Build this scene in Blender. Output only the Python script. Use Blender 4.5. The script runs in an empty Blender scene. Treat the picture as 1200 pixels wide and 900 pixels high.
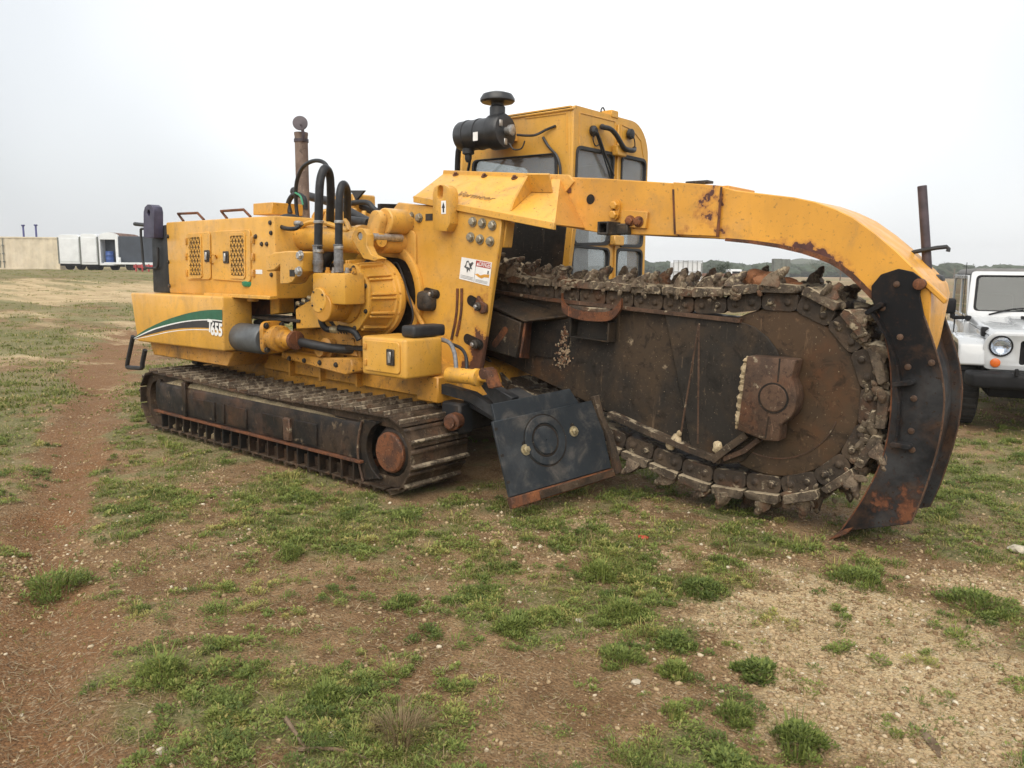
import bpy, bmesh, math, random
import numpy as np
from mathutils import Vector, Matrix
from mathutils.geometry import tessellate_polygon

rnd = random.Random(7)
SC = bpy.context.scene
COL = SC.collection
R = math.radians

# ------------------------------------------------------------------ camera
# world axes follow the machine: +X to its digging end, +Y across it (away from the viewer), Z up, metres
cam_data = bpy.data.cameras.new('camera')
cam = bpy.data.objects.new('camera', cam_data)
COL.objects.link(cam)
cam_data.sensor_width = 36.0
cam_data.lens = 36.0 * 930.0 / 1200.0
cam_data.clip_end = 6000.0
yaw, pitch, roll = R(130.1), R(8.25), R(-0.52)
fwd = Vector((math.cos(yaw) * math.cos(pitch), math.sin(yaw) * math.cos(pitch), -math.sin(pitch)))
right = fwd.cross(Vector((0, 0, 1))).normalized()
down = -right.cross(fwd)
r2 = right * math.cos(roll) + down * math.sin(roll)
d2 = -right * math.sin(roll) + down * math.cos(roll)
cam.matrix_world = Matrix(((r2.x, -d2.x, -fwd.x, 0), (r2.y, -d2.y, -fwd.y, 0), (r2.z, -d2.z, -fwd.z, 1.8), (0, 0, 0, 1)))
SC.camera = cam

# ------------------------------------------------------------------ overcast sky and soft sun
SUN_EL, SUN_AZ = R(52), R(-62)      # azimuth in the XY plane of the direction towards the sun
world = bpy.data.worlds.new('World')
SC.world = world
world.use_nodes = True
wn, wl = world.node_tree.nodes, world.node_tree.links
for n in list(wn):
    wn.remove(n)
w_out = wn.new('ShaderNodeOutputWorld')
sky = wn.new('ShaderNodeTexSky')
sky.sky_type = 'NISHITA'
sky.sun_disc = False
sky.sun_elevation = SUN_EL
sky.sun_rotation = math.pi / 2 - SUN_AZ
sky.air_density, sky.dust_density, sky.ozone_density = 1.0, 6.0, 1.0
bg_sky = wn.new('ShaderNodeBackground')
bg_sky.inputs['Strength'].default_value = 0.02
wl.new(sky.outputs[0], bg_sky.inputs['Color'])
# the closed cloud layer that hides the blue: pale grey with faint, broad tonal drifts
tc = wn.new('ShaderNodeTexCoord')
cn = wn.new('ShaderNodeTexNoise')
cn.inputs['Scale'].default_value = 1.0
cn.inputs['Detail'].default_value = 3.0
cn.inputs['Roughness'].default_value = 0.45
cm = wn.new('ShaderNodeMapping')
cm.inputs['Location'].default_value = (1.0, 0.0, 0.0)
wl.new(tc.outputs['Generated'], cm.inputs['Vector'])
wl.new(cm.outputs[0], cn.inputs['Vector'])
cr = wn.new('ShaderNodeValToRGB')
cr.color_ramp.elements[0].position, cr.color_ramp.elements[1].position = 0.44, 0.70
cr.color_ramp.elements[0].color = (0.54, 0.56, 0.575, 1)
cr.color_ramp.elements[1].color = (1.04, 1.05, 1.05, 1)
wl.new(cn.outputs['Fac'], cr.inputs['Fac'])
bg_cloud = wn.new('ShaderNodeBackground')
bg_cloud.inputs['Strength'].default_value = 0.83
wl.new(cr.outputs['Color'], bg_cloud.inputs['Color'])
w_add = wn.new('ShaderNodeAddShader')
wl.new(bg_sky.outputs[0], w_add.inputs[0])
wl.new(bg_cloud.outputs[0], w_add.inputs[1])
wl.new(w_add.outputs[0], w_out.inputs['Surface'])

sun_data = bpy.data.lights.new('sun', 'SUN')
sun_data.energy = 1.5
sun_data.angle = R(65)
sun_data.color = (1.0, 0.94, 0.84)
sun = bpy.data.objects.new('sun', sun_data)
COL.objects.link(sun)
to_sun = Vector((math.cos(SUN_AZ) * math.cos(SUN_EL), math.sin(SUN_AZ) * math.cos(SUN_EL), math.sin(SUN_EL)))
sun.rotation_euler = to_sun.to_track_quat('Z', 'Y').to_euler()
sun.location = to_sun * 40

vs = SC.view_settings
vs.view_transform = 'Standard'
vs.look = 'None'
vs.exposure = 0.68
vs.gamma = 1.0
vs.use_curve_mapping = False
SC.render.engine = 'CYCLES'
SC.cycles.use_denoising = True
SC.cycles.max_bounces = 6
SC.cycles.transparent_max_bounces = 8

# ------------------------------------------------------------------ material helpers
class Nodes:
    def __init__(self, name):
        self.m = bpy.data.materials.new(name)
        self.m.use_nodes = True
        self.t = self.m.node_tree
        self.n, self.l = self.t.nodes, self.t.links
        self.bsdf = self.n['Principled BSDF']
        self.pos = None
    def put(self, sock, v):
        if isinstance(v, bpy.types.NodeSocket):
            self.l.new(v, sock)
        elif isinstance(v, (tuple, list)):
            sock.default_value = (*v, 1) if len(v) == 3 and sock.type == 'RGBA' else v
        else:
            sock.default_value = v
    def position(self):
        if not self.pos:
            self.pos = self.n.new('ShaderNodeNewGeometry').outputs['Position']
        return self.pos
    def scaled(self, s, vec=None):
        q = self.n.new('ShaderNodeVectorMath')
        q.operation = 'MULTIPLY'
        self.put(q.inputs[0], vec or self.position())
        q.inputs[1].default_value = s
        return q.outputs[0]
    def noise(self, scale, detail=4, rough=0.55, vec=None, dist=0.0):
        q = self.n.new('ShaderNodeTexNoise')
        self.l.new(vec or self.position(), q.inputs['Vector'])
        q.inputs['Scale'].default_value = scale
        q.inputs['Detail'].default_value = detail
        q.inputs['Roughness'].default_value = rough
        q.inputs['Distortion'].default_value = dist
        return q.outputs['Fac']
    def ramp(self, fac, a, b, lo=0.0, hi=1.0):
        q = self.n.new('ShaderNodeMapRange')
        q.interpolation_type = 'SMOOTHSTEP'
        self.put(q.inputs['Value'], fac)
        q.inputs['From Min'].default_value, q.inputs['From Max'].default_value = a, b
        q.inputs['To Min'].default_value, q.inputs['To Max'].default_value = lo, hi
        return q.outputs['Result']
    def math(self, op, a, b=0.0):
        q = self.n.new('ShaderNodeMath')
        q.operation = op
        self.put(q.inputs[0], a)
        self.put(q.inputs[1], b)
        return q.outputs[0]
    def mix(self, fac, a, b, mode='MIX'):
        q = self.n.new('ShaderNodeMix')
        q.data_type = 'RGBA'
        q.blend_type = mode
        self.put(q.inputs[0], fac)
        self.put(q.inputs[6], a)
        self.put(q.inputs[7], b)
        return q.outputs[2]
    def dist(self, p):
        q = self.n.new('ShaderNodeVectorMath')
        q.operation = 'DISTANCE'
        self.l.new(self.position(), q.inputs[0])
        q.inputs[1].default_value = p
        return q.outputs['Value']
    def normal_z(self):
        g = self.n.new('ShaderNodeNewGeometry')
        s = self.n.new('ShaderNodeSeparateXYZ')
        self.l.new(g.outputs['Normal'], s.inputs[0])
        return s.outputs['Z']
    def bump(self, height, strength, distance=0.01):
        q = self.n.new('ShaderNodeBump')
        q.inputs['Strength'].default_value = strength
        q.inputs['Distance'].default_value = distance
        self.l.new(height, q.inputs['Height'])
        self.l.new(q.outputs[0], self.bsdf.inputs['Normal'])
    def done(self, color, rough=0.5, metal=0.0, spec=0.5, coat=0.0):
        self.put(self.bsdf.inputs['Base Color'], color)
        self.put(self.bsdf.inputs['Roughness'], rough)
        self.put(self.bsdf.inputs['Metallic'], metal)
        self.put(self.bsdf.inputs['Specular IOR Level'], spec)
        self.put(self.bsdf.inputs['Coat Weight'], coat)
        return self.m

RUST = (0.085, 0.035, 0.018)

def paint(name, col, rough=0.42, chips=0.0, dirt=0.35, spots=(), chip_col=RUST, streak=0.25, coat=0.15, dirt_col=(0.22, 0.15, 0.08), chip_scale=7.0, soft=0.0):
    k = Nodes(name)
    dark = tuple(c * 0.80 for c in col)
    lite = tuple(min(1.0, c * 1.06) for c in col)
    c = k.mix(k.ramp(k.noise(1.3, 4), 0.3, 0.7), dark, lite)
    st = k.ramp(k.noise(1.0, 5, 0.6, k.scaled((8.0, 8.0, 0.8))), 0.50, 0.75, 0.0, streak)
    c = k.mix(st, c, tuple(a * 0.45 + b * 0.35 for a, b in zip(col, dirt_col)))
    fade = k.ramp(k.noise(1.1, 6, 0.65), 0.48, 0.68, 0.0, 0.42)
    c = k.mix(fade, c, tuple(min(1.0, a * 0.85 + 0.10) for a in col))
    d = k.ramp(k.noise(4.0, 9, 0.70, dist=0.5), 0.48, 0.72, 0.0, dirt)
    c = k.mix(d, c, dirt_col)
    fine = k.ramp(k.noise(40.0, 4, 0.65), 0.60, 0.68, 0.0, dirt * 1.3)
    c = k.mix(fine, c, tuple(a * 0.35 for a in dirt_col))
    rn = k.noise(chip_scale, 9, 0.68)
    val = k.math('ADD', rn, chips - 0.30)
    for (sx, sy, sz, sr, sw) in spots:
        val = k.math('ADD', val, k.ramp(k.dist((sx, sy, sz)), 0.0, sr, sw, 0.0))
    chip = k.ramp(val, 0.42 - soft, 0.445 + soft)
    halo = k.ramp(val, 0.31, 0.43, 0.0, 0.6)
    c = k.mix(halo, c, (0.36, 0.13, 0.03) if col[0] > 0.3 else tuple(q * 0.7 for q in col))
    rc = k.mix(k.noise(30, 4), tuple(q * 0.5 for q in chip_col), tuple(q * 1.9 for q in chip_col))
    c = k.mix(chip, c, rc)
    ro = k.math('ADD', k.ramp(k.noise(9, 5), 0.3, 0.7, rough - 0.08, rough + 0.14), k.math('MULTIPLY', chip, 0.35))
    k.bump(k.math('SUBTRACT', k.math('MULTIPLY', k.noise(3.0, 3), 0.5), k.math('MULTIPLY', chip, 0.15)), 0.10, 0.02)
    return k.done(c, ro, 0.0, 0.45 if col[0] > 0.2 else 0.16, coat)

def rusty(name, c1, c2, c3, mud=0.0, rough=0.7, scale=3.0, mud_col=(0.33, 0.27, 0.185), metal=0.0, bump=0.5, up=0.0, spots=()):
    k = Nodes(name)
    c = k.mix(k.ramp(k.noise(scale, 6, 0.62, dist=0.4), 0.40, 0.60), c1, c2)
    c = k.mix(k.ramp(k.noise(scale * 0.6, 7, 0.66), 0.52, 0.70), c, c3)
    c = k.mix(k.ramp(k.noise(scale * 14, 4, 0.6), 0.60, 0.74, 0.0, 0.6), c, tuple(q * 2.3 for q in c2))
    c = k.mix(k.ramp(k.noise(scale * 5.5, 8, 0.72, dist=0.8), 0.50, 0.66, 0.0, 0.75), c, tuple(q * 0.42 for q in c1))
    scr = k.ramp(k.noise(1.0, 6, 0.7, k.scaled((26.0, 26.0, 3.2))), 0.60, 0.70, 0.0, 0.55)
    c = k.mix(scr, c, tuple(min(1.0, q * 2.6) for q in c2))
    spk = k.ramp(k.noise(75.0, 2, 0.5), 0.70, 0.75, 0.0, 0.8)
    c = k.mix(spk, c, tuple(q * 0.9 for q in mud_col))
    mm = k.math('ADD', k.noise(scale * 2.6, 8, 0.66), mud - 0.5)
    if up:
        mm = k.math('ADD', mm, k.ramp(k.normal_z(), 0.2, 0.95, 0.0, up))
    for (sx, sy, sz, sr, sw) in spots:
        mm = k.math('ADD', mm, k.ramp(k.dist((sx, sy, sz)), 0.0, sr, sw, 0.0))
    mk = k.ramp(mm, 0.04, 0.13)
    mc = k.mix(k.noise(22, 5), tuple(q * 0.72 for q in mud_col), tuple(q * 1.25 for q in mud_col))
    c = k.mix(mk, c, mc)
    k.bump(k.math('ADD', k.math('MULTIPLY', k.noise(38, 6, 0.6), 0.5), k.math('MULTIPLY', mk, 0.8)), bump, 0.008)
    return k.done(c, k.math('ADD', k.math('MULTIPLY', mk, 0.25), k.ramp(k.noise(8, 5), 0.3, 0.7, rough - 0.15, rough + 0.1)), metal, 0.22)

def plain(name, col, rough=0.5, metal=0.0, spec=0.5, var=0.25, coat=0.0, scale=12.0):
    k = Nodes(name)
    c = k.mix(k.ramp(k.noise(scale, 5), 0.3, 0.7), tuple(q * (1 - var) for q in col), tuple(min(1, q * (1 + var)) for q in col))
    k.bump(k.noise(scale * 5, 3), 0.08, 0.004)
    return k.done(c, k.ramp(k.noise(scale * 0.7, 4), 0.3, 0.7, max(0.02, rough - 0.07), rough + 0.07), metal, spec, coat)

def glass(name, tint, clear=0.7, rough=0.03):
    k = Nodes(name)
    k.n.remove(k.bsdf)
    out = [q for q in k.n if q.type == 'OUTPUT_MATERIAL'][0]
    tr = k.n.new('ShaderNodeBsdfTransparent')
    tr.inputs['Color'].default_value = (*tint, 1)
    gl = k.n.new('ShaderNodeBsdfGlossy')
    gl.inputs['Roughness'].default_value = rough
    gl.inputs['Color'].default_value = (0.95, 0.97, 1, 1)
    df = k.n.new('ShaderNodeBsdfDiffuse')
    df.inputs['Color'].default_value = (0.36, 0.38, 0.38, 1)
    lw = k.n.new('ShaderNodeLayerWeight')
    fres = k.math('ADD', k.math('MULTIPLY', k.math('POWER', lw.outputs['Facing'], 4.0), 0.7), 0.045)
    m1 = k.n.new('ShaderNodeMixShader')
    k.put(m1.inputs[0], k.ramp(k.noise(3.0, 5), 0.3, 0.75, (1 - clear) * 0.7, (1 - clear) * 1.2))
    k.l.new(tr.outputs[0], m1.inputs[1])
    k.l.new(df.outputs[0], m1.inputs[2])
    m2 = k.n.new('ShaderNodeMixShader')
    k.l.new(fres, m2.inputs[0])
    k.l.new(m1.outputs[0], m2.inputs[1])
    k.l.new(gl.outputs[0], m2.inputs[2])
    k.l.new(m2.outputs[0], out.inputs['Surface'])
    return k.m

YEL = (0.70, 0.365, 0.050)
M = {}
M['yellow'] = paint('yellow_paint', YEL, chips=0.0, dirt=0.55, streak=0.45)
M['yellow_clean'] = paint('yellow_paint_clean', YEL, chips=-0.03, dirt=0.38, streak=0.40)
M['yellow_low'] = paint('yellow_paint_grimy', (0.56, 0.26, 0.026), chips=0.02, dirt=0.8, streak=0.6, dirt_col=(0.10, 0.055, 0.02), rough=0.55)
M['panel'] = paint('yellow_paint_panel', YEL, chips=-0.03, dirt=0.38, streak=0.42, spots=[
    (*(-4.599, 5.000, 1.533), 0.22, 0.25), (*(-4.538, 5.000, 1.187), 0.26, 0.32), (*(-4.677, 5.000, 0.940), 0.34, 0.30), (*(-5.181, 5.000, 1.567), 0.15, 0.22),
    (*(-4.904, 5.000, 1.238), 0.25, 0.22), (*(-4.498, 5.000, 1.007), 0.22, 0.28), (*(-4.352, 5.000, 1.905), 0.12, 0.20)])
M['arm'] = paint('yellow_paint_arm', (0.70, 0.335, 0.040), chips=-0.025, dirt=0.36, streak=0.22, spots=[
    (*(-2.640, 5.420, 2.361), 0.26, 0.18), (*(-2.731, 5.420, 2.323), 0.20, 0.16), (*(-2.653, 5.420, 2.090), 0.18, 0.21), (*(-2.935, 5.420, 2.084), 0.14, 0.22), (*(-3.752, 5.420, 2.366), 0.11, 0.20),
    (*(-3.798, 5.420, 2.510), 0.12, 0.12), (*(-2.070, 5.420, 1.962), 0.16, 0.26), (*(-1.952, 5.420, 1.921), 0.16, 0.28), (*(-1.836, 5.420, 1.870), 0.16, 0.28), (*(-1.721, 5.420, 1.793), 0.16, 0.26), (*(-2.221, 5.420, 1.987), 0.14, 0.20),
    (*(-1.595, 5.420, 1.674), 0.20, 0.19), (*(-3.556, 5.420, 2.098), 0.14, 0.14), (*(-2.792, 5.420, 2.179), 0.12, 0.11), (*(-1.255, 5.420, 1.719), 0.14, 0.12)], chip_col=(0.075, 0.028, 0.022))
M['shell'] = paint('black_paint_shell', (0.030, 0.033, 0.036), chips=-0.08, dirt=0.3, rough=0.5, dirt_col=(0.10, 0.09, 0.08), coat=0.05)
M['black'] = paint('black_paint_worn', (0.022, 0.023, 0.025), chips=0.0, dirt=0.45, rough=0.5, dirt_col=(0.11, 0.08, 0.055), chip_col=(0.10, 0.04, 0.02), coat=0.05)
M['shoe'] = paint('black_paint_shoe', (0.009, 0.009, 0.010), chips=0.01, dirt=0.85, rough=0.5, dirt_col=(0.075, 0.040, 0.022), chip_col=(0.12, 0.048, 0.024), streak=0.7, coat=0.0, soft=0.07, spots=[
    (*(-1.256, 5.420, 0.270), 0.34, 0.24), (*(-1.139, 5.420, 0.517), 0.22, 0.13), (*(-1.416, 5.420, 0.468), 0.25, 0.08), (*(-1.131, 5.420, 1.224), 0.16, 0.09), (*(-1.347, 5.420, 1.637), 0.3, 0.05)], chip_scale=11.0)
M['charcoal'] = paint('charcoal_paint', (0.026, 0.031, 0.036), chips=-0.02, dirt=0.55, rough=0.5, dirt_col=(0.15, 0.13, 0.11), chip_col=(0.22, 0.12, 0.09), coat=0.0, chip_scale=12.0)
M['boom'] = rusty('boom_steel', (0.026, 0.022, 0.018), (0.058, 0.039, 0.024), (0.105, 0.050, 0.021), mud=-0.10, rough=0.55, scale=1.7, bump=0.35, mud_col=(0.30, 0.23, 0.15), spots=[(*(-4.029, 5.460, 1.176), 0.13, 0.22), (*(-4.053, 5.460, 1.027), 0.12, 0.16), (*(-4.498, 5.220, 1.213), 0.10, 0.10)])
M['drum'] = rusty('drum_steel', (0.046, 0.032, 0.020), (0.072, 0.044, 0.025), (0.110, 0.047, 0.020), mud=-0.14, rough=0.5, scale=1.5, bump=0.25)
M['bearing'] = rusty('bearing_steel', (0.066, 0.041, 0.028), (0.105, 0.062, 0.040), (0.125, 0.056, 0.030), mud=-0.06, rough=0.6, scale=5, bump=0.4)
M['rust'] = rusty('rusty_iron', (0.075, 0.038, 0.025), (0.16, 0.062, 0.028), (0.24, 0.088, 0.034), mud=-0.12, scale=7)
M['chain'] = rusty('chain_steel', (0.042, 0.032, 0.024), (0.080, 0.056, 0.037), (0.10, 0.050, 0.027), mud=-0.05, scale=4, up=0.10, bump=0.8)
M['pad'] = rusty('mud_caked_pad', (0.062, 0.047, 0.034), (0.150, 0.115, 0.080), (0.13, 0.062, 0.034), mud=0.0, scale=5.5, up=0.16, bump=1.0, mud_col=(0.34, 0.275, 0.185))
M['cutter'] = rusty('cutter_steel', (0.070, 0.050, 0.036), (0.20, 0.150, 0.102), (0.16, 0.075, 0.040), mud=0.0, scale=7, up=0.12, bump=1.0)
M['track'] = rusty('track_steel', (0.034, 0.023, 0.015), (0.078, 0.051, 0.032), (0.10, 0.050, 0.026), mud=-0.06, scale=4.5, up=0.02, mud_col=(0.20, 0.155, 0.10), bump=0.9, rough=0.6)
M['grouser'] = rusty('track_grouser_steel', (0.075, 0.056, 0.040), (0.18, 0.140, 0.098), (0.13, 0.075, 0.045), mud=0.03, scale=6, up=0.05, mud_col=(0.30, 0.245, 0.17), bump=0.9, rough=0.5)
M['track_frame'] = rusty('track_frame_steel', (0.012, 0.011, 0.010), (0.040, 0.026, 0.017), (0.085, 0.042, 0.023), mud=-0.08, scale=2.2, rough=0.55, bump=0.4, mud_col=(0.13, 0.095, 0.06), spots=[(-5.2, 4.05, 0.55, 0.6, 0.06)])
M['mud'] = rusty('dry_mud', (0.21, 0.17, 0.10), (0.30, 0.24, 0.15), (0.17, 0.12, 0.07), mud=0.0, scale=8, bump=1.0, rough=0.9)
M['weld'] = rusty('dried_clay', (0.34, 0.26, 0.155), (0.48, 0.38, 0.24), (0.38, 0.27, 0.15), mud=-0.05, scale=14, bump=1.0, rough=0.9)
M['clay'] = rusty('packed_clay', (0.080, 0.060, 0.041), (0.160, 0.122, 0.082), (0.13, 0.070, 0.040), mud=-0.03, scale=6, up=0.14, bump=1.0, rough=0.85, mud_col=(0.36, 0.295, 0.20))
M['splash'] = rusty('splashed_clay', (0.14, 0.060, 0.03), (0.34, 0.25, 0.16), (0.10, 0.05, 0.03), mud=0.02, scale=16, bump=1.0, rough=0.9, mud_col=(0.50, 0.42, 0.29))
M['interior'] = rusty('oily_shaded_interior', (0.014, 0.012, 0.010), (0.030, 0.022, 0.016), (0.05, 0.03, 0.018), mud=-0.16, scale=3, rough=0.6)  # oily steel; on flat discs and sheets it paints the shade of openings
M['engine'] = rusty('greasy_engine', (0.028, 0.026, 0.024), (0.060, 0.050, 0.040), (0.10, 0.07, 0.045), mud=-0.1, scale=6, rough=0.5)
M['tank'] = plain('grey_cylinder_paint', (0.085, 0.092, 0.096), 0.38, var=0.2)
M['rubber'] = plain('black_rubber', (0.020, 0.020, 0.021), 0.55, var=0.3)
M['hose'] = plain('hose_rubber', (0.022, 0.023, 0.025), 0.45, spec=0.3, var=0.25, scale=20)
M['sleeve'] = plain('hose_sleeve', (0.16, 0.16, 0.165), 0.5, var=0.3, scale=40)
M['steel'] = plain('bright_steel', (0.42, 0.41, 0.39), 0.35, 0.7, var=0.3, scale=30)
M['bolt'] = rusty('zinc_bolt', (0.36, 0.32, 0.24), (0.27, 0.25, 0.20), (0.17, 0.13, 0.08), mud=-0.1, scale=20, rough=0.4, metal=0.5, bump=0.2)
M['brass'] = plain('zinc_yellow_bolt', (0.36, 0.30, 0.18), 0.42, 0.5, var=0.3, scale=30)
M['stack'] = rusty('exhaust_steel', (0.175, 0.130, 0.108), (0.235, 0.180, 0.150), (0.14, 0.095, 0.075), mud=-0.1, scale=3, rough=0.65, bump=0.3, mud_col=(0.30, 0.24, 0.2))
M['mast'] = plain('mast_paint', (0.055, 0.040, 0.048), 0.5, var=0.35)
M['purple'] = plain('dark_violet_paint', (0.048, 0.044, 0.078), 0.5, var=0.25)
M['filter'] = plain('black_plastic', (0.024, 0.025, 0.027), 0.36, var=0.25)
M['white'] = plain('white_decal', (0.78, 0.78, 0.76), 0.45, var=0.06)
M['green'] = plain('green_decal', (0.018, 0.115, 0.062), 0.4, var=0.12)
M['decal_black'] = plain('black_decal', (0.028, 0.028, 0.032), 0.4, var=0.12)
M['red'] = plain('red_decal', (0.42, 0.045, 0.030), 0.45, var=0.1)
M['orange'] = plain('orange_decal', (0.62, 0.30, 0.04), 0.5, var=0.1)
M['cap'] = plain('green_cap', (0.035, 0.23, 0.12), 0.45, var=0.2)
M['faded'] = plain('faded_lettering', (0.30, 0.17, 0.05), 0.6, var=0.5, scale=25)
M['mirror'] = plain('mirror_glass', (0.8, 0.82, 0.84), 0.08, 0.9, var=0.05)
M['grille_brown'] = plain('vent_backing', (0.17, 0.105, 0.035), 0.7, var=0.4, scale=25)
M['cab_glass'] = glass('cab_glass', (0.90, 0.92, 0.92), 0.72)
M['cab_inside'] = plain('cab_trim', (0.36, 0.36, 0.35), 0.7, var=0.2)

# ------------------------------------------------------------------ mesh helpers
def link(o, parent=None, local=False):
    COL.objects.link(o)
    if parent is not None:
        o.parent = parent
        if not local and not parent.get('local_space'):
            o.matrix_parent_inverse = parent.matrix_basis.inverted()
    return o

def fin(name, bm, mat, parent=None, bev=0.0, seg=1, sm=38, merge=True):
    if merge:
        bmesh.ops.remove_doubles(bm, verts=bm.verts, dist=1e-5)
    bmesh.ops.recalc_face_normals(bm, faces=bm.faces)
    if bev > 0:
        es = [e for e in bm.edges if len(e.link_faces) == 2 and e.calc_face_angle(0) > R(28)]
        if es:
            bmesh.ops.bevel(bm, geom=es, offset=bev, segments=seg, profile=0.5, affect='EDGES', clamp_overlap=True)
    lim = R(sm)
    for f in bm.faces:
        f.smooth = True
    for e in bm.edges:
        e.smooth = len(e.link_faces) == 2 and e.calc_face_angle(0) < lim
    me = bpy.data.meshes.new(name)
    bm.to_mesh(me)
    bm.free()
    if mat is not None:
        for m in (mat if isinstance(mat, (list, tuple)) else [mat]):
            me.materials.append(M[m] if isinstance(m, str) else m)
    o = bpy.data.objects.new(name, me)
    return link(o, parent)

def newbm():
    return bmesh.new()

def bbox(bm, x0, x1, y0, y1, z0, z1):
    v = [bm.verts.new((x, y, z)) for x in (x0, x1) for y in (y0, y1) for z in (z0, z1)]
    for f in ((0, 1, 3, 2), (4, 6, 7, 5), (0, 4, 5, 1), (2, 3, 7, 6), (0, 2, 6, 4), (1, 5, 7, 3)):
        bm.faces.new([v[i] for i in f])
    return v

def to3(axis, a, b, t):
    return (a, t, b) if axis == 'y' else (t, a, b) if axis == 'x' else (a, b, t)

def bplate(bm, loops, axis, t0, t1):
    """flat plate with holes: loops[0] is the outline, the rest are holes (all 2-D)"""
    tris = tessellate_polygon([[Vector((p[0], p[1], 0)) for p in lp] for lp in loops])
    flat = [p for lp in loops for p in lp]
    A = [bm.verts.new(to3(axis, p[0], p[1], t0)) for p in flat]
    B = [bm.verts.new(to3(axis, p[0], p[1], t1)) for p in flat]
    for t in tris:
        try:
            bm.faces.new([A[i] for i in t])
            bm.faces.new([B[i] for i in reversed(t)])
        except ValueError:
            pass
    o = 0
    for lp in loops:
        n = len(lp)
        for i in range(n):
            j = (i + 1) % n
            bm.faces.new((A[o + i], A[o + j], B[o + j], B[o + i]))
        o += n

def bprism(bm, pts, axis, t0, t1):
    A = [bm.verts.new(to3(axis, p[0], p[1], t0)) for p in pts]
    B = [bm.verts.new(to3(axis, p[0], p[1], t1)) for p in pts]
    bm.faces.new(A)
    bm.faces.new(list(reversed(B)))
    n = len(pts)
    for i in range(n):
        j = (i + 1) % n
        bm.faces.new((A[i], A[j], B[j], B[i]))
    return A, B

def frame_of(d):
    d = Vector(d).normalized()
    u = d.orthogonal().normalized()
    if abs(d.y) > 0.99:
        u = Vector((1, 0, 0))
    elif abs(d.x) > 0.99:
        u = Vector((0, 1, 0))
    elif abs(d.z) > 0.99:
        u = Vector((1, 0, 0))
    return u, d.cross(u).normalized(), d

def blathe(bm, origin, direction, prof, seg=24, cap=True, phase=0.0):
    """prof: list of (radius, distance along direction)"""
    u, w, d = frame_of(direction)
    o = Vector(origin)
    rings = []
    for (r, t) in prof:
        rings.append([bm.verts.new(o + d * t + (u * math.cos(a) + w * math.sin(a)) * max(r, 1e-4)) for a in [phase + 2 * math.pi * i / seg for i in range(seg)]])
    for a, b in zip(rings, rings[1:]):
        for i in range(seg):
            j = (i + 1) % seg
            bm.faces.new((a[i], a[j], b[j], b[i]))
    if cap:
        bm.faces.new(list(reversed(rings[0])))
        bm.faces.new(rings[-1])

def bcyl(bm, p0, p1, r, seg=16):
    p0, p1 = Vector(p0), Vector(p1)
    blathe(bm, p0, p1 - p0, [(r, 0), (r, (p1 - p0).length)], seg)

def spline(pts, n=6):
    P = [Vector(p) for p in pts]
    if n <= 1 or len(P) < 3:
        return P
    out = []
    for i in range(len(P) - 1):
        a, b, c, d = P[max(i - 1, 0)], P[i], P[i + 1], P[min(i + 2, len(P) - 1)]
        for k in range(n):
            t = k / n
            out.append(0.5 * ((2 * b) + (c - a) * t + (2 * a - 5 * b + 4 * c - d) * t * t + (3 * b - 3 * c + d - a) * t ** 3))
    out.append(P[-1])
    return out

def btube(bm, pts, r, seg=10, n=6, radii=None):
    P = spline(pts, n)
    T = [(P[min(i + 1, len(P) - 1)] - P[max(i - 1, 0)]).normalized() for i in range(len(P))]
    u = T[0].orthogonal().normalized()
    rings = []
    for i, p in enumerate(P):
        u = (u - T[i] * u.dot(T[i])).normalized()
        w = T[i].cross(u)
        rr = radii(i / (len(P) - 1)) if radii else r
        rings.append([bm.verts.new(p + (u * math.cos(a) + w * math.sin(a)) * rr) for a in [2 * math.pi * k / seg for k in range(seg)]])
    for a, b in zip(rings, rings[1:]):
        for k in range(seg):
            j = (k + 1) % seg
            bm.faces.new((a[k], a[j], b[j], b[k]))
    bm.faces.new(list(reversed(rings[0])))
    bm.faces.new(rings[-1])

def bslab(bm, pts, th):
    """polygon in space, thickened by th along its normal"""
    P = [Vector(p) for p in pts]
    nrm = Vector((0, 0, 0))
    for i in range(len(P)):
        a, b = P[i], P[(i + 1) % len(P)]
        nrm += Vector(((a.y - b.y) * (a.z + b.z), (a.z - b.z) * (a.x + b.x), (a.x - b.x) * (a.y + b.y)))
    nrm.normalize()
    A = [bm.verts.new(p) for p in P]
    B = [bm.verts.new(p + nrm * th) for p in P]
    bm.faces.new(A)
    bm.faces.new(list(reversed(B)))
    for i in range(len(P)):
        j = (i + 1) % len(P)
        bm.faces.new((A[i], A[j], B[j], B[i]))

def box(name, x0, x1, y0, y1, z0, z1, mat, parent=None, bev=0.008, seg=1):
    bm = newbm()
    bbox(bm, x0, x1, y0, y1, z0, z1)
    return fin(name, bm, mat, parent, bev, seg)

def prism(name, pts, axis, t0, t1, mat, parent=None, bev=0.008, seg=1, sm=38):
    bm = newbm()
    bprism(bm, pts, axis, t0, t1)
    return fin(name, bm, mat, parent, bev, seg, sm)

def plate(name, loops, axis, t0, t1, mat, parent=None, bev=0.004, seg=1):
    bm = newbm()
    bplate(bm, loops, axis, t0, t1)
    return fin(name, bm, mat, parent, bev, seg)

def tube(name, pts, r, mat, parent=None, seg=10, n=6):
    bm = newbm()
    btube(bm, pts, r, seg, n)
    return fin(name, bm, mat, parent)

def cyl(name, p0, p1, r, mat, parent=None, seg=24, bev=0.006):
    bm = newbm()
    bcyl(bm, p0, p1, r, seg)
    return fin(name, bm, mat, parent, bev)

def lathe(name, origin, direction, prof, mat, parent=None, seg=28, bev=0.0, phase=0.0):
    bm = newbm()
    blathe(bm, origin, direction, prof, seg, True, phase)
    return fin(name, bm, mat, parent, bev)

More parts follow.
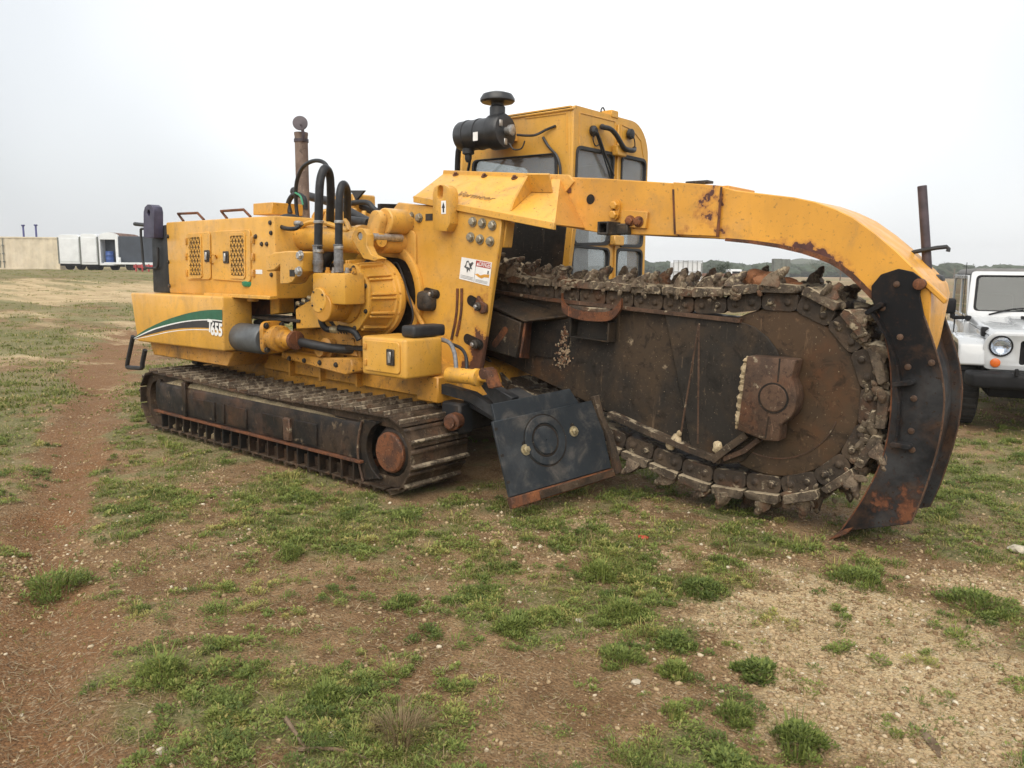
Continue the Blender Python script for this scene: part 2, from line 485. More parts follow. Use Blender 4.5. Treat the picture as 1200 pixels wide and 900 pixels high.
def slab(name, pts, th, mat, parent=None, bev=0.004):
    bm = newbm()
    bslab(bm, pts, th)
    return fin(name, bm, mat, parent, bev)

def rrect(a0, a1, b0, b1, r, n=4):
    out = []
    for (ca, cb, s) in ((a1 - r, b1 - r, 0), (a0 + r, b1 - r, 1), (a0 + r, b0 + r, 2), (a1 - r, b0 + r, 3)):
        for k in range(n + 1):
            t = math.pi / 2 * (s + k / n)
            out.append((ca + r * math.cos(t), cb + r * math.sin(t)))
    return out

def rquad(q, r, n=4):
    """rounded corners on a convex polygon"""
    out = []
    m = len(q)
    for i in range(m):
        p, a, b = Vector(q[i]), Vector(q[i - 1]), Vector(q[(i + 1) % m])
        ua, ub = (a - p).normalized(), (b - p).normalized()
        rr = min(r, (a - p).length * 0.45, (b - p).length * 0.45)
        p0, p1 = p + ua * rr, p + ub * rr
        for k in range(n + 1):
            t = k / n
            c = (1 - t) ** 2 * p0 + 2 * t * (1 - t) * p + t * t * p1
            out.append((c.x, c.y))
    return out

def inset(q, d):
    """move a convex polygon's points towards its middle"""
    cx = sum(p[0] for p in q) / len(q)
    cy = sum(p[1] for p in q) / len(q)
    out = []
    for p in q:
        v = Vector((p[0] - cx, p[1] - cy))
        L = v.length
        v *= max(0.0, (L - d)) / L
        out.append((cx + v.x, cy + v.y))
    return out

def circ(cx, cy, r, n=24, a0=0.0, a1=2 * math.pi):
    full = abs(a1 - a0 - 2 * math.pi) < 1e-6
    return [(cx + r * math.cos(a0 + (a1 - a0) * k / (n if full else n - 1)), cy + r * math.sin(a0 + (a1 - a0) * k / (n if full else n - 1))) for k in range(n)]

def place(name, mesh, mw, parent):
    o = bpy.data.objects.new(name, mesh)
    o.matrix_basis = mw
    return link(o, parent)

def thing(name, label, cat, loc=(0, 0, 0), rz=0.0, group=None, local=False):
    o = bpy.data.objects.new(name, None)
    o.empty_display_size = 0.3
    o.location = loc
    o.rotation_euler = (0, 0, rz)
    COL.objects.link(o)
    tag(o, label, cat, group)
    if local:
        o['local_space'] = 1
    return o

def tag(o, label, cat, group=None):
    o['label'] = label
    o['category'] = cat
    if group:
        o['group'] = group
    return o

def bolt_at(name, p, d, r, mat, parent, washer=True):
    bm = newbm()
    if washer:
        blathe(bm, p, d, [(r * 1.25, 0.0), (r * 1.25, r * 0.25)], 14)
    blathe(bm, p, d, [(r, r * 0.2), (r, r * 0.85), (r * 0.7, r)], 6)
    return fin(name, bm, mat, parent, 0, 1, 25, merge=False)

def text(name, body, size, mat, parent, origin, xdir, updir, lift=0.0015, shear=0.0, space=1.0, sx=1.0, bold=0.0):
    cu = bpy.data.curves.new(name, 'FONT')
    cu.body = body
    cu.size = size
    cu.extrude = 0.0008
    cu.shear = shear
    cu.space_character = space
    cu.resolution_u = 3
    cu.offset = bold
    tmp = bpy.data.objects.new(name, cu)
    COL.objects.link(tmp)
    me = bpy.data.meshes.new_from_object(tmp.evaluated_get(bpy.context.evaluated_depsgraph_get()))
    bpy.data.objects.remove(tmp)
    bpy.data.curves.remove(cu)
    me.materials.clear()
    me.materials.append(M[mat])
    o = bpy.data.objects.new(name, me)
    x, u = Vector(xdir).normalized(), Vector(updir)
    u = (u - x * u.dot(x)).normalized()
    z = x.cross(u)
    p = Vector(origin) + z * lift
    o.matrix_basis = Matrix(((x.x * sx, u.x, z.x, p.x), (x.y * sx, u.y, z.y, p.y), (x.z * sx, u.z, z.z, p.z), (0, 0, 0, 1)))
    return link(o, parent)

# ================================================================== the trencher
T = thing('trencher', 'yellow crawler trencher with digging chain boom and curved black ended arm', 'trencher', (-6.3, 5.8, 0.0))
CY = 5.8            # centre line of the machine

# ------------------------------------------------------------------ crawler tracks
def track_path(n):
    xr, xf, zc, r = -4.715, -8.585, 0.345, 0.285
    L = xr - xf
    per = 2 * L + 2 * math.pi * r
    out = []
    for i in range(n):
        s = per * (i + 0.35) / n
        if s < L:                                   # top run, rear to front
            x = xr - s
            sag = 0.028 * math.sin(math.pi * s / L) ** 2
            out.append((x, zc + r - sag, math.pi / 2))
        elif s < L + math.pi * r:
            a = math.pi / 2 + (s - L) / r
            out.append((xf + r * math.cos(a), zc + r * math.sin(a), a))
        elif s < 2 * L + math.pi * r:
            out.append((xf + (s - L - math.pi * r), zc - r, 1.5 * math.pi))
        else:
            a = 1.5 * math.pi + (s - 2 * L - math.pi * r) / r
            out.append((xr + r * math.cos(a), zc + r * math.sin(a), a))
    return out

def make_shoe_mesh():
    bm = newbm()
    # local: x along the track, y across, z outwards
    prof = [(-0.088, 0.0), (0.086, 0.0), (0.086, 0.012), (0.060, 0.018), (0.054, 0.050), (0.034, 0.050), (0.026, 0.018), (-0.050, 0.014), (-0.056, 0.021), (-0.074, 0.021), (-0.084, 0.014), (-0.088, 0.0)]
    bprism(bm, prof, 'y', -0.315, 0.315)
    o = fin('track_shoe', bm, ['track', 'grouser'], None, 0.003)
    me = o.data
    for p in me.polygons:
        if p.center.z > 0.022:
            p.material_index = 1
    bpy.data.objects.remove(o)
    return me

shoe_mesh = make_shoe_mesh()

def make_track(y0, side):
    """y0: outer face, side: +1 when the machine lies at larger Y"""
    yi = lambda d: y0 + side * d
    mid = yi(0.315)
    bm = newbm()
    n = 96
    pa = track_path(n)
    rings = []
    for (x, z, a) in pa:
        c, s = math.cos(a), math.sin(a)
        rings.append([bm.verts.new((x + c * o_, mid + yy, z + s * o_)) for (o_, yy) in ((0.0, -0.25), (0.0, 0.25), (-0.085, 0.25), (-0.085, -0.25))])
    for i in range(n):
        a, b = rings[i], rings[(i + 1) % n]
        for k in range(4):
            j = (k + 1) % 4
            bm.faces.new((a[k], a[j], b[j], b[k]))
    trk = fin('crawler_track', bm, 'track', T)
    for (x, z, a) in track_path(54):
        mw = Matrix.Translation((x, mid + rnd.uniform(-0.004, 0.004), z)) @ Matrix.Rotation(math.pi / 2 - a + rnd.uniform(-0.02, 0.02), 4, 'Y')
        place('track_shoe', shoe_mesh, mw, trk)
    # frame box with rounded upper edge, bolted covers, lower flange and guard ribs
    f = newbm()
    zt = 0.555
    prof = [(yi(0.02), 0.235), (yi(0.02), 0.50), (yi(0.035), 0.545), (yi(0.07), zt), (yi(0.56), zt), (yi(0.56), 0.235)]
    bprism(f, prof, 'x', -8.46, -5.05)
    fr = fin('track_frame', f, 'track_frame', trk, 0.006)
    fn = newbm()
    xs = [-8.46, -8.56, -8.60, -8.58, -8.50]
    bprism(fn, [(-8.46, 0.575), (-8.53, 0.56), (-8.565, 0.50), (-8.575, 0.36), (-8.55, 0.235), (-8.46, 0.235)], 'y', yi(0.03), yi(0.5))
    fin('frame_nose', fn, 'track_frame', trk, 0.006)
    box('frame_flange', -8.56, -5.02, min(yi(-0.012), yi(0.12)), max(yi(-0.012), yi(0.12)), 0.212, 0.234, 'rust', trk, 0.003)
    for k, x in enumerate(np.linspace(-8.40, -5.12, 22)):
        box('guard_rib', x - 0.010, x + 0.010, min(yi(0.0), yi(0.10)), max(yi(0.0), yi(0.10)), 0.055, 0.211, 'track_frame', trk, 0.0)
    box('guard_back', -8.44, -5.05, min(yi(0.115), yi(0.5)), max(yi(0.115), yi(0.5)), 0.06, 0.211, 'rust', trk, 0.0)
    bmu = newbm()
    box('clamp_band', -7.93, -7.86, min(yi(-0.004), yi(0.06)), max(yi(-0.004), yi(0.06)), 0.236, 0.60, 'track_frame', trk, 0.008)
    for (xa, xb) in ((-7.72, -7.30), (-7.25, -7.12), (-7.05, -6.72), (-6.45, -6.12), (-5.95, -5.62)):
        box('cover_panel', xa, xb, min(yi(0.004), yi(0.03)), max(yi(0.004), yi(0.03)), 0.262, 0.455, 'track_frame', trk, 0.004)
    box('hanger_plate', -6.10, -6.00, min(yi(-0.012), yi(0.03)), max(yi(-0.012), yi(0.03)), 0.25, 0.46, 'bearing', trk, 0.01)
    # caked soil lying on the frame and behind the guards
    m = newbm()
    nx, ny = 90, 8
    grid = [[None] * ny for _ in range(nx)]
    for i in range(nx):
        for j in range(ny):
            x = -8.35 + 3.1 * i / (nx - 1)
            y = yi(0.030 + 0.09 * j / (ny - 1))
            big = 1.0 if x < -6.9 else max(0.25, 1.0 - (x + 6.9) * 0.9)
            h = 0.545 + (0.0 if j == 0 else min(1.0, j / 3.0) * (0.062 + 0.016 * math.sin(x * 5.0) + 0.008 * math.sin(x * 17.0) + rnd.uniform(-0.006, 0.008)) * big) * min(1.0, i / 6.0, (nx - 1 - i) / 8.0)
            grid[i][j] = m.verts.new((x, y, h))
    for i in range(nx - 1):
        for j in range(ny - 1):
            m.faces.new((grid[i][j], grid[i + 1][j], grid[i + 1][j + 1], grid[i][j + 1]))
    fin('caked_soil', m, 'mud', trk)
    m = newbm()
    for i in range(46):
        x = -8.36 + 1.05 * i / 45 + rnd.uniform(-0.02, 0.02)
        r = rnd.uniform(0.02, 0.045)
        bmesh.ops.create_icosphere(m, subdivisions=1, radius=r, matrix=Matrix.Translation((x, yi(0.06 + rnd.uniform(0, 0.05)), 0.07 + rnd.uniform(0, 0.02))))
    s_ = fin('soil_lumps', m, 'mud', trk)
    s_['kind'] = 'stuff'
    # sprocket end: curved guard edge, hub housing and rusty cover, sprocket wheel with teeth
    cx, cz = -4.715, 0.345
    prof = [(-5.06, 0.06), (-5.06, 0.575)] + [(cx + 0.30 * math.cos(a) * 0.9, cz + 0.25 * math.sin(a)) for a in np.linspace(math.pi * 0.62, math.pi * 1.38, 12)]
    prism('sprocket_guard', prof, 'y', yi(0.03), yi(0.09), 'track_frame', trk, 0.004)
    rim = [(-5.02 + 0.06 * math.sin(t * math.pi) * -1, 0.06 + 0.50 * t) for t in np.linspace(0, 1, 10)]
    tube('guard_edge', [(x_, yi(0.02), z_) for (x_, z_) in rim], 0.011, 'bearing', trk, 8, 2)
    w = newbm()
    pts = []
    for k in range(26):
        a0 = 2 * math.pi * k / 26
        for (da, rr) in ((0.0, 0.19), (0.07, 0.235), (0.15, 0.235), (0.20, 0.19)):
            pts.append((cx + rr * math.cos(a0 + da), cz + rr * math.sin(a0 + da)))
    bprism(w, pts, 'y', yi(0.26), yi(0.34))
    fin('drive_sprocket', w, 'track', trk)
    lathe('hub_housing', (cx, yi(0.30), cz), (0, -side, 0), [(0.20, 0.0), (0.20, 0.12), (0.215, 0.15), (0.215, 0.21), (0.185, 0.235)], 'track_frame', trk, 8, 0.006, 0.39)
    lathe('hub_cover', (cx, yi(0.075), cz), (0, -side, 0), [(0.165, 0.0), (0.165, 0.03), (0.150, 0.045), (0.02, 0.052)], 'rust', trk, 28)
    lathe('front_idler', (-8.585, yi(0.42), cz), (0, -side, 0), [(0.20, 0.0), (0.20, 0.25), (0.17, 0.27), (0.08, 0.27)], 'track_frame', trk, 28)
    return trk

make_track(4.05, 1)
make_track(7.55, -1)

# ------------------------------------------------------------------ main frame
prism('main_frame', [(-8.85, 0.55), (-8.85, 0.98), (-7.25, 1.0), (-6.95, 1.06), (-5.25, 1.06), (-4.75, 0.92), (-4.62, 0.62)], 'y', 4.76, 6.84, 'yellow_low', T, 0.015)
prism('frame_rail', [(-7.35, 0.74), (-7.30, 0.90), (-4.80, 0.92), (-4.66, 0.80), (-4.70, 0.70)], 'y', 4.66, 4.755, 'yellow_low', T, 0.01)
box('under_body', -8.3, -4.9, 5.0, 6.6, 0.33, 0.548, 'interior', T, 0.01)
for xx in (-6.8, -6.3, -5.75):
    box('frame_gusset', xx - 0.015, xx + 0.015, 4.60, 4.757, 0.71, 0.99, 'yellow_low', T, 0.003)
box('frame_bracket', -4.86, -4.60, 4.52, 4.755, 0.70, 0.92, 'yellow_low', T, 0.012)

# ------------------------------------------------------------------ side tank (fender) with stripes and model lettering
FY = 4.10
fx0, fx1 = -9.10, -7.15
fend = newbm()
prof = [(-9.089, 1.496), (-7.142, 1.510), (-7.154, 0.973), (-8.981, 0.954)]
bprism(fend, [prof[0], prof[1], prof[2], prof[3]], 'y', FY, 4.43)
tank = fin('side_tank', fend, 'yellow_clean', T, 0.022, 3)
prism('tank_underside', [(-8.95, 0.962), (-7.18, 0.962), (-7.30, 0.80), (-8.86, 0.80)], 'y', 4.22, 4.74, 'yellow_low', T, 0.01)
box('tank_post', -8.55, -8.42, 4.50, 4.74, 0.70, 0.81, 'black', T, 0.01)
def arc_strip(name, top, bot, mat, lift):
    n = len(top)
    bm = newbm()
    A = [bm.verts.new((p[0], FY - lift, p[1])) for p in top]
    B = [bm.verts.new((p[0], FY - lift, p[1])) for p in bot]
    for i in range(n - 1):
        bm.faces.new((A[i], A[i + 1], B[i + 1], B[i]))
    return fin(name, bm, mat, tank)
def px2(lst):
    pts = spline([(a, 0, b) for a, b in lst], 6)
    return [(p.x, p.z) for p in pts]
g_top = px2([(-9.061, 0.986), (-8.886, 1.058), (-8.655, 1.131), (-8.336, 1.216), (-8.053, 1.276), (-7.783, 1.325), (-7.508, 1.360), (-7.311, 1.375), (-7.143, 1.382)])
g_bot = px2([(-9.061, 0.984), (-8.825, 1.055), (-8.578, 1.119), (-8.284, 1.176), (-8.005, 1.221), (-7.738, 1.253), (-7.483, 1.273), (-7.319, 1.279), (-7.151, 1.277)])
w_bot = px2([(-9.062, 0.980), (-8.806, 1.047), (-8.560, 1.108), (-8.286, 1.162), (-8.006, 1.208), (-7.739, 1.242), (-7.484, 1.262), (-7.320, 1.268), (-7.152, 1.265)])
k_bot = px2([(-9.041, 0.979), (-8.787, 1.031), (-8.544, 1.074), (-8.272, 1.119), (-8.012, 1.152), (-7.763, 1.174), (-7.557, 1.185), (-7.376, 1.190), (-7.200, 1.184)])
l_top = px2([(-9.041, 0.977), (-8.789, 1.018), (-8.546, 1.057), (-8.274, 1.102), (-8.013, 1.135), (-7.764, 1.158), (-7.559, 1.169), (-7.442, 1.174), (-7.393, 1.174)])
l_bot = px2([(-9.041, 0.974), (-8.790, 1.011), (-8.547, 1.050), (-8.275, 1.093), (-8.014, 1.127), (-7.765, 1.150), (-7.560, 1.161), (-7.443, 1.166), (-7.394, 1.165)])
arc_strip('green_stripe', g_top, g_bot, 'green', 0.0015)
arc_strip('white_stripe', g_bot, w_bot, 'white', 0.0020)
arc_strip('black_stripe', w_bot, k_bot, 'decal_black', 0.0015)
arc_strip('white_pinstripe', l_top, l_bot, 'white', 0.0015)
p0, p1 = Vector((-7.419, 4.100, 1.154)), Vector((-7.188, 4.100, 1.134))
text('model_letter', 'T', 0.17, 'white', tank, (-7.430, 4.098, 1.158), (1, 0, -0.03), (0, 0, 1), 0.004, 0.12, sx=0.82, bold=0.007)
text('model_number', '655', 0.17, 'white', tank, (-7.374, 4.098, 1.131), (1, 0, -0.03), (0, 0, 1), 0.004, 0.12, sx=0.86, bold=0.007)
bmd = newbm()
bbox(bmd, *sorted(((-7.442, 4.100, 1.174)[0], (-7.442, 4.100, 1.174)[0] + 0.0)), 0, 0, 0, 0) if False else None
bmd.free()
tube('boarding_step', [(-9.212, 4.160, 0.994), (-9.296, 4.160, 0.850), (-9.410, 4.160, 0.641), (-9.347, 4.160, 0.621), (-9.217, 4.160, 0.628), (-9.045, 4.160, 0.642), (-9.017, 4.160, 0.704), (-8.936, 4.160, 0.856)], 0.026, 'rubber', T, 8, 3)
# filler with green cap
cyl('filler_neck', (-7.02, 4.36, 1.46), (-7.02, 4.36, 1.62), 0.055, 'yellow', T, 16)
lathe('filler_cap', (-7.02, 4.36, 1.605), (0, 0, 1), [(0.085, 0), (0.10, 0.02), (0.10, 0.045), (0.05, 0.065)], 'cap', T, 10)

# ------------------------------------------------------------------ engine hood
HY = 4.30
hx0, hx1 = (-8.584, 2.265)[0], (-6.519, 2.274)[0]
hood = box('engine_hood', hx0, hx1, HY, 7.2, 1.50, 2.27, 'yellow_clean', T, 0.02, 2)
box('hood_skirt', hx0 + 0.9, hx1 + 0.02, HY - 0.09, HY - 0.003, 1.497, 1.53, 'yellow', hood, 0.004)
sh = prism('radiator_shell', [(hx0 - 0.44, 1.50), (hx0 - 0.003, 1.50), (hx0 - 0.003, 2.25), (hx0 - 0.40, 2.23)], 'y', HY + 0.03, 7.15, 'shell', T, 0.015, 2)
eye = [(-8.947, 4.300, 2.106), (-8.914, 4.300, 2.387), (-8.877, 4.300, 2.441), (-8.815, 4.300, 2.465), (-8.756, 4.300, 2.462), (-8.691, 4.300, 2.434), (-8.672, 4.300, 2.378), (-8.703, 4.300, 2.102)]
plate('lifting_eye', [[(p[0], p[2]) for p in eye], [(q[0], q[1]) for q in circ((-8.796, 2.373)[0], (-8.796, 2.373)[1], 0.035, 12)]], 'y', 4.22, 4.325, 'purple', sh, 0.006)
tube('grab_rail', [(-8.746, 4.300, 2.210), (-9.108, 4.300, 2.214), (-9.174, 4.300, 2.187), (-9.165, 4.300, 2.005), (-9.155, 4.300, 1.831), (-9.099, 4.300, 1.778), (-8.896, 4.300, 1.775), (-8.812, 4.300, 1.804), (-8.790, 4.300, 2.001)], 0.014, 'rubber', sh, 8, 3)
tube('guide_bar', [(-9.397, 4.340, 2.277), (-9.188, 4.340, 2.261), (-8.985, 4.340, 2.236)], 0.022, 'rubber', sh, 8, 1)
for q in ('208,250,214,262', ):
    pass
tube('hood_rail', [(-8.421, 4.420, 2.284), (-8.535, 4.420, 2.366), (-8.115, 4.420, 2.359), (-7.990, 4.420, 2.284)], 0.014, 'rust', hood, 8, 1)
tube('hood_rail', [(-7.536, 4.420, 2.284), (-7.644, 4.420, 2.360), (-7.221, 4.420, 2.358), (-7.104, 4.420, 2.285)], 0.014, 'rust', hood, 8, 1)
bx = newbm()
bprism(bx, [(-7.345, 2.320), (-7.338, 2.434), (-6.996, 2.433), (-7.003, 2.316)], 'y', 4.6, 5.0)
fin('air_box', bx, 'yellow', hood, 0.006)
# two vent doors
def door(pts, vent, name):
    d = prism(name, rquad(pts, 0.05), 'y', HY - 0.016, HY - 0.002, 'yellow_clean', hood, 0.005)
    v = rquad(vent, 0.03, 2)
    plate('vent_frame', [rquad(inset(vent, -0.035), 0.04, 3), rquad(inset(vent, 0.0), 0.03, 3)], 'y', HY - 0.026, HY - 0.0165, 'yellow_clean', d, 0.002)
    prism('vent_backing', v, 'y', HY - 0.018, HY - 0.0165, 'grille_brown', d, 0.0)
    xs = [p[0] for p in vent]
    zs = [p[1] for p in vent]
    x0, x1, z0, z1 = min(xs), max(xs), min(zs), max(zs)
    g = newbm()
    stp = 0.058
    k = -20
    for s in (1, -1):
        for k in range(-8, 24):
            # diagonal strands clipped to the opening
            a = x0 + k * stp
            pts_ = []
            for t in np.linspace(0, 1, 40):
                z = z0 + (z1 - z0) * t
                x = a + s * (z - (z0 if s > 0 else z1)) * 0.62
                if x0 <= x <= x1:
                    pts_.append((x, z))
            if len(pts_) > 2:
                (xa, za), (xb, zb) = pts_[0], pts_[-1]
                bslab(g, [(xa - 0.006, HY - 0.024, za), (xa + 0.006, HY - 0.024, za), (xb + 0.006, HY - 0.024, zb), (xb - 0.006, HY - 0.024, zb)], 0.004)
    fin('vent_mesh', g, 'yellow', d, 0, 1, 38, False)
    return d
door([(-8.134, 2.137), (-7.649, 2.148), (-7.666, 1.665), (-8.164, 1.653)], [(-8.040, 2.095), (-7.822, 2.099), (-7.841, 1.706), (-8.070, 1.699)], 'hood_door')
door([(-7.608, 2.149), (-6.905, 2.151), (-6.932, 1.648), (-7.641, 1.665)], [(-7.250, 2.097), (-7.005, 2.097), (-7.025, 1.708), (-7.265, 1.709)], 'hood_door')
for (a, b) in (((218, 283), 0), ((218, 300), 0), ((218.5, 318), 0), ((296, 281), 0), ((296, 300), 0), ((296.3, 318), 0)):
    pass
for p in ((-8.117, 4.280, 2.056), (-8.133, 4.280, 1.896), (-8.141, 4.280, 1.725), (-6.863, 4.280, 2.053), (-6.871, 4.280, 1.892), (-6.879, 4.280, 1.738)):
    box('hinge', p[0] - 0.015, p[0] + 0.015, HY - 0.03, HY - 0.003, p[2] - 0.035, p[2] + 0.035, 'yellow_low', hood, 0.004)
for p in ((-7.702, 4.280, 1.903), (-7.343, 4.280, 1.889)):
    box('latch', p[0] - 0.05, p[0] + 0.05, HY - 0.03, HY - 0.017, p[2] - 0.06, p[2] + 0.06, 'engine', hood, 0.006)
    box('latch_bar', p[0] - 0.018, p[0] + 0.018, HY - 0.045, HY - 0.031, p[2] - 0.04, p[2] + 0.04, 'steel', hood, 0.004)
tube('door_handle', [(-7.539, 4.290, 1.877), (-7.498, 4.250, 1.910), (-7.572, 4.250, 1.911), (-7.596, 4.250, 1.834), (-7.609, 4.290, 1.826)], 0.008, 'yellow_low', hood, 6, 2)
for p in ((-8.543, 4.300, 2.118), (-8.564, 4.300, 1.842), (-8.563, 4.300, 1.581), (-6.571, 4.300, 2.112), (-6.587, 4.300, 1.725), (-6.579, 4.300, 2.206), (-6.829, 4.300, 2.085), (-6.732, 4.300, 2.012), (-6.647, 4.300, 2.011)):
    bolt_at('hood_bolt', (p[0], HY - 0.001, p[2]), (0, -1, 0), 0.018, 'engine', hood)
bm = newbm()
bbox(bm, *(lambda a, b: (a[0], b[0]))((-6.852, 4.300, 1.739), (-6.741, 4.300, 1.772)), HY - 0.003, HY - 0.001, (-6.852, 4.300, 1.730)[2], (-6.850, 4.300, 1.771)[2])
fin('hood_sticker', bm, 'white', hood)
# exhaust stack with rain flap
SX, SY = -7.05, 5.0
st_ = newbm()
blathe(st_, (SX, SY, 2.2), (0, 0, 1), [(0.066, 0), (0.066, 0.92), (0.070, 0.93), (0.070, 0.955), (0.055, 0.957), (0.055, 0.6)], 24, False)
stack = fin('exhaust_stack', st_, 'stack', T)
lathe('rain_flap', (SX + 0.06, SY - 0.05, 3.235), (0.62, -0.50, 0.22), [(0.02, -0.008), (0.075, -0.006), (0.075, 0.006), (0.02, 0.012)], 'mast', stack, 22)
tube('flap_arm', [(SX + 0.065, SY - 0.03, 3.06), (SX + 0.08, SY - 0.03, 3.14), (SX + 0.07, SY - 0.05, 3.22)], 0.016, 'mast', stack, 8, 2)
lathe('stack_clamp', (SX, SY, 3.06), (0, 0, 1), [(0.074, 0), (0.074, 0.03)], 'mast', stack, 24)

# ------------------------------------------------------------------ machinery between hood and side panel
# back wall of the bay and plates in it
box('bay_wall', -6.50, -5.35, 5.30, 5.34, 1.0, 2.28, 'engine', T, 0.01)
box('bay_floor', -7.1, -5.3, 4.5, 5.6, 1.065, 1.10, 'interior', T, 0.004)
box('engine_block', -6.95, -6.02, 4.74, 5.28, 1.08, 1.84, 'engine', T, 0.03)
prism('heat_shield', [(-7.588, 1.482), (-7.090, 1.634), (-7.078, 1.324), (-7.570, 1.276)], 'y', 4.60, 4.64, 'rust', T, 0.006)
prism('bay_post', [(-6.906, 1.638), (-6.752, 1.658), (-6.762, 1.350), (-6.917, 1.327)], 'y', 4.48, 4.66, 'yellow', T, 0.008)
prism('mounting_bracket', [(-6.431, 1.889), (-6.300, 1.927), (-6.076, 1.940), (-5.962, 1.938), (-5.862, 1.931), (-5.883, 1.763), (-5.960, 1.725), (-6.026, 1.665), (-6.105, 1.648), (-6.223, 1.646), (-6.213, 1.813), (-6.309, 1.767), (-6.432, 1.758)], 'y', 4.14, 4.29, 'yellow', T, 0.01)
for p in ((-5.890, 4.139, 1.898), (-5.915, 4.139, 1.762)):
    bolt_at('bracket_bolt', p, (0, -1, 0), 0.035, 'steel', T)
box('bracket_label', *sorted(((-6.062, 4.140, 1.784)[0], (-5.985, 4.140, 1.784)[0])), 4.136, 4.1395, (-6.033, 4.140, 1.717)[2], (-6.030, 4.140, 1.776)[2], 'engine', T, 0.0)
# lift cylinder with clevis
lc = lathe('lift_cylinder', (-6.713, 4.620, 2.078), (1, 0.02, -0.03), [(0.04, -0.10), (0.055, -0.02), (0.075, 0.0), (0.115, 0.02), (0.12, 0.05), (0.12, 0.98), (0.13, 1.0), (0.13, 1.06), (0.06, 1.07), (0.06, 1.3)], 'yellow', T, 28)
tube('cylinder_pipe', [(-6.469, 4.550, 2.175), (-6.292, 4.550, 2.217), (-6.035, 4.550, 2.194), (-5.767, 4.550, 2.127), (-5.765, 4.550, 2.186), (-5.800, 4.550, 2.217)], 0.022, 'yellow', lc, 8, 3)
lever = [(-5.481, 4.440, 1.971), (-5.537, 4.440, 2.037), (-5.523, 4.440, 2.102), (-5.465, 4.440, 2.133), (-5.386, 4.440, 2.127), (-5.342, 4.440, 2.076), (-5.350, 4.440, 1.984), (-5.291, 4.440, 1.908), (-5.177, 4.440, 1.876), (-5.248, 4.440, 1.855), (-5.393, 4.440, 1.876)]
plate('clevis_lever', [[(p[0], p[2]) for p in lever], circ((-5.438, 2.064)[0], (-5.438, 2.064)[1], 0.035, 14)], 'y', 4.42, 4.50, 'yellow', T, 0.008)
cyl('clevis_pin', ((-5.438, 2.064)[0], 4.43, (-5.438, 2.064)[1]), ((-5.438, 2.064)[0], 4.9, (-5.438, 2.064)[1]), 0.034, 'steel', T, 16)
def capsule2(a, b, r, n=10):
    a, b = Vector(a), Vector(b)
    d = (b - a).normalized()
    ang = math.atan2(d.y, d.x)
    out = [(a.x + r * math.cos(ang + math.pi / 2 + math.pi * k / n), a.y + r * math.sin(ang + math.pi / 2 + math.pi * k / n)) for k in range(n + 1)]
    out += [(b.x + r * math.cos(ang - math.pi / 2 + math.pi * k / n), b.y + r * math.sin(ang - math.pi / 2 + math.pi * k / n)) for k in range(n + 1)]
    return out
la, lb = (-5.524, 2.220), (-5.604, 2.032)
link_arm = prism('link_arm', capsule2(la, lb, 0.082), 'y', 4.66, 4.74, 'yellow', T, 0.012, 2)
bolt_at('pin_bolt', (lb[0], 4.658, lb[1]), (0, -1, 0), 0.035, 'yellow_low', link_arm)
cyl('pivot_tube', (la[0] + 0.03, 4.74, la[1] - 0.01), (la[0] + 0.03, 5.02, la[1] - 0.01), 0.115, 'yellow', T, 24, 0.01)
cyl('pivot_tube', (lb[0] + 0.05, 4.74, lb[1] - 0.0), (lb[0] + 0.05, 5.02, lb[1] - 0.0), 0.105, 'yellow', T, 24, 0.01)

# chain drive: gear case, motor block, end cap
GX, GZ = (-5.682, 1.534)
gear = lathe('gear_case', (GX, 4.90, GZ), (0, -1, 0), [(0.30, 0.0), (0.355, 0.06), (0.362, 0.075), (0.362, 0.115), (0.345, 0.125), (0.345, 0.155), (0.325, 0.165), (0.300, 0.40), (0.27, 0.405)], 'yellow', T, 40)
for k in range(12):
    a = 2 * math.pi * (k + 0.25) / 12
    c, s = math.cos(a), math.sin(a)
    bm = newbm()
    for da in (-0.055, 0.055):
        c2, s2 = math.cos(a + da), math.sin(a + da)
        tx, tz = -s2 * 0.010, c2 * 0.010
        bslab(bm, [(GX + c2 * 0.30 - tx, 4.745, GZ + s2 * 0.30 - tz), (GX + c2 * 0.345 - tx, 4.745, GZ + s2 * 0.345 - tz), (GX + c2 * 0.33 - tx, 4.49, GZ + s2 * 0.33 - tz), (GX + c2 * 0.285 - tx, 4.49, GZ + s2 * 0.285 - tz)], 0.02)
    fin('case_rib', bm, 'yellow', gear, 0.003)
    bolt_at('case_bolt', (GX + 0.352 * c, 4.785, GZ + 0.352 * s), (0, -1, 0), 0.013, 'yellow_low', gear, False)
ff = newbm()
oct_ = [(GX + 0.325 * math.cos(a), GZ + 0.325 * math.sin(a)) for a in [math.pi / 8 + math.pi / 4 * k for k in range(8)]]
bplate(ff, [rquad(oct_, 0.05, 2), circ(GX, GZ, 0.215, 28)], 'y', 4.46, 4.50)
front_flange = fin('front_flange', ff, 'yellow', gear, 0.008, 2)
for k in range(8):
    a = math.pi / 8 + math.pi / 4 * k
    bolt_at('flange_bolt', (GX + 0.285 * math.cos(a), 4.459, GZ + 0.285 * math.sin(a)), (0, -1, 0), 0.017, 'engine', gear, True)
lathe('motor_neck', (GX, 4.52, GZ), (0, -1, 0), [(0.225, 0.0), (0.225, 0.085), (0.205, 0.10), (0.175, 0.11), (0.175, 0.16), (0.15, 0.17), (0.15, 0.26)], 'yellow_low', gear, 32)
mx0, mx1 = (-5.850, 1.600)[0], (-5.399, 1.611)[0]
mz0, mz1 = (-5.624, 1.486)[1], (-5.614, 1.751)[1]
motor = box('drive_motor', mx0, mx1, 4.22, 4.44, mz0, mz1, 'yellow', T, 0.018, 2)
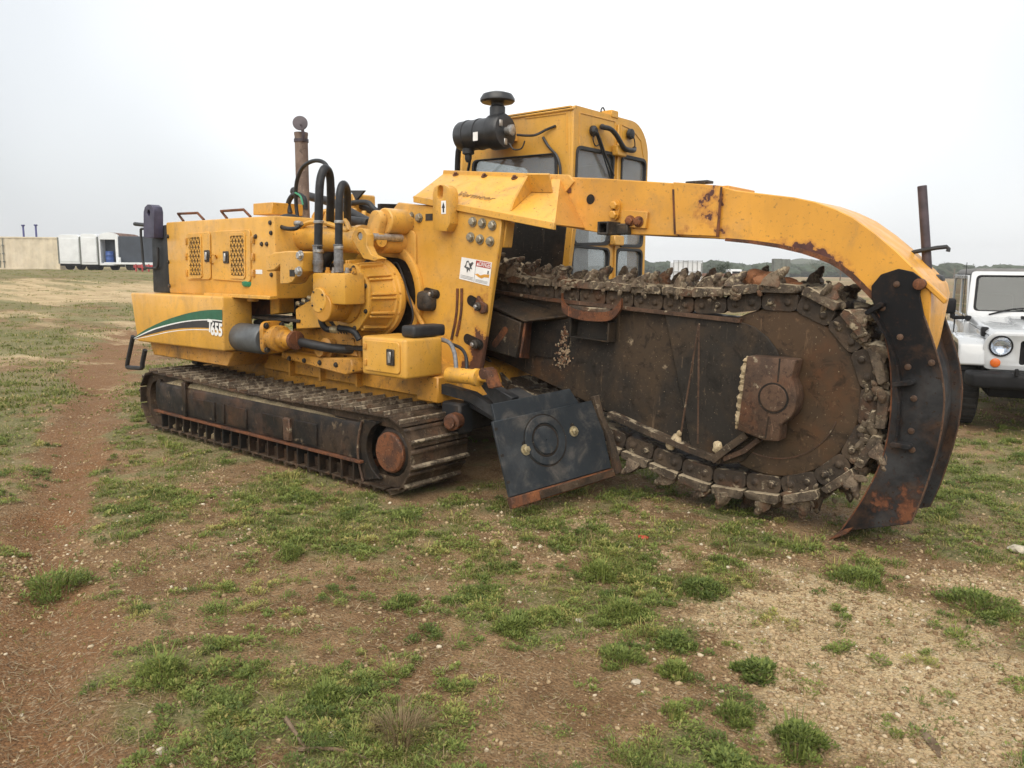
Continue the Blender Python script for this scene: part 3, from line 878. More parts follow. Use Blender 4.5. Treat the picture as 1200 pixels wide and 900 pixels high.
lathe('motor_cap', ((-5.741, 1.515)[0], 4.222, (-5.741, 1.515)[1]), (0, -1, 0), [(0.11, 0.0), (0.11, 0.02), (0.10, 0.028)], 'yellow', motor, 26)
for a in (0.6, 2.2, 3.7, 5.3):
    bolt_at('cap_bolt', ((-5.741, 1.515)[0] + 0.088 * math.cos(a), 4.194, (-5.741, 1.515)[1] + 0.088 * math.sin(a)), (0, -1, 0), 0.010, 'engine', motor, False)
cyl('motor_barrel', (mx0 + 0.16, 4.20, mz0 - 0.03), (mx0 + 0.16, 4.46, mz0 - 0.03), 0.125, 'yellow_low', motor, 24)
# hoses rising from the motor
def hose(pts, r, name='hydraulic_hose', mat='hose'):
    return tube(name, pts, r, mat, T, 12, 6)
h1x, h2x = (-5.845, 1.764)[0], (-5.551, 1.766)[0]
hose([(-5.845, 4.280, 1.764), (-5.827, 4.280, 2.044), (-5.799, 4.280, 2.406), (-5.796, 4.300, 2.565), (-5.813, 4.360, 2.647), (-5.855, 4.440, 2.596), (-5.929, 4.500, 2.413), (-6.076, 4.600, 2.198), (-6.414, 4.900, 1.992)], 0.037)
hose([(-5.551, 4.280, 1.766), (-5.543, 4.280, 2.003), (-5.526, 4.280, 2.322), (-5.530, 4.300, 2.450), (-5.559, 4.360, 2.499), (-5.642, 4.460, 2.440), (-5.826, 4.600, 2.243), (-6.201, 4.900, 2.031)], 0.033)
for hp, rr in (((-5.840, 4.280, 1.808), 0.047), ((-5.550, 4.280, 1.809), 0.043)):
    lathe('hose_sleeve', (hp[0], hp[1], hp[2] - 0.05), (0, 0, 1), [(rr * 0.92, 0.0), (rr * 0.92, 0.06), (rr, 0.065), (rr, 0.10), (rr * 0.9, 0.105), (rr * 0.9, 0.22), (rr, 0.225), (rr, 0.235)], 'sleeve', T, 14)
hose([(-6.780, 4.750, 2.225), (-6.813, 4.750, 2.409), (-6.752, 4.720, 2.616), (-6.613, 4.700, 2.750), (-6.407, 4.680, 2.792), (-6.250, 4.680, 2.761), (-6.164, 4.680, 2.662), (-6.136, 4.680, 2.575), (-6.165, 4.700, 2.501)], 0.019)
lathe('hose_fitting', (-6.150, 4.690, 2.539), (0.0, 0, -1), [(0.022, 0), (0.026, 0.01), (0.026, 0.045), (0.020, 0.05), (0.028, 0.055), (0.028, 0.085)], 'steel', T, 10)
hose([(-6.457, 4.720, 1.661), (-6.343, 4.700, 1.809), (-6.100, 4.660, 1.967), (-5.846, 4.620, 2.040), (-5.723, 4.600, 2.083)], 0.055, 'air_duct', 'rubber')
hose([(-6.658, 4.400, 2.260), (-6.522, 4.380, 2.169), (-6.320, 4.380, 2.148), (-6.298, 4.450, 2.197)], 0.020)
hose([(-6.692, 4.440, 2.240), (-6.611, 4.500, 2.272), (-6.591, 4.600, 2.261), (-6.680, 4.700, 2.220)], 0.028)
lathe('hose_fitting', (-6.362, 4.420, 2.197), (1, 0, 0.0), [(0.018, 0), (0.026, 0.01), (0.026, 0.06), (0.018, 0.065), (0.018, 0.10)], 'steel', T, 10)
hose([(-6.991, 4.800, 2.335), (-7.015, 4.800, 2.438), (-6.909, 4.800, 2.516), (-6.753, 4.800, 2.475), (-6.731, 4.800, 2.359)], 0.026)
hose([(-6.750, 4.700, 2.517), (-6.667, 4.700, 2.480), (-6.630, 4.700, 2.397)], 0.010, 'green_wire', 'cap')
# clamps, small lines and wiring that crowd the drive bay
for (cxp, rr3) in (((-5.815, 4.280, 2.175), 0.040), ((-5.830, 4.280, 1.926), 0.040), ((-5.533, 4.280, 2.167), 0.036), ((-5.543, 4.280, 1.953), 0.036)):
    lathe('hose_clamp', (cxp[0], cxp[1], cxp[2]), (0, 0, 1), [(rr3, 0.0), (rr3 + 0.004, 0.004), (rr3 + 0.004, 0.022), (rr3, 0.026)], 'steel', T, 14)
for k in range(7):
    a_ = rnd.uniform(-0.10, 0.12)
    hose([(-6.925, 4.660, 1.907), (-6.45 + a_, 4.60 + 0.03 * k, 1.95 - 0.05 * k), (-6.15 + a_, 4.55 + 0.03 * k, 1.72 - 0.04 * k), (-5.98 + a_ * 0.5, 4.60, 1.50 - 0.05 * k), (-5.95, 4.72, 1.20)], rnd.uniform(0.010, 0.020), 'small_line', 'rubber')
for k in range(4):
    hose([(-6.55 + 0.07 * k, 4.52, 1.36), (-6.40 + 0.09 * k, 4.46, 1.46 + 0.03 * k), (-6.10 + 0.05 * k, 4.48, 1.40), (-5.95 + 0.04 * k, 4.60, 1.18)], 0.013, 'small_line', 'rubber')
    lathe('line_fitting', (-6.40 + 0.09 * k, 4.46, 1.455 + 0.03 * k), (1, 0, -0.2), [(0.018, -0.03), (0.022, -0.02), (0.022, 0.02), (0.018, 0.03)], 'brass', T, 8)
for k in range(5):
    lathe('port_fitting', (mx0 + 0.08 + 0.09 * k, 4.33, mz1 - 0.002), (0, 0, 1), [(0.026, 0), (0.026, 0.02), (0.018, 0.024), (0.018, 0.05)], 'steel' if k % 2 else 'yellow_low', T, 8)
lathe('oil_filter', (-6.30, 4.62, 1.22), (0, 0, 1), [(0.075, 0), (0.08, 0.02), (0.08, 0.22), (0.05, 0.25), (0.05, 0.30)], 'shell', T, 18)
lathe('oil_filter', (-6.10, 4.64, 1.20), (0, 0, 1), [(0.06, 0), (0.065, 0.02), (0.065, 0.18), (0.04, 0.20), (0.04, 0.24)], 'white', T, 18)
hose([(-5.650, 4.420, 1.736), (-5.592, 4.450, 1.781), (-5.575, 4.550, 1.812), (-5.673, 4.750, 1.905)], 0.016, 'small_line', 'rubber')
hose([(-5.626, 4.400, 1.677), (-5.579, 4.420, 1.737), (-5.560, 4.480, 1.767), (-5.710, 4.700, 1.827)], 0.012, 'small_line', 'rubber')
# bundle of hoses and valve block on the far side of the bay
hose([(-7.498, 5.200, 2.613), (-7.224, 5.200, 2.545), (-6.818, 5.200, 2.456), (-6.410, 5.200, 2.304), (-6.202, 5.200, 2.230)], 0.045, 'hose_bundle', 'rubber')
hose([(-7.188, 5.600, 2.609), (-7.014, 5.600, 2.509), (-6.829, 5.600, 2.447), (-6.621, 5.600, 2.386), (-6.378, 5.600, 2.359), (-6.221, 5.600, 2.379)], 0.040, 'hose_bundle', 'rubber')
hose([(-7.091, 5.500, 2.542), (-6.947, 5.500, 2.482), (-6.776, 5.500, 2.483), (-6.609, 5.500, 2.466), (-6.502, 5.500, 2.392), (-6.291, 5.500, 2.341)], 0.028, 'hose_bundle', 'rubber')
hose([(-6.623, 5.100, 2.288), (-6.394, 5.100, 2.256), (-6.134, 5.100, 2.224)], 0.05, 'hose_bundle', 'rubber')
box('valve_block', (-7.303, 5.500, 2.479)[0], (-6.847, 5.500, 2.459)[0], 5.5, 5.8, (-7.069, 5.500, 2.324)[2], (-7.060, 5.500, 2.577)[2], 'yellow', T, 0.015)
slab('sun_shield', [(-7.015, 5.500, 2.619), (-6.675, 5.500, 2.600), (-6.818, 5.500, 2.502), (-6.886, 5.500, 2.585)], 0.03, 'black', T)
for k in range(7):
    p = (-6.881, 5.400, 2.366)
    x = p[0] + 0.13 * k
    cyl('valve_lever', (x, 5.4 + 0.02 * k, 2.16), (x + 0.01, 5.4 + 0.02 * k, 2.44 - 0.028 * k), 0.026, 'yellow', T, 10)
box('bay_roof_rail', -6.6, -5.5, 5.0, 5.12, 2.12, 2.2, 'yellow_low', T, 0.01)
for k in range(4):
    xx = -6.75 + 0.10 * k
    tube('fuel_line', [(xx, 4.9, 2.12), (xx + 0.02, 4.9, 2.30), (xx + 0.08, 4.95, 2.34), (xx + 0.10, 5.0, 2.12)], 0.024, 'yellow', T, 8, 4)

# track drive: grey accumulator, flange, rusty union and hoses above the track
acc = lathe('grey_cylinder', (-7.424, 4.300, 1.104), (1, 0, 0.0), [(0.05, 0.0), (0.115, 0.02), (0.142, 0.06), (0.142, 0.69), (0.125, 0.72)], 'tank', T, 28)
bmx = newbm()
bplate(bmx, [rquad([(4.19, 0.98), (4.43, 0.98), (4.43, 1.29), (4.19, 1.29)], 0.08, 4)], 'x', (-6.657, 4.300, 1.150)[0], (-6.657, 4.300, 1.150)[0] + 0.06)
union = fin('union_flange', bmx, 'yellow_low', T, 0.012)
ux = (-6.657, 4.300, 1.150)[0] + 0.06
for (yy, zz) in ((4.225, 1.02), (4.395, 1.02), (4.225, 1.25), (4.395, 1.25)):
    bolt_at('union_bolt', (ux, yy, zz), (1, 0, 0), 0.024, 'engine', union)
lathe('rotary_union', (ux - 0.01, 4.30, 1.13), (1, 0, 0), [(0.11, 0), (0.11, 0.06), (0.125, 0.07), (0.125, 0.14), (0.09, 0.16), (0.09, 0.24), (0.075, 0.25), (0.075, 0.35), (0.03, 0.36)], 'yellow_low', T, 20)
lathe('union_cap', (ux + 0.335, 4.30, 1.13), (1, 0, 0), [(0.088, 0), (0.088, 0.045), (0.05, 0.05)], 'rust', T, 12)
hose([(ux + 0.30, 4.34, 1.12), (ux + 0.5, 4.36, 1.10), (ux + 0.72, 4.45, 1.07), (ux + 0.86, 4.6, 1.06)], 0.042, 'hydraulic_hose', 'rubber')
prism('side_plate', [(ux - 0.10, 0.92), (ux - 0.08, 0.99), (ux + 0.5, 0.97), (ux + 0.98, 1.0), (ux + 1.02, 0.88), (ux + 0.9, 0.84)], 'y', 4.44, 4.66, 'yellow_low', T, 0.012)
for k in range(4):
    bolt_at('plate_bolt', (ux + 0.05 + 0.24 * k, 4.439, 0.925), (0, -1, 0), 0.020, 'engine', T)
prism('web_plate', [(ux + 0.02, 0.99), (ux + 0.92, 1.0), (ux + 0.86, 1.16), (ux + 0.55, 1.10), (ux + 0.2, 1.08)], 'y', 4.56, 4.60, 'yellow_low', T, 0.008)
prism('pedestal_plate', [(-6.433, 1.406), (-6.213, 1.494), (-6.059, 1.452), (-6.042, 1.249), (-6.429, 1.212)], 'y', 4.44, 4.74, 'yellow', T, 0.01)
prism('base_plate', [(-6.687, 1.199), (-6.048, 1.274), (-5.652, 1.232), (-5.663, 0.858), (-5.897, 0.869), (-6.152, 0.928), (-6.630, 0.924)], 'y', 4.58, 4.66, 'yellow_low', T, 0.01)
for (xa, ya) in (((-5.877, 1.048)), ((-5.741, 1.073))):
    prism('slot', capsule2((xa - 0.01, ya + 0.07), (xa + 0.015, ya - 0.07), 0.022), 'y', 4.572, 4.579, 'interior', T, 0.0)
hose([(-5.844, 4.300, 1.404), (-5.836, 4.300, 1.314), (-5.805, 4.340, 1.253), (-5.688, 4.400, 1.264), (-5.573, 4.440, 1.245), (-5.517, 4.460, 1.172)], 0.028)
lathe('hose_fitting', (-5.783, 4.360, 1.253), (1, 0.1, 0), [(0.03, 0), (0.034, 0.01), (0.034, 0.07), (0.026, 0.08)], 'brass', T, 8)
lathe('pump_body', (-6.055, 4.560, 1.052), (0, -1, 0), [(0.10, 0), (0.10, 0.06), (0.07, 0.08), (0.07, 0.14)], 'yellow_low', T, 18)
hose([(-7.204, 4.500, 1.236), (-6.927, 4.500, 1.284), (-6.710, 4.550, 1.275)], 0.03, 'hydraulic_hose', 'rubber')
box('hose_tray', -7.25, -6.35, 4.42, 4.72, 1.28, 1.31, 'engine', T, 0.006)

# ------------------------------------------------------------------ tool box with hatch and cushion
bx0, bx1 = -5.17, -4.63
tb = box('tool_box', bx0, bx1, 4.20, 4.61, 0.925, 1.245, 'yellow_clean', T, 0.025, 3)
hz = prism('hatch', rrect(bx0 + 0.05, bx1 - 0.06, 0.965, 1.215, 0.03), 'y', 4.186, 4.198, 'yellow_clean', tb, 0.004)
box('hatch_latch', bx1 - 0.20, bx1 - 0.11, 4.168, 4.185, 1.03, 1.16, 'engine', tb, 0.006)
box('latch_bar', bx1 - 0.172, bx1 - 0.138, 4.160, 4.167, 1.05, 1.14, 'steel', tb, 0.003)
for zz in (1.03, 1.16):
    box('hinge', bx0 + 0.045, bx0 + 0.085, 4.176, 4.186, zz - 0.025, zz + 0.025, 'yellow_low', tb, 0.003)
box('black_cushion', bx1 - 0.17, bx1 - 0.01, 4.30, 4.66, 1.249, 1.345, 'rubber', tb, 0.025, 3)

# ------------------------------------------------------------------ side panel with bolts, slots, decal and lifting lug
PYY = 5.00
pan = [(-5.599, 2.395), (-5.099, 2.336), (-4.336, 2.211), (-4.366, 1.974), (-4.425, 1.694), (-4.490, 1.335), (-4.567, 0.942), (-4.800, 0.778), (-5.954, 0.576), (-6.117, 1.665), (-5.817, 2.210)]
panel = prism('side_panel', pan, 'y', PYY, PYY + 0.05, 'panel', T, 0.008)
prism('doubler_plate', rquad([(-5.898, 1.910), (-5.819, 2.146), (-5.579, 2.278), (-5.488, 2.169), (-5.342, 2.120), (-5.341, 1.786), (-5.539, 1.885)], 0.05, 3), 'y', PYY - 0.025, PYY - 0.001, 'panel', panel, 0.008, 2)
gc = (GX + 0.06, GZ)
prism('recess_shade', circ((-5.771, 1.543)[0], (-5.771, 1.543)[1], 0.455, 40), 'y', PYY - 0.012, PYY - 0.002, 'interior', panel, 0.0)  # flat dark disc on the panel, painting the shade of an opening
gxx, gzz = (-5.771, 1.543)
plate('recess_rim', [circ(gxx, gzz, 0.52, 44), circ(gxx, gzz, 0.45, 44)], 'y', PYY - 0.05, PYY - 0.0005, 'panel', panel, 0.008, 2)
btm = [(-5.578, 4.940, 1.753), (-5.386, 4.940, 1.509), (-5.198, 4.940, 1.278)]
tube('brace_rod', btm, 0.022, 'yellow_low', panel, 8, 1)
tube('sensor_wire', [(-5.613, 4.930, 1.815), (-5.542, 4.920, 1.846), (-5.452, 4.900, 1.769), (-5.320, 4.880, 1.528), (-5.278, 4.880, 1.361), (-5.381, 4.900, 1.216)], 0.009, 'rubber', panel, 6, 5)
for p in [(-5.535, 5.000, 2.280), (-5.421, 5.000, 2.261), (-5.310, 5.000, 2.244), (-4.655, 5.000, 2.190), (-4.546, 5.000, 2.175), (-4.433, 5.000, 2.154), (-4.679, 5.000, 2.063), (-4.571, 5.000, 2.043), (-4.456, 5.000, 2.024)]:
    bolt_at('panel_bolt', (p[0], PYY - 0.001, p[2]), (0, -1, 0), 0.034, 'bolt', panel)
bm = newbm()
pp = (-5.186, 5.000, 2.247)
bbox(bm, pp[0] - 0.045, pp[0] + 0.045, PYY - 0.003, PYY - 0.001, pp[2] - 0.03, pp[2] + 0.03)
fin('small_decal', bm, 'engine', panel)
# adjustment slots with pins
for (a, b, c, tilt) in (((-5.225, 1.589), (-5.094, 1.570), 0.040, 0), ((-4.678, 1.530), (-4.540, 1.477), 0.045, 0), ((-4.718, 1.197), (-4.577, 1.155), 0.045, 0)):
    prism('pin_slot', capsule2(a, b, c), 'y', PYY - 0.004, PYY - 0.001, 'interior', panel, 0.0)
    bmz = newbm()
    blathe(bmz, (b[0] - 0.02, PYY - 0.004, b[1] + 0.005), (0, -1, 0), [(0.038, 0), (0.038, 0.05), (0.03, 0.06)], 16)
    fin('slot_pin', bmz, 'engine', panel)
    bolt_at('slot_bolt', (b[0] - 0.02, PYY - 0.064, b[1] + 0.005), (0, -1, 0), 0.019, 'steel', panel, False)
prism('lock_plate', [(-4.571, 1.577), (-4.532, 1.528), (-4.474, 1.502), (-4.473, 1.437), (-4.531, 1.421), (-4.610, 1.475)], 'y', PYY - 0.04, PYY - 0.006, 'rust', panel, 0.006)
for (a, b) in (((-4.831, 4.990, 1.628), (-4.905, 4.990, 1.179)), ((-4.780, 4.990, 1.630), (-4.842, 4.990, 1.213))):
    bm = newbm()
    btube(bm, [a, (a[0] * 0.5 + b[0] * 0.5 + 0.02, 4.995, a[2] * 0.5 + b[2] * 0.5), b], 0.012, 6, 4)
    fin('weld_groove', bm, 'rust', panel)
# warning decal
dq = [(-4.786, 1.897), (-4.438, 1.852), (-4.469, 1.656), (-4.816, 1.712)]
bm = newbm()
bplate(bm, [dq], 'y', PYY - 0.0035, PYY - 0.001)
dec = fin('warning_decal', bm, 'white', panel)
def dpt(u, v):
    a = Vector(dq[0]).lerp(Vector(dq[1]), u)
    b = Vector(dq[3]).lerp(Vector(dq[2]), u)
    c = a.lerp(b, v)
    return (c.x, c.y)
def dpoly(name, uv, mat, lift=0.0048):
    bm = newbm()
    bm.faces.new([bm.verts.new((*[dpt(u, v)[0]], PYY - lift, dpt(u, v)[1])) for (u, v) in uv])
    return fin(name, bm, mat, panel)
dpoly('decal_red_band', [(0.50, 0.03), (0.98, 0.03), (0.98, 0.28), (0.50, 0.28)], 'red')
dpoly('decal_triangle', [(0.525, 0.24), (0.565, 0.08), (0.605, 0.24)], 'white', 0.0056)
a_, b_ = dpt(0.61, 0.245), dpt(0.97, 0.245)
text('decal_word', 'DANGER', 0.055, 'white', panel, (a_[0], PYY - 0.005, a_[1]), (b_[0] - a_[0], 0, b_[1] - a_[1]), (0, 0, 1), 0.001, 0, 0.92, 0.66)
for (uv) in ([(0.495, 0.03), (0.503, 0.03), (0.503, 0.97), (0.495, 0.97)],):
    dpoly('decal_divider', uv, 'decal_black')
for k in range(3):
    dpoly('decal_text_line', [(0.04, 0.80 + 0.055 * k), (0.46, 0.80 + 0.055 * k), (0.46, 0.815 + 0.055 * k), (0.04, 0.815 + 0.055 * k)], 'tank')
    dpoly('decal_text_line', [(0.54, 0.84 + 0.045 * k), (0.94, 0.84 + 0.045 * k), (0.94, 0.853 + 0.045 * k), (0.54, 0.853 + 0.045 * k)], 'tank')
dpoly('decal_machine', [(0.50, 0.64), (0.60, 0.58), (0.68, 0.64), (0.80, 0.56), (0.97, 0.52), (0.97, 0.66), (0.82, 0.68), (0.74, 0.76), (0.62, 0.72)], 'orange')
dpoly('decal_figure', [(0.90, 0.38), (0.94, 0.38), (0.94, 0.52), (0.90, 0.52)], 'decal_black')
tri = [(0.18, 0.14), (0.24, 0.10), (0.30, 0.22), (0.38, 0.12), (0.42, 0.18), (0.36, 0.34), (0.40, 0.46), (0.32, 0.44), (0.34, 0.58), (0.28, 0.50), (0.24, 0.66), (0.21, 0.48), (0.12, 0.42), (0.16, 0.30)]
dpoly('decal_pictogram', tri, 'tank')
dpoly('decal_pictogram', [(0.20, 0.20), (0.26, 0.18), (0.28, 0.30), (0.33, 0.34), (0.30, 0.42), (0.25, 0.38), (0.20, 0.40)], 'white', 0.0056)
dpoly('decal_pictogram', [(0.30, 0.28), (0.36, 0.24), (0.35, 0.36), (0.31, 0.38)], 'decal_black', 0.0060)
# lifting lug standing on the panel
lugp = [(-5.034, 4.950, 2.126), (-5.039, 4.950, 2.431), (-5.016, 4.950, 2.487), (-4.964, 4.950, 2.506), (-4.902, 4.950, 2.502), (-4.846, 4.950, 2.474), (-4.826, 4.950, 2.427), (-4.832, 4.950, 2.179), (-4.878, 4.950, 2.112)]
lug_hole = capsule2((-4.943, 2.466), (-4.949, 2.419), 0.034)
lug = plate('lifting_lug', [[(p[0], p[2]) for p in lugp], lug_hole], 'y', PYY - 0.10, PYY - 0.002, 'panel', T, 0.012, 2)
ld = (-4.904, 2.314)
box('hook_decal', ld[0] - 0.028, ld[0] + 0.028, PYY - 0.1035, PYY - 0.101, ld[1] - 0.055, ld[1] + 0.055, 'white', lug, 0)
prism('hook_symbol', [(ld[0] - 0.008, ld[1] - 0.042), (ld[0] + 0.008, ld[1] - 0.042), (ld[0] + 0.008, ld[1] - 0.005), (ld[0] + 0.019, ld[1] - 0.005), (ld[0], ld[1] + 0.042), (ld[0] - 0.019, ld[1] - 0.005), (ld[0] - 0.008, ld[1] - 0.005)], 'y', PYY - 0.106, PYY - 0.1036, 'decal_black', lug, 0)
# panel return flange, tunnel walls and far panel
prism('panel_flange', [(-4.391, 2.211), (-4.325, 2.188), (-4.356, 1.975), (-4.412, 1.975)], 'y', PYY + 0.052, PYY + 0.16, 'panel', T, 0.006)
fp = [(-6.396, 2.526), (-4.509, 2.226), (-4.567, 1.685), (-4.623, 0.943), (-6.413, 0.705)]
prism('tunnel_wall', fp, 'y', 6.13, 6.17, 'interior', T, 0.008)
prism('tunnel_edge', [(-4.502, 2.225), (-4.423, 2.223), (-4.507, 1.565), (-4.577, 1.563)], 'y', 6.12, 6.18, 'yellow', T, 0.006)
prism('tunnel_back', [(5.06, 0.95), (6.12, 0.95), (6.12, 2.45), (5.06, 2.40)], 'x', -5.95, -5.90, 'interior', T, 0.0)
box('head_shaft', -5.28, -5.10, 4.90, 6.5, 1.42, 1.60, 'engine', T, 0.05, 3)

# ------------------------------------------------------------------ arm root: sloping cover, ridge and gussets
rl, rr_ = (-5.401, 5.420, 2.684), (-4.057, 5.420, 2.557)
ll, lm, lr = (-5.366, 4.985, 2.428), (-4.305, 4.985, 2.237), (-3.781, 4.985, 2.147)
ar = (-3.796, 5.419, 2.137)
def cov(u, v, h=0.0):
    a = Vector(ll).lerp(Vector(lr), u)
    b = Vector(rl).lerp(Vector(rr_), u)
    return a.lerp(b, v) + cn_ * h
cn_ = (Vector(lr) - Vector(ll)).cross(Vector(rl) - Vector(ll)).normalized()
if cn_.y > 0:
    cn_ = -cn_
bm = newbm()
gu, gv = 12, 5
lay = [[[bm.verts.new(cov(i / gu, j / gv, h)) for j in range(gv + 1)] for i in range(gu + 1)] for h in (0.0, -0.03)]
for i in range(gu):
    for j in range(gv):
        bm.faces.new((lay[0][i][j], lay[0][i + 1][j], lay[0][i + 1][j + 1], lay[0][i][j + 1]))
        bm.faces.new((lay[1][i][j + 1], lay[1][i + 1][j + 1], lay[1][i + 1][j], lay[1][i][j]))
rim = [(i, 0) for i in range(gu)] + [(gu, j) for j in range(gv)] + [(i, gv) for i in range(gu, 0, -1)] + [(0, j) for j in range(gv, 0, -1)]
for p_, q_ in zip(rim, rim[1:] + rim[:1]):
    bm.faces.new((lay[0][p_[0]][p_[1]], lay[1][p_[0]][p_[1]], lay[1][q_[0]][q_[1]], lay[0][q_[0]][q_[1]]))
cover = fin('arm_cover', bm, 'yellow', T)
bm = newbm()
bslab(bm, [Vector(lr) + Vector((0, 0, 0.0)), Vector(ar), Vector((-4.197, 5.418, 2.458)), Vector(rr_)], -0.02)
fin('cover_gusset', bm, 'arm', T, 0.003)
slab('cover_lip', [(ll[0], 4.975, ll[2] + 0.012), (lr[0], 4.975, lr[2] + 0.012), (lr[0], 4.975, lr[2] - 0.045), (ll[0], 4.975, ll[2] - 0.045)], 0.03, 'yellow', T)
slab('cover_end', [ll, rl, (rl[0] + 0.02, 5.42, ll[2]), (ll[0] + 0.02, 5.0, ll[2] - 0.03)], 0.02, 'yellow', T)
prism('ridge_plate', [(-5.412, 2.708), (-3.961, 2.568), (-3.908, 2.510), (-3.993, 2.426), (-4.073, 2.458), (-5.424, 2.650)], 'y', 5.40, 5.425, 'yellow', T, 0.004)
# small raised gusset on the cover
bm = newbm()
for pts in ([cov(0.70, 0.10, 0.003), cov(0.80, 0.62, 0.003), cov(0.80, 0.62, 0.16), cov(0.72, 0.20, 0.06)],
            [cov(0.80, 0.62, 0.003), cov(0.96, 0.66, 0.003), cov(0.96, 0.66, 0.16), cov(0.80, 0.62, 0.16)]):
    bslab(bm, pts, 0.02)
fin('cover_rib', bm, 'yellow', T, 0.003)
for (u, v) in ((0.12, 0.93), (0.38, 0.93), (0.64, 0.92)):
    p = cov(u, v, 0.0)
    lathe('cover_bolt', p, cn_, [(0.030, 0), (0.030, 0.008), (0.016, 0.009), (0.016, 0.025)], 'rust', cover, 10)
pr = (-4.229, 5.400, 2.514)
box('pin_keeper', pr[0] - 0.10, pr[0] + 0.10, 5.375, 5.398, pr[2] - 0.055, pr[2] + 0.055, 'arm', T, 0.01)
for dx in (-0.05, 0.05):
    bolt_at('keeper_bolt', (pr[0] + dx, 5.374, pr[2]), (0, -1, 0), 0.03, 'arm', T)
# worn lettering on the cover
xd = Vector(lr) - Vector(ll)
ud = Vector(rl) - Vector(ll)
tp = cov(0.27, 0.26, 0.004)
xd = cov(0.62, 0.26) - tp
ud = cov(0.27, 0.6) - cov(0.27, 0.2)
text('maker_name', 'Vermeer', 0.10, 'faded', cover, tp, xd, ud, 0.004, 0.3, 1.0, 1.2)

# ------------------------------------------------------------------ cab
CX0, CX1, CYN, CYF, CZ0, CZ1 = -5.92, -4.50, 6.20, 7.55, 1.05, 3.31
cab_prof = [(CYN, CZ0), (CYN, CZ1 - 0.03), (CYN + 0.03, CZ1)] + [(CYF - 0.34 + 0.34 * math.sin(a), CZ1 - 0.34 + 0.34 * math.cos(a)) for a in np.linspace(0, math.pi / 2, 9)] + [(CYF, CZ0)]
w1 = rquad([(6.257, 2.935), (6.877, 2.938), (6.834, 2.066), (6.226, 2.039)], 0.07)
w2 = rquad([(7.034, 2.939), (7.492, 2.937), (7.469, 2.058), (7.025, 2.050)], 0.07)
w3 = rquad([(6.220, 2.019), (6.837, 2.002), (6.798, 1.492), (6.182, 1.507)], 0.07)
w4 = rquad([(6.995, 2.006), (7.472, 2.004), (7.460, 1.495), (6.956, 1.497)], 0.07)
cab = plate('cab_rear_wall', [cab_prof, w1, w2, w3, w4], 'x', CX1 - 0.04, CX1, 'yellow_clean', T, 0.004)
cab.name = 'cab'
sw = rquad([(-5.756, 2.902), (-4.701, 2.887), (-4.688, 2.475), (-5.779, 2.563)], 0.06)
plate('side_wall', [[(CX0, CZ0), (CX0, CZ1 - 0.01), (CX1 - 0.042, CZ1 - 0.01), (CX1 - 0.042, CZ0)], sw], 'y', CYN + 0.001, CYN + 0.04, 'yellow_clean', cab, 0.004)
inner = [(y, z) for (y, z) in cab_prof]
rb = newbm()
outer_line = [(CYN + 0.001, CZ1 - 0.0)] + [(CYF - 0.34 + 0.339 * math.sin(a), CZ1 - 0.34 + 0.339 * math.cos(a)) for a in np.linspace(0, math.pi / 2, 9)] + [(CYF - 0.001, 2.75)]
in_line = [(y - (0.03 if i > 1 else 0), z - 0.03) for i, (y, z) in enumerate(outer_line)]
bprism(rb, outer_line + list(reversed(in_line)), 'x', CX0, CX1 - 0.042)
fin('roof', rb, 'yellow_clean', cab, 0.003)
plate('door_wall', [[(CX0, CZ0), (CX0, 2.95), (CX1 - 0.042, 2.95), (CX1 - 0.042, CZ0)], rrect(CX0 + 0.15, CX1 - 0.2, 1.55, 2.80, 0.08)], 'y', CYF - 0.045, CYF - 0.005, 'yellow_clean', cab, 0.004)
plate('windscreen_wall', [cab_prof, rrect(CYN + 0.15, CYF - 0.2, 1.6, 2.95, 0.1)], 'x', CX0 - 0.041, CX0 - 0.001, 'yellow_clean', cab, 0.004)
for (wq) in (w1, w2, w3, w4):
    sc = newbm()
    bplate(sc, [inset(wq, -0.022), inset(wq, 0.012)], 'x', CX1 - 0.03, CX1 + 0.016)
    fin('window_seal', sc, 'rubber', cab, 0.004)
    prism('window_pane', inset(wq, 0.004), 'x', CX1 - 0.022, CX1 - 0.016, 'cab_glass', cab, 0)
sc = newbm()
bplate(sc, [inset(sw, -0.022), inset(sw, 0.012)], 'y', CYN - 0.016, CYN + 0.03)
fin('window_seal', sc, 'rubber', cab, 0.004)
prism('window_pane', inset(sw, 0.004), 'y', CYN + 0.016, CYN + 0.022, 'cab_glass', cab, 0)
prism('window_pane', rrect(CX0 + 0.15, CX1 - 0.2, 1.55, 2.80, 0.08), 'y', CYF - 0.030, CYF - 0.024, 'cab_glass', cab, 0)
prism('window_pane', rrect(CYN + 0.15, CYF - 0.2, 1.6, 2.95, 0.1), 'x', CX0 - 0.024, CX0 - 0.018, 'cab_glass', cab, 0)
# inside: seat, console, lining
box('cab_floor', CX0 + 0.01, CX1 - 0.05, CYN + 0.05, CYF - 0.06, CZ0 + 0.01, CZ0 + 0.06, 'cab_inside', cab, 0)
box('seat', -5.55, -5.05, 6.6, 7.15, 1.30, 1.62, 'cab_inside', cab, 0.06, 3)
box('seat_back', -5.10, -4.92, 6.62, 7.13, 1.60, 2.40, 'cab_inside', cab, 0.06, 3)
box('console', -5.80, -5.55, 6.35, 7.35, 1.1, 1.9, 'cab_inside', cab, 0.04, 2)
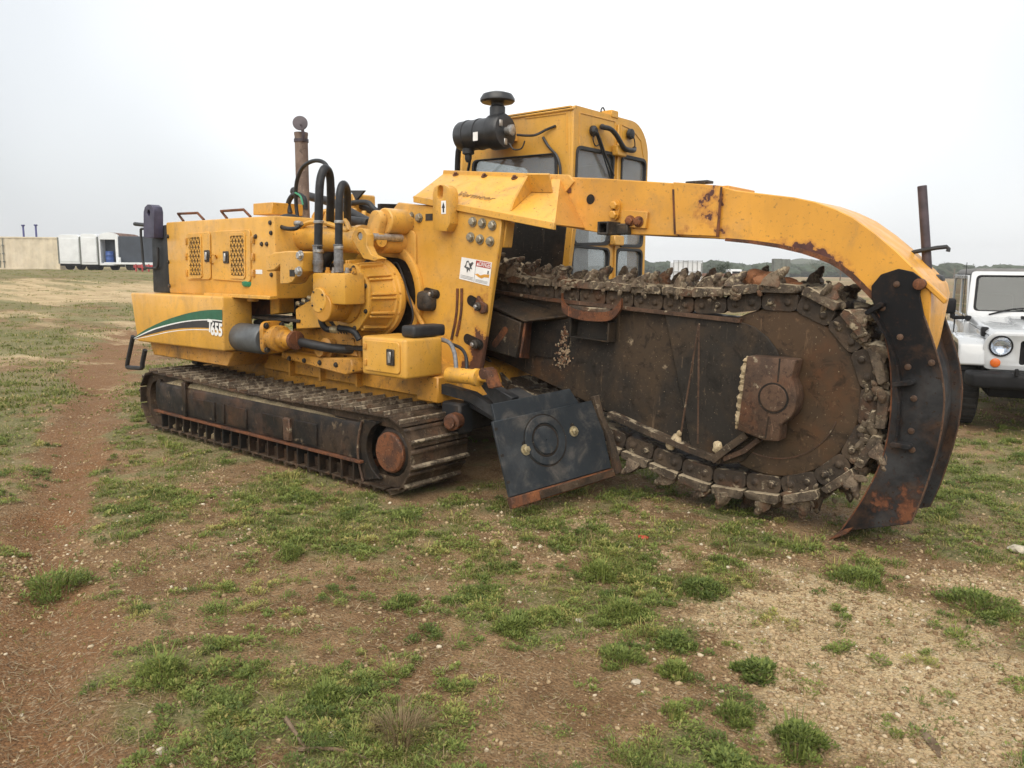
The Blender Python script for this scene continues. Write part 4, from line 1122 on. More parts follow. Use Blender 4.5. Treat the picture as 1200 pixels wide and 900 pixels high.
# raised panel creases on rear and side walls
seam = [(6.943, 3.317), (6.978, 2.941)]
box('door_edge', CX1 + 0.0005, CX1 + 0.02, seam[0][0] - 0.012, seam[0][0] + 0.012, 1.2, CZ1 - 0.08, 'yellow_clean', cab, 0.004)
for zz in ((-4.500, 6.961, 2.973)[2], (-4.500, 6.974, 2.095)[2]):
    box('door_hinge', CX1 + 0.002, CX1 + 0.07, seam[0][0] - 0.10, seam[0][0] + 0.08, zz - 0.05, zz + 0.05, 'yellow', cab, 0.01)
box('roof_box', CX1 - 0.14, CX1 + 0.01, (-4.500, 6.820, 3.315)[1], (-4.500, 6.942, 3.333)[1], CZ1 - 0.02, CZ1 + 0.05, 'yellow', cab, 0.006)
tube('roof_hook', [(CX1 - 0.05, 6.72, CZ1), (CX1 - 0.05, 6.72, CZ1 + 0.04), (CX1 - 0.05, 6.75, CZ1 + 0.065), (CX1 - 0.05, 6.78, CZ1 + 0.04)], 0.007, 'rubber', cab, 6, 3)
for pts_ in ([(-4.499, 6.296, 2.944), (-4.499, 6.292, 3.252), (-4.499, 6.898, 3.257), (-4.499, 6.912, 2.983)], [(-4.499, 7.022, 2.980), (-4.499, 7.008, 3.244), (-4.499, 7.219, 3.222), (-4.499, 7.392, 3.134), (-4.499, 7.453, 2.977)]):
    tube('pressed_rib', pts_, 0.007, 'yellow_clean', cab, 6, 1)
tube('pressed_rib', [(-4.575, 6.199, 2.892), (-4.584, 6.199, 3.244), (-5.077, 6.199, 3.252)], 0.007, 'yellow_clean', cab, 6, 1)
tube('roof_gutter', [(CX0, CYN - 0.006, CZ1 - 0.035), (CX1, CYN - 0.006, CZ1 - 0.035)], 0.010, 'yellow_clean', cab, 6, 1)
# black grab handle and wiper
tube('grab_handle', [(-4.490, 6.660, 3.179), (-4.420, 6.557, 3.149), (-4.410, 6.675, 3.148), (-4.410, 6.783, 3.107), (-4.410, 6.879, 3.037), (-4.410, 6.960, 2.994), (-4.410, 7.104, 2.994), (-4.470, 7.224, 3.034)], 0.024, 'rubber', cab, 10, 4)
tube('handle_wire', [(-4.490, 7.143, 3.161), (-4.440, 7.145, 3.140), (-4.430, 7.165, 3.074), (-4.440, 7.176, 3.017)], 0.007, 'rubber', cab, 6, 4)
lathe('marker_lamp', (-4.499, 7.141, 3.166), (1, 0, 0), [(0.035, 0), (0.055, 0.02), (0.05, 0.05), (0.02, 0.06)], 'rubber', cab, 12)
tube('wiper_arm', [(-4.470, 6.445, 3.100), (-4.450, 6.517, 3.096), (-4.460, 6.656, 2.935), (-4.470, 6.849, 2.727)], 0.013, 'rubber', cab, 6, 2)
tube('wiper_arm', [(-4.470, 6.532, 3.080), (-4.470, 6.658, 2.903), (-4.475, 6.795, 2.714)], 0.008, 'rubber', cab, 6, 2)
lathe('wiper_motor', (-4.499, 6.501, 3.114), (1, 0, 0), [(0.05, 0), (0.05, 0.03), (0.03, 0.05)], 'rubber', cab, 10)
tube('wiper_hose', [(-4.485, 6.525, 3.088), (-4.480, 6.491, 3.036), (-4.480, 6.537, 2.978), (-4.480, 6.609, 3.011), (-4.480, 6.607, 3.051)], 0.006, 'rubber', cab, 6, 4)
# air cleaner on brackets in front of the cab side, with cap
FYc = 5.86
fc0 = (-5.624, 5.860, 3.114)
filt = lathe('air_cleaner', (fc0[0], FYc, 3.085), (1, 0, 0.0), [(0.10, 0.0), (0.135, 0.015), (0.142, 0.03), (0.142, 0.11), (0.148, 0.112), (0.148, 0.13), (0.142, 0.132), (0.142, 0.26), (0.148, 0.262), (0.148, 0.28), (0.142, 0.282), (0.142, 0.42), (0.150, 0.43), (0.165, 0.44), (0.165, 0.56), (0.15, 0.585), (0.10, 0.59)], 'filter', T, 32)
lathe('cleaner_knob', (fc0[0] + 0.59, FYc, 3.085), (1, 0, 0), [(0.035, 0), (0.035, 0.04), (0.05, 0.045), (0.05, 0.075), (0.03, 0.08)], 'steel', filt, 14)
for k in range(3):
    a = 2.1 * k + 0.4
    box('cleaner_clip', fc0[0] + 0.585, fc0[0] + 0.60, FYc + 0.10 * math.cos(a) - 0.02, FYc + 0.10 * math.cos(a) + 0.02, 3.085 + 0.10 * math.sin(a) - 0.03, 3.085 + 0.10 * math.sin(a) + 0.03, 'steel', filt, 0.004)
ncx = (-5.145, 5.860, 3.355)[0]
lathe('intake_cap', (ncx, FYc, 3.21), (0, 0, 1), [(0.075, 0.0), (0.075, 0.10), (0.06, 0.115), (0.06, 0.135), (0.15, 0.14), (0.165, 0.155), (0.165, 0.175), (0.14, 0.215), (0.08, 0.235), (0.02, 0.24)], 'filter', T, 30)
lathe('dust_valve', (fc0[0] + 0.12, FYc - 0.02, 2.96), (0, 0, -1), [(0.06, 0.0), (0.06, 0.05), (0.035, 0.06), (0.035, 0.10), (0.02, 0.13)], 'rubber', filt, 12)
box('cleaner_bracket', fc0[0] + 0.1, fc0[0] + 0.45, FYc + 0.12, CYN, 3.04, 3.10, 'yellow', filt, 0.006)
prism('cleaner_label', [(fc0[0] + 0.30, 3.08), (fc0[0] + 0.36, 3.08), (fc0[0] + 0.36, 3.00), (fc0[0] + 0.30, 3.00)], 'y', FYc - 0.147, FYc - 0.1435, 'white', filt, 0)
tube('cab_cable', [(-4.933, 5.900, 3.043), (-4.907, 6.020, 3.049), (-4.884, 6.120, 3.067), (-4.800, 6.170, 3.112), (-4.700, 6.185, 3.139)], 0.012, 'rubber', cab, 6, 4)
tube('cab_cable', [(-4.847, 6.185, 3.048), (-4.766, 6.170, 2.952), (-4.666, 6.160, 2.864), (-4.623, 6.160, 2.767), (-4.616, 6.160, 2.673)], 0.014, 'rubber', cab, 6, 4)
tube('cab_cable', [(-5.747, 6.000, 3.102), (-5.843, 6.050, 2.982), (-5.904, 6.100, 2.804)], 0.03, 'rubber', cab, 8, 3)
tube('cab_cable', [(-5.582, 5.950, 2.932), (-5.640, 6.000, 2.843), (-5.711, 6.050, 2.769)], 0.014, 'rubber', cab, 6, 3)
tube('cab_cable', [(-4.942, 5.800, 2.955), (-4.889, 5.800, 2.896), (-4.797, 5.800, 2.896), (-4.757, 5.800, 2.961)], 0.007, 'rubber', cab, 6, 4)

# ------------------------------------------------------------------ crumber arm: box beam curving down behind the chain
AY0, AY1 = 5.42, 5.94
top = [(-4.209, 2.574), (-3.691, 2.526), (-3.000, 2.445), (-2.602, 2.394), (-2.516, 2.366), (-2.091, 2.297), (-1.945, 2.260), (-1.814, 2.210), (-1.692, 2.148), (-1.554, 2.048), (-1.419, 1.934), (-1.302, 1.823), (-1.218, 1.735), (-1.198, 1.663), (-1.186, 1.379), (-1.184, 1.166)]
bot = [(-1.305, 1.209), (-1.524, 1.621), (-1.597, 1.690), (-1.676, 1.766), (-1.751, 1.823), (-1.825, 1.864), (-1.905, 1.895), (-2.010, 1.930), (-2.178, 1.969), (-2.376, 2.000), (-2.637, 2.031), (-2.912, 2.052), (-3.318, 2.073), (-3.678, 2.097), (-4.202, 2.183)]
bm = newbm()
A, B = bprism(bm, top + bot, 'y', AY0, AY1)
for q in (14, 15, 16):
    B[q].co.y = AY0 + (0.30, 0.06, 0.06)[q - 14]
arm = fin('crumber_arm', bm, ['arm', 'rust'], T, 0.006)
for p in arm.data.polygons:
    if p.normal.z < -0.25 and abs(p.normal.y) < 0.3 and p.center.x > -3.2:
        p.material_index = 1
inner_edge = [(-1.529, 1.626), (-1.597, 1.693), (-1.676, 1.768), (-1.751, 1.826), (-1.825, 1.867), (-1.905, 1.898), (-2.010, 1.933), (-2.178, 1.972), (-2.376, 2.003), (-2.570, 2.024)]
bm = newbm()
for i_, (p_, q_) in enumerate(zip(inner_edge, inner_edge[1:])):
    hh_ = 0.030 - 0.0022 * i_
    bprism(bm, [(p_[0], p_[1] - 0.012), (q_[0], q_[1] - 0.012), (q_[0] + 0.006, q_[1] + hh_ - 0.0022), (p_[0] + 0.008, p_[1] + hh_)], 'y', AY0 - 0.010, AY1 + 0.004)
fin('inner_flange', bm, 'rust', arm)
def apl(name, pts, y0, y1, mat='arm', bev=0.004):
    return prism(name, pts, 'y', y0, y1, mat, arm, bev)
apl('arm_collar', [(-3.000, 2.451), (-2.609, 2.402), (-2.624, 2.046), (-2.962, 2.065)], AY0 - 0.016, AY0 - 0.001)
apl('collar_weld', [(-2.618, 2.395), (-2.602, 2.394), (-2.610, 2.040), (-2.634, 2.044)], AY0 - 0.022, AY0 - 0.0165, 'rust', 0.002)
apl('collar_weld', [(-3.005, 2.399), (-2.987, 2.398), (-2.959, 2.072), (-2.977, 2.066)], AY0 - 0.020, AY0 - 0.0165, 'rust', 0.002)
box('strap', *sorted(((-2.951, 5.500, 2.458)[0], (-2.770, 5.500, 2.447)[0])), 5.5, 5.6, (-2.866, 5.500, 2.441)[2], (-2.866, 5.500, 2.441)[2] + 0.02, 'engine', arm, 0.003)
box('strap', *sorted(((-3.045, 5.500, 2.464)[0], (-2.576, 5.500, 2.435)[0])), 5.44, 5.9, 2.30, 2.405, 'arm', arm, 0.004)
hp = (-3.752, 2.363)
lathe('arm_hole', (hp[0], AY0 + 0.001, hp[1]), (0, -1, 0), [(0.040, 0.0), (0.040, 0.002)], 'interior', arm, 20)
apl('bolt_plate', [(-3.434, 2.266), (-3.203, 2.241), (-3.214, 2.116), (-3.445, 2.135)], AY0 - 0.03, AY0 - 0.001)
apl('bolt_plate', capsule2((-3.502, 2.302), (-3.508, 2.229), 0.04), AY0 - 0.022, AY0 - 0.001)
for p in [(-3.502, 5.420, 2.302), (-3.508, 5.420, 2.229), (-3.353, 5.420, 2.178), (-3.276, 5.420, 2.169)]:
    bolt_at('plate_bolt', (p[0], AY0 - (0.031 if p[0] > -3.48 else 0.023), p[2]), (0, -1, 0), 0.034, 'arm' if p[0] < -3.42 else 'rust', arm)
tq = (-3.509, 5.360, 2.121)
bm = newbm()
sx, sz = tq[0], tq[2]
bplate(bm, [[(sx - 0.05, sz - 0.05), (sx + 0.05, sz - 0.05), (sx + 0.05, sz + 0.05), (sx - 0.05, sz + 0.05)], [(sx - 0.034, sz - 0.034), (sx + 0.034, sz - 0.034), (sx + 0.034, sz + 0.034), (sx - 0.034, sz + 0.034)]], 'y', 5.24, AY0 - 0.002)
fin('tube_socket', bm, 'engine', arm, 0.003)
apl('socket_block', [(-3.489, 2.158), (-3.363, 2.158), (-3.352, 2.073), (-3.486, 2.072)], 5.36, AY0 - 0.002, 'engine', 0.008)
ed = (-3.967, 2.442)
box('arm_tag', ed[0] - 0.025, ed[0] + 0.025, AY0 - 0.008, AY0 - 0.001, ed[1] - 0.02, ed[1] + 0.02, 'rust', arm, 0.004)
# tail cap plate and folded flap
prism('tail_flap', [(-1.257, 1.735), (-1.225, 1.751), (-1.108, 1.641), (-1.120, 1.610)], 'y', 5.405, 5.47, 'arm', arm, 0.006)
lathe('tail_pin', ((-1.256, 1.730)[0], 5.40, (-1.256, 1.730)[1]), (0, -1, 0), [(0.035, 0), (0.035, 0.05), (0.02, 0.055)], 'rust', arm, 14)

# crumber shoe: two crescent side plates and the curved back sheet between them
rt = [(-1.244, 1.761), (-1.251, 1.667), (-1.217, 1.537), (-1.164, 1.408), (-1.107, 1.249), (-1.083, 1.151), (-1.066, 1.046), (-1.063, 0.930), (-1.068, 0.816), (-1.083, 0.690), (-1.108, 0.557), (-1.144, 0.387), (-1.196, 0.214)]
lt = [(-1.622, 0.067), (-1.552, 0.195), (-1.500, 0.308), (-1.441, 0.450), (-1.396, 0.595), (-1.372, 0.728), (-1.363, 0.864), (-1.365, 0.997), (-1.374, 1.119), (-1.390, 1.231), (-1.413, 1.333), (-1.443, 1.434), (-1.483, 1.536), (-1.529, 1.627), (-1.537, 1.713), (-1.484, 1.787), (-1.385, 1.823), (-1.301, 1.805)]
SY0, SY1 = 5.37, 5.88
shoe = prism('crumber_shoe', rt + lt, 'y', SY0, SY0 + 0.022, 'shoe', T, 0.004)
prism('shoe_plate', rt + lt, 'y', SY1 - 0.022, SY1, 'shoe', shoe, 0.004)
bm = newbm()
back = rt[3:]
for (q0, q1) in zip(back, back[1:]):
    d = (Vector(q1) - Vector(q0)).normalized()
    nrm = Vector((d.y, -d.x)) * 0.018
    if nrm.x > 0:
        nrm = -nrm
    i0, i1 = Vector(q0) + nrm * 3.0, Vector(q1) + nrm * 3.0
    bprism(bm, [(i0.x, i0.y), (i1.x, i1.y), (i1.x + nrm.x, i1.y + nrm.y), (i0.x + nrm.x, i0.y + nrm.y)], 'y', SY0 + 0.024, SY1 - 0.024)
fin('back_sheet', bm, 'shoe', shoe)
for yy in (SY0 + 0.004, SY1 - 0.004):
    tube('worn_edge', [(p_[0], yy, p_[1]) for p_ in rt[2:]], 0.0065, 'bearing', shoe, 6, 2)
tube('worn_edge', [(p_[0], SY0 + 0.004, p_[1]) for p_ in lt[:13]], 0.0065, 'rust', shoe, 6, 2)
ribp = [(-1.523, 5.360, 1.557), (-1.472, 5.360, 1.489), (-1.414, 5.360, 1.400), (-1.373, 5.360, 1.311), (-1.341, 5.360, 1.222), (-1.322, 5.360, 1.126)]
bm = newbm()
for a, b in zip(ribp, ribp[1:]):
    bslab(bm, [(a[0], 5.30, a[2]), (b[0], 5.30, b[2]), (b[0], 5.368, b[2]), (a[0], 5.368, a[2])], 0.016)
fin('stiffener', bm, 'shoe', shoe)
ribp = [(-1.337, 5.360, 1.092), (-1.314, 5.360, 0.996), (-1.307, 5.360, 0.888), (-1.309, 5.360, 0.788), (-1.319, 5.360, 0.720)]
bm = newbm()
for a, b in zip(ribp, ribp[1:]):
    bslab(bm, [(a[0], 5.30, a[2]), (b[0], 5.30, b[2]), (b[0], 5.368, b[2]), (a[0], 5.368, a[2])], 0.016)
fin('stiffener', bm, 'shoe', shoe)
for (a, b) in (((-1.527, 1.547), (-1.454, 1.598)), ((-1.332, 1.106), (-1.245, 1.125)), ((-1.320, 0.724), (-1.229, 0.721))):
    prism('stiffener_lug', capsule2(a, b, 0.016), 'y', 5.29, 5.368, 'shoe', shoe, 0.004)
for p in [(-1.460, 5.370, 1.576), (-1.386, 5.370, 1.727), (-1.342, 5.370, 1.399), (-1.283, 5.370, 1.215), (-1.234, 5.370, 1.021), (-1.234, 5.370, 0.814), (-1.220, 5.370, 0.695), (-1.151, 5.370, 1.253)]:
    lathe('shoe_bolt', (p[0], SY0 - 0.001, p[2]), (0, -1, 0), [(0.020, 0), (0.020, 0.006), (0.010, 0.010)], 'bearing', shoe, 12)
prism('shoe_lip', [(-1.708, -0.018), (-1.591, 0.093), (-1.538, 0.117), (-1.578, 0.060)], 'y', SY0 - 0.004, SY1 + 0.004, 'rust', shoe, 0.003)
# survey mast standing on the far side of the arm tail
mp = Vector((-1.328, 5.860, 1.809))
mt = Vector((-1.404, 5.860, 2.367))
mast = tube('survey_mast', [mp - Vector((0, 0, 0.25)), mp, mt], 0.029, 'mast', T, 12, 1)
hb = mp.lerp(mt, 0.25)
tube('mast_lever', [hb + Vector((-0.12, -0.03, -0.10)), hb + Vector((-0.11, -0.03, -0.03)), hb + Vector((0, -0.04, 0.0)), hb + Vector((0.12, 0.0, 0.02)), hb + Vector((0.13, 0.0, -0.01))], 0.014, 'rubber', mast, 8, 2)
box('mast_bracket', mp.x - 0.07, mp.x + 0.10, 5.80, 5.93, mp.z - 0.22, mp.z - 0.02, 'rubber', mast, 0.03, 2)

# ------------------------------------------------------------------ digging boom
BY0, BY1 = 5.47, 5.93
DX, DZ = (-2.161, 0.944)
DR_ = 0.60
bpts = [(-5.478, 1.649), (-4.820, 1.599), (-4.228, 1.544), (-3.695, 1.512), (-3.060, 1.475), (-2.458, 1.439), (-2.340, 1.405), (-2.235, 1.338), (-2.162, 1.252), (-2.119, 1.146), (-2.109, 0.983), (-2.152, 0.763), (-2.225, 0.597), (-2.364, 0.417), (-2.509, 0.366), (-2.943, 0.465), (-3.525, 0.619), (-4.120, 0.789), (-4.711, 0.958), (-5.481, 1.137)]
boom = prism('digging_boom', bpts, 'y', BY0, BY1, 'boom', T, 0.006)
bm = newbm()
blathe(bm, (DX, 5.96, DZ), (0, -1, 0), [(DR_ - 0.03, 0), (DR_, 0.01), (DR_, 0.505), (DR_ - 0.012, 0.517), (0.05, 0.517)], 64)
drum = fin('tail_drum', bm, 'drum', boom)
prism('boom_end_plate', [(-3.043, 1.477), (-2.445, 1.441), (-2.327, 1.407), (-2.223, 1.340), (-2.150, 1.255), (-2.107, 1.150), (-2.098, 0.988), (-2.140, 0.769), (-2.213, 0.604), (-2.351, 0.424), (-2.496, 0.374), (-2.764, 0.436)], 'y', 5.425, 5.468, 'boom', boom, 0.004)
plate('drum_ring', [circ(DX, DZ, 0.47, 56, math.pi * 1.03, math.pi * 1.9) + list(reversed(circ(DX, DZ, 0.462, 56, math.pi * 1.03, math.pi * 1.9)))], 'y', 5.436, 5.4425, 'bearing', boom, 0.0)
# bearing block with its shaft end and clay bead
bb = rquad([(-2.302, 1.212), (-1.956, 1.210), (-1.980, 1.080)], 0.01, 1)[:6]
blk = [(-2.302, 1.212), (-2.062, 1.216), (-1.956, 1.210), (-1.980, 1.080), (-1.947, 1.019), (-1.934, 0.950), (-1.942, 0.879), (-1.965, 0.823), (-2.038, 0.754), (-2.040, 0.640), (-2.149, 0.632), (-2.347, 0.681)]
bearing = prism('bearing_block', blk, 'y', 5.28, 5.424, 'bearing', boom, 0.012, 2)
bc = (-2.097, 0.937)
plate('shaft_groove', [circ(bc[0], bc[1], 0.108, 28), circ(bc[0], bc[1], 0.096, 28)], 'y', 5.276, 5.281, 'interior', boom, 0.0)
lathe('shaft_end', (bc[0], 5.282, bc[1]), (0, -1, 0), [(0.095, 0), (0.095, 0.004), (0.09, 0.008)], 'bearing', boom, 26)
for (a, b) in (((-2.066, 1.214), (-2.071, 1.049)), ((-2.120, 0.806), (-2.136, 0.647))):
    bm = newbm()
    bslab(bm, [(a[0] - 0.006, 5.2785, a[1]), (a[0] + 0.006, 5.2785, a[1]), (b[0] + 0.006, 5.2785, b[1]), (b[0] - 0.006, 5.2785, b[1])], 0.003)
    fin('split_line', bm, 'interior', boom)
bm = newbm()
p0, p1 = Vector((-2.319, 5.330, 1.202)), Vector((-2.368, 5.330, 0.680))
btube(bm, [p0.lerp(p1, t) + Vector((rnd.uniform(-0.006, 0.006), rnd.uniform(-0.01, 0.02), 0)) for t in np.linspace(0, 1, 40)], 0.02, 9, 2, lambda t: (0.026 + 0.005 * math.sin(t * 47) + 0.005 * math.sin(t * 121 + 1)) * min(1.0, 0.3 + 6 * t, 0.2 + 5 * (1 - t)))
for v in bm.verts:
    v.co += Vector((rnd.uniform(-0.004, 0.004), rnd.uniform(-0.004, 0.004), rnd.uniform(-0.004, 0.004)))
fin('clay_bead', bm, 'weld', boom)
# chain rails, brackets, pockets and the welded stiffeners on the side
def rail(name, pts, w, y0, y1, mat):
    bm = newbm()
    P = [Vector(p) for p in pts]
    for a, b in zip(P, P[1:]):
        d = (b - a).normalized()
        n = Vector((-d.y, d.x)) * w
        bprism(bm, [tuple(a), tuple(b), tuple(b + n), tuple(a + n)], 'y', y0, y1)
    return fin(name, bm, mat, boom, 0.003)
rail('chain_rail', [(-4.827, 1.588), (-4.190, 1.532), (-3.661, 1.500), (-3.031, 1.465), (-2.422, 1.431)], 0.03, 5.40, 5.466, 'bearing')
rail('chain_rail', [(-3.517, 0.609), (-3.144, 0.512), (-2.768, 0.426), (-2.514, 0.381)], 0.045, 5.38, 5.466, 'chain')
rail('scraper_bar', [(-2.542, 0.390), (-2.413, 0.514), (-2.288, 0.621)], 0.05, 5.34, 5.424, 'chain')
rail('scraper_bar', [(-2.479, 0.410), (-2.318, 0.500), (-2.208, 0.605)], 0.035, 5.37, 5.424, 'bearing')
# tall narrow rib shaped like an inverted V on the end plate
for (a, b) in (((-2.750, 1.411), (-2.867, 0.531)), ((-2.750, 1.411), (-2.718, 0.500))):
    bm = newbm()
    btube(bm, [(a[0], 5.424, a[1]), (b[0], 5.424, b[1])], 0.008, 6, 1)
    fin('weld_seam', bm, 'bearing', boom)
# root brackets near the side panel
prism('root_bracket', [(-4.755, 1.468), (-4.302, 1.347), (-4.355, 1.042), (-4.836, 1.112)], 'y', 5.22, 5.26, 'boom', boom, 0.006)
slab('root_bracket_top', [(-4.679, 5.220, 1.472), (-4.269, 5.220, 1.350), (-3.976, 5.466, 1.397), (-4.713, 5.466, 1.548)], 0.02, 'boom', boom)
slab('root_bracket_end', [(-4.286, 5.240, 1.349), (-4.338, 5.240, 1.045), (-4.427, 5.466, 1.012), (-4.393, 5.466, 1.348)], 0.02, 'rust', boom)
prism('bracket_slot', capsule2((-4.594, 1.147), (-4.477, 1.274), 0.03), 'y', 5.214, 5.2195, 'rust', boom, 0)
prism('pocket_shade', [(-4.447, 1.323), (-3.955, 1.384), (-3.968, 1.181), (-4.064, 1.042), (-4.493, 1.039)], 'y', 5.455, 5.4685, 'interior', boom, 0)  # flat dark sheet, painting the shade of a recess between the plates
pk = [(-3.893, 1.404), (-3.504, 1.380), (-3.507, 1.222), (-3.897, 1.246)]
plate('pocket_box', [pk, inset(pk, 0.016)], 'y', 5.36, 5.466, 'boom', boom, 0.003)
prism('pocket_back', inset(pk, 0.012), 'y', 5.455, 5.4675, 'boom', boom, 0)
hpts = [(-3.963, 5.360, 1.530), (-3.953, 5.360, 1.467), (-3.890, 5.360, 1.420), (-3.743, 5.360, 1.391), (-3.535, 5.360, 1.391), (-3.439, 5.360, 1.426), (-3.378, 5.360, 1.503)]
bm = newbm()
for a, b in zip(spline(hpts, 4), spline(hpts, 4)[1:]):
    bslab(bm, [(a.x, 5.33, a.z), (b.x, 5.33, b.z), (b.x, 5.33, b.z + 0.075), (a.x, 5.33, a.z + 0.075)], -0.03)
fin('chain_guide', bm, 'rust', boom)
tube('guide_bar', [(-3.906, 5.380, 1.482), (-3.717, 5.380, 1.468), (-3.501, 5.380, 1.463)], 0.03, 'chain', boom, 8, 1)
bm = newbm()
for k in range(190):
    t = rnd.random() ** 0.8
    q = Vector((-4.009, 5.440, 1.339)).lerp(Vector((-4.037, 5.440, 0.971)), t) + Vector((rnd.gauss(0, 0.014 + 0.030 * t), rnd.uniform(0.012, 0.018), rnd.gauss(0, 0.02)))
    bmesh.ops.create_icosphere(bm, subdivisions=1, radius=rnd.triangular(0.004, 0.015, 0.006), matrix=Matrix.Translation(q) @ Matrix.Rotation(rnd.uniform(0, 3), 4, 'Y') @ Matrix.Diagonal((1.2, 0.3, 0.9, 1)))
o = fin('clay_splash', bm, 'splash', boom, merge=False)
o['kind'] = 'stuff'
for (a, r_) in (((-2.902, 5.420, 0.499), 0.05), ((-2.945, 5.420, 0.459), 0.045), ((-2.544, 5.400, 0.503), 0.045), ((-2.509, 5.400, 0.470), 0.03), ((-2.875, 5.420, 0.557), 0.025)):
    bm = newbm()
    bmesh.ops.create_icosphere(bm, subdivisions=2, radius=r_)
    for v in bm.verts:
        v.co *= rnd.uniform(0.75, 1.15)
        v.co.y *= 0.7
        v.co += Vector(a)
    fin('clay_lump', bm, 'weld', boom)

# ------------------------------------------------------------------ digging chain: links, pads and cutters all the way round
LR = DR_ + 0.062
CHY = 5.70
def chain_points():
    pts = []
    top_ = [(-4.700, 1.626), (-4.403, 1.606), (-3.683, 1.579), (-3.202, 1.560), (-2.695, 1.536)]
    bot_ = [(-2.634, 0.269), (-2.925, 0.321), (-3.276, 0.397), (-3.651, 0.479), (-4.100, 0.576), (-4.588, 0.689)]
    sx, sz, sr = -5.19, 1.50, 0.34
    for a in np.linspace(math.pi * 1.42, math.pi * 0.56, 14):
        pts.append((sx + sr * math.cos(a), sz + sr * math.sin(a)))
    pts += top_
    for a in np.linspace(math.pi * 0.50, -math.pi * 0.50, 24):
        pts.append((DX + LR * math.cos(a), DZ + LR * math.sin(a)))
    pts += bot_
    return pts
cp = chain_points()
cp.append(cp[0])
seg_l = [math.dist(a, b) for a, b in zip(cp, cp[1:])]
tot = sum(seg_l)
NP = round(tot / 0.262)
pitch_c = tot / NP
def chain_at(s):
    s %= tot
    for (a, b, l) in zip(cp, cp[1:], seg_l):
        if s <= l:
            t = s / l
            return Vector((a[0] + (b[0] - a[0]) * t, a[1] + (b[1] - a[1]) * t))
        s -= l
    return Vector(cp[0])
# shared meshes: x along travel, y across, z outwards
def mesh_only(o):
    me = o.data
    bpy.data.objects.remove(o)
    return me
def link_mesh():
    bm = newbm()
    bprism(bm, rrect(-0.127, 0.127, -0.062, 0.062, 0.042, 4), 'y', -0.022, 0.022)
    for x in (-0.062, 0.062):
        blathe(bm, (x, -0.020, 0), (0, -1, 0), [(0.033, 0), (0.033, 0.004), (0.023, 0.006), (0.021, 0.016), (0.014, 0.019)], 12)
    return mesh_only(fin('chain_link', bm, 'chain', None, 0.003, merge=False))
def roller_mesh():
    bm = newbm()
    for x in (-0.066, 0.066):
        bcyl(bm, (x, -0.22, 0), (x, 0.22, 0), 0.034, 10)
    return mesh_only(fin('chain_roller', bm, 'chain', None))
def pad_mesh(seed):
    r = random.Random(seed)
    bm = newbm()
    bprism(bm, [(-0.124, 0.062), (0.120, 0.062), (0.126, 0.082), (0.114, 0.118), (-0.10, 0.132), (-0.126, 0.108)], 'y', -0.32, 0.32)
    bmesh.ops.subdivide_edges(bm, edges=[e for e in bm.edges if e.calc_length() > 0.3], cuts=12)
    for v in bm.verts:
        v.co += Vector((r.uniform(-0.005, 0.005), r.uniform(-0.006, 0.006), r.uniform(-0.004, 0.010) if v.co.z > 0.09 else 0))
    return mesh_only(fin('chain_pad', bm, 'pad', None, 0.004))
def cutter_mesh(seed):
    r = random.Random(seed)
    bm = newbm()
    lean = r.uniform(0.9, 1.15)
    # forged holder: broad foot rising to a forward leaning collar
    foot = [(-0.085, 0.0), (0.065, 0.0), (0.075, 0.030), (0.045 * lean, 0.075), (0.055 * lean, 0.105), (0.020, 0.125), (-0.030, 0.095), (-0.070, 0.045)]
    bprism(bm, foot, 'y', -0.036, 0.036)
    bmesh.ops.subdivide_edges(bm, edges=[e for e in bm.edges if abs(e.verts[0].co.y - e.verts[1].co.y) > 0.05], cuts=2)
    for v in bm.verts:
        if abs(v.co.y) > 0.02:
            v.co.y *= 1.25 - 4.0 * v.co.z * 0.7
        v.co += Vector((r.uniform(-0.006, 0.006), r.uniform(-0.005, 0.005), r.uniform(-0.005, 0.005)))
    d = Vector((0.62 * lean, r.uniform(-0.12, 0.12), 0.70)).normalized()
    blathe(bm, Vector((0.018, 0, 0.072)), d, [(0.038, 0.0), (0.041, 0.045), (0.031, 0.052), (0.033, 0.070 + 0.01 * lean), (0.020, 0.100 if seed % 3 else 0.085), (0.008, 0.118 if seed % 3 else 0.092)], 10)
    return mesh_only(fin('cutter', bm, 'cutter', None, 0.004, 1, 32, merge=False))
lk, rl_m = link_mesh(), roller_mesh()
pads = [pad_mesh(k) for k in range(5)]
cuts = [cutter_mesh(k) for k in range(9)]
bm = newbm()
nn = 150
rings = []
for i in range(nn):
    a, b = chain_at(tot * i / nn), chain_at(tot * i / nn + 0.02)
    t = (b - a).normalized()
    n_ = Vector((-t.y, t.x))
    rings.append([bm.verts.new((a.x + n_.x * o_, CHY + yy, a.y + n_.y * o_)) for (o_, yy) in ((-0.03, -0.15), (-0.03, 0.15), (0.04, 0.15), (0.04, -0.15))])
for i in range(nn):
    a, b = rings[i], rings[(i + 1) % nn]
    for k in range(4):
        j = (k + 1) % 4
        bm.faces.new((a[k], a[j], b[j], b[k]))
chain = fin('digging_chain', bm, 'chain', T)
lat = [(-0.28, -0.07, 0.10, 0.27), (-0.25, -0.12, 0.14), (-0.27, -0.02, 0.12, 0.25), (-0.29, -0.14, 0.22), (-0.26, 0.0, 0.16), (-0.28, -0.10, 0.05, 0.20)]
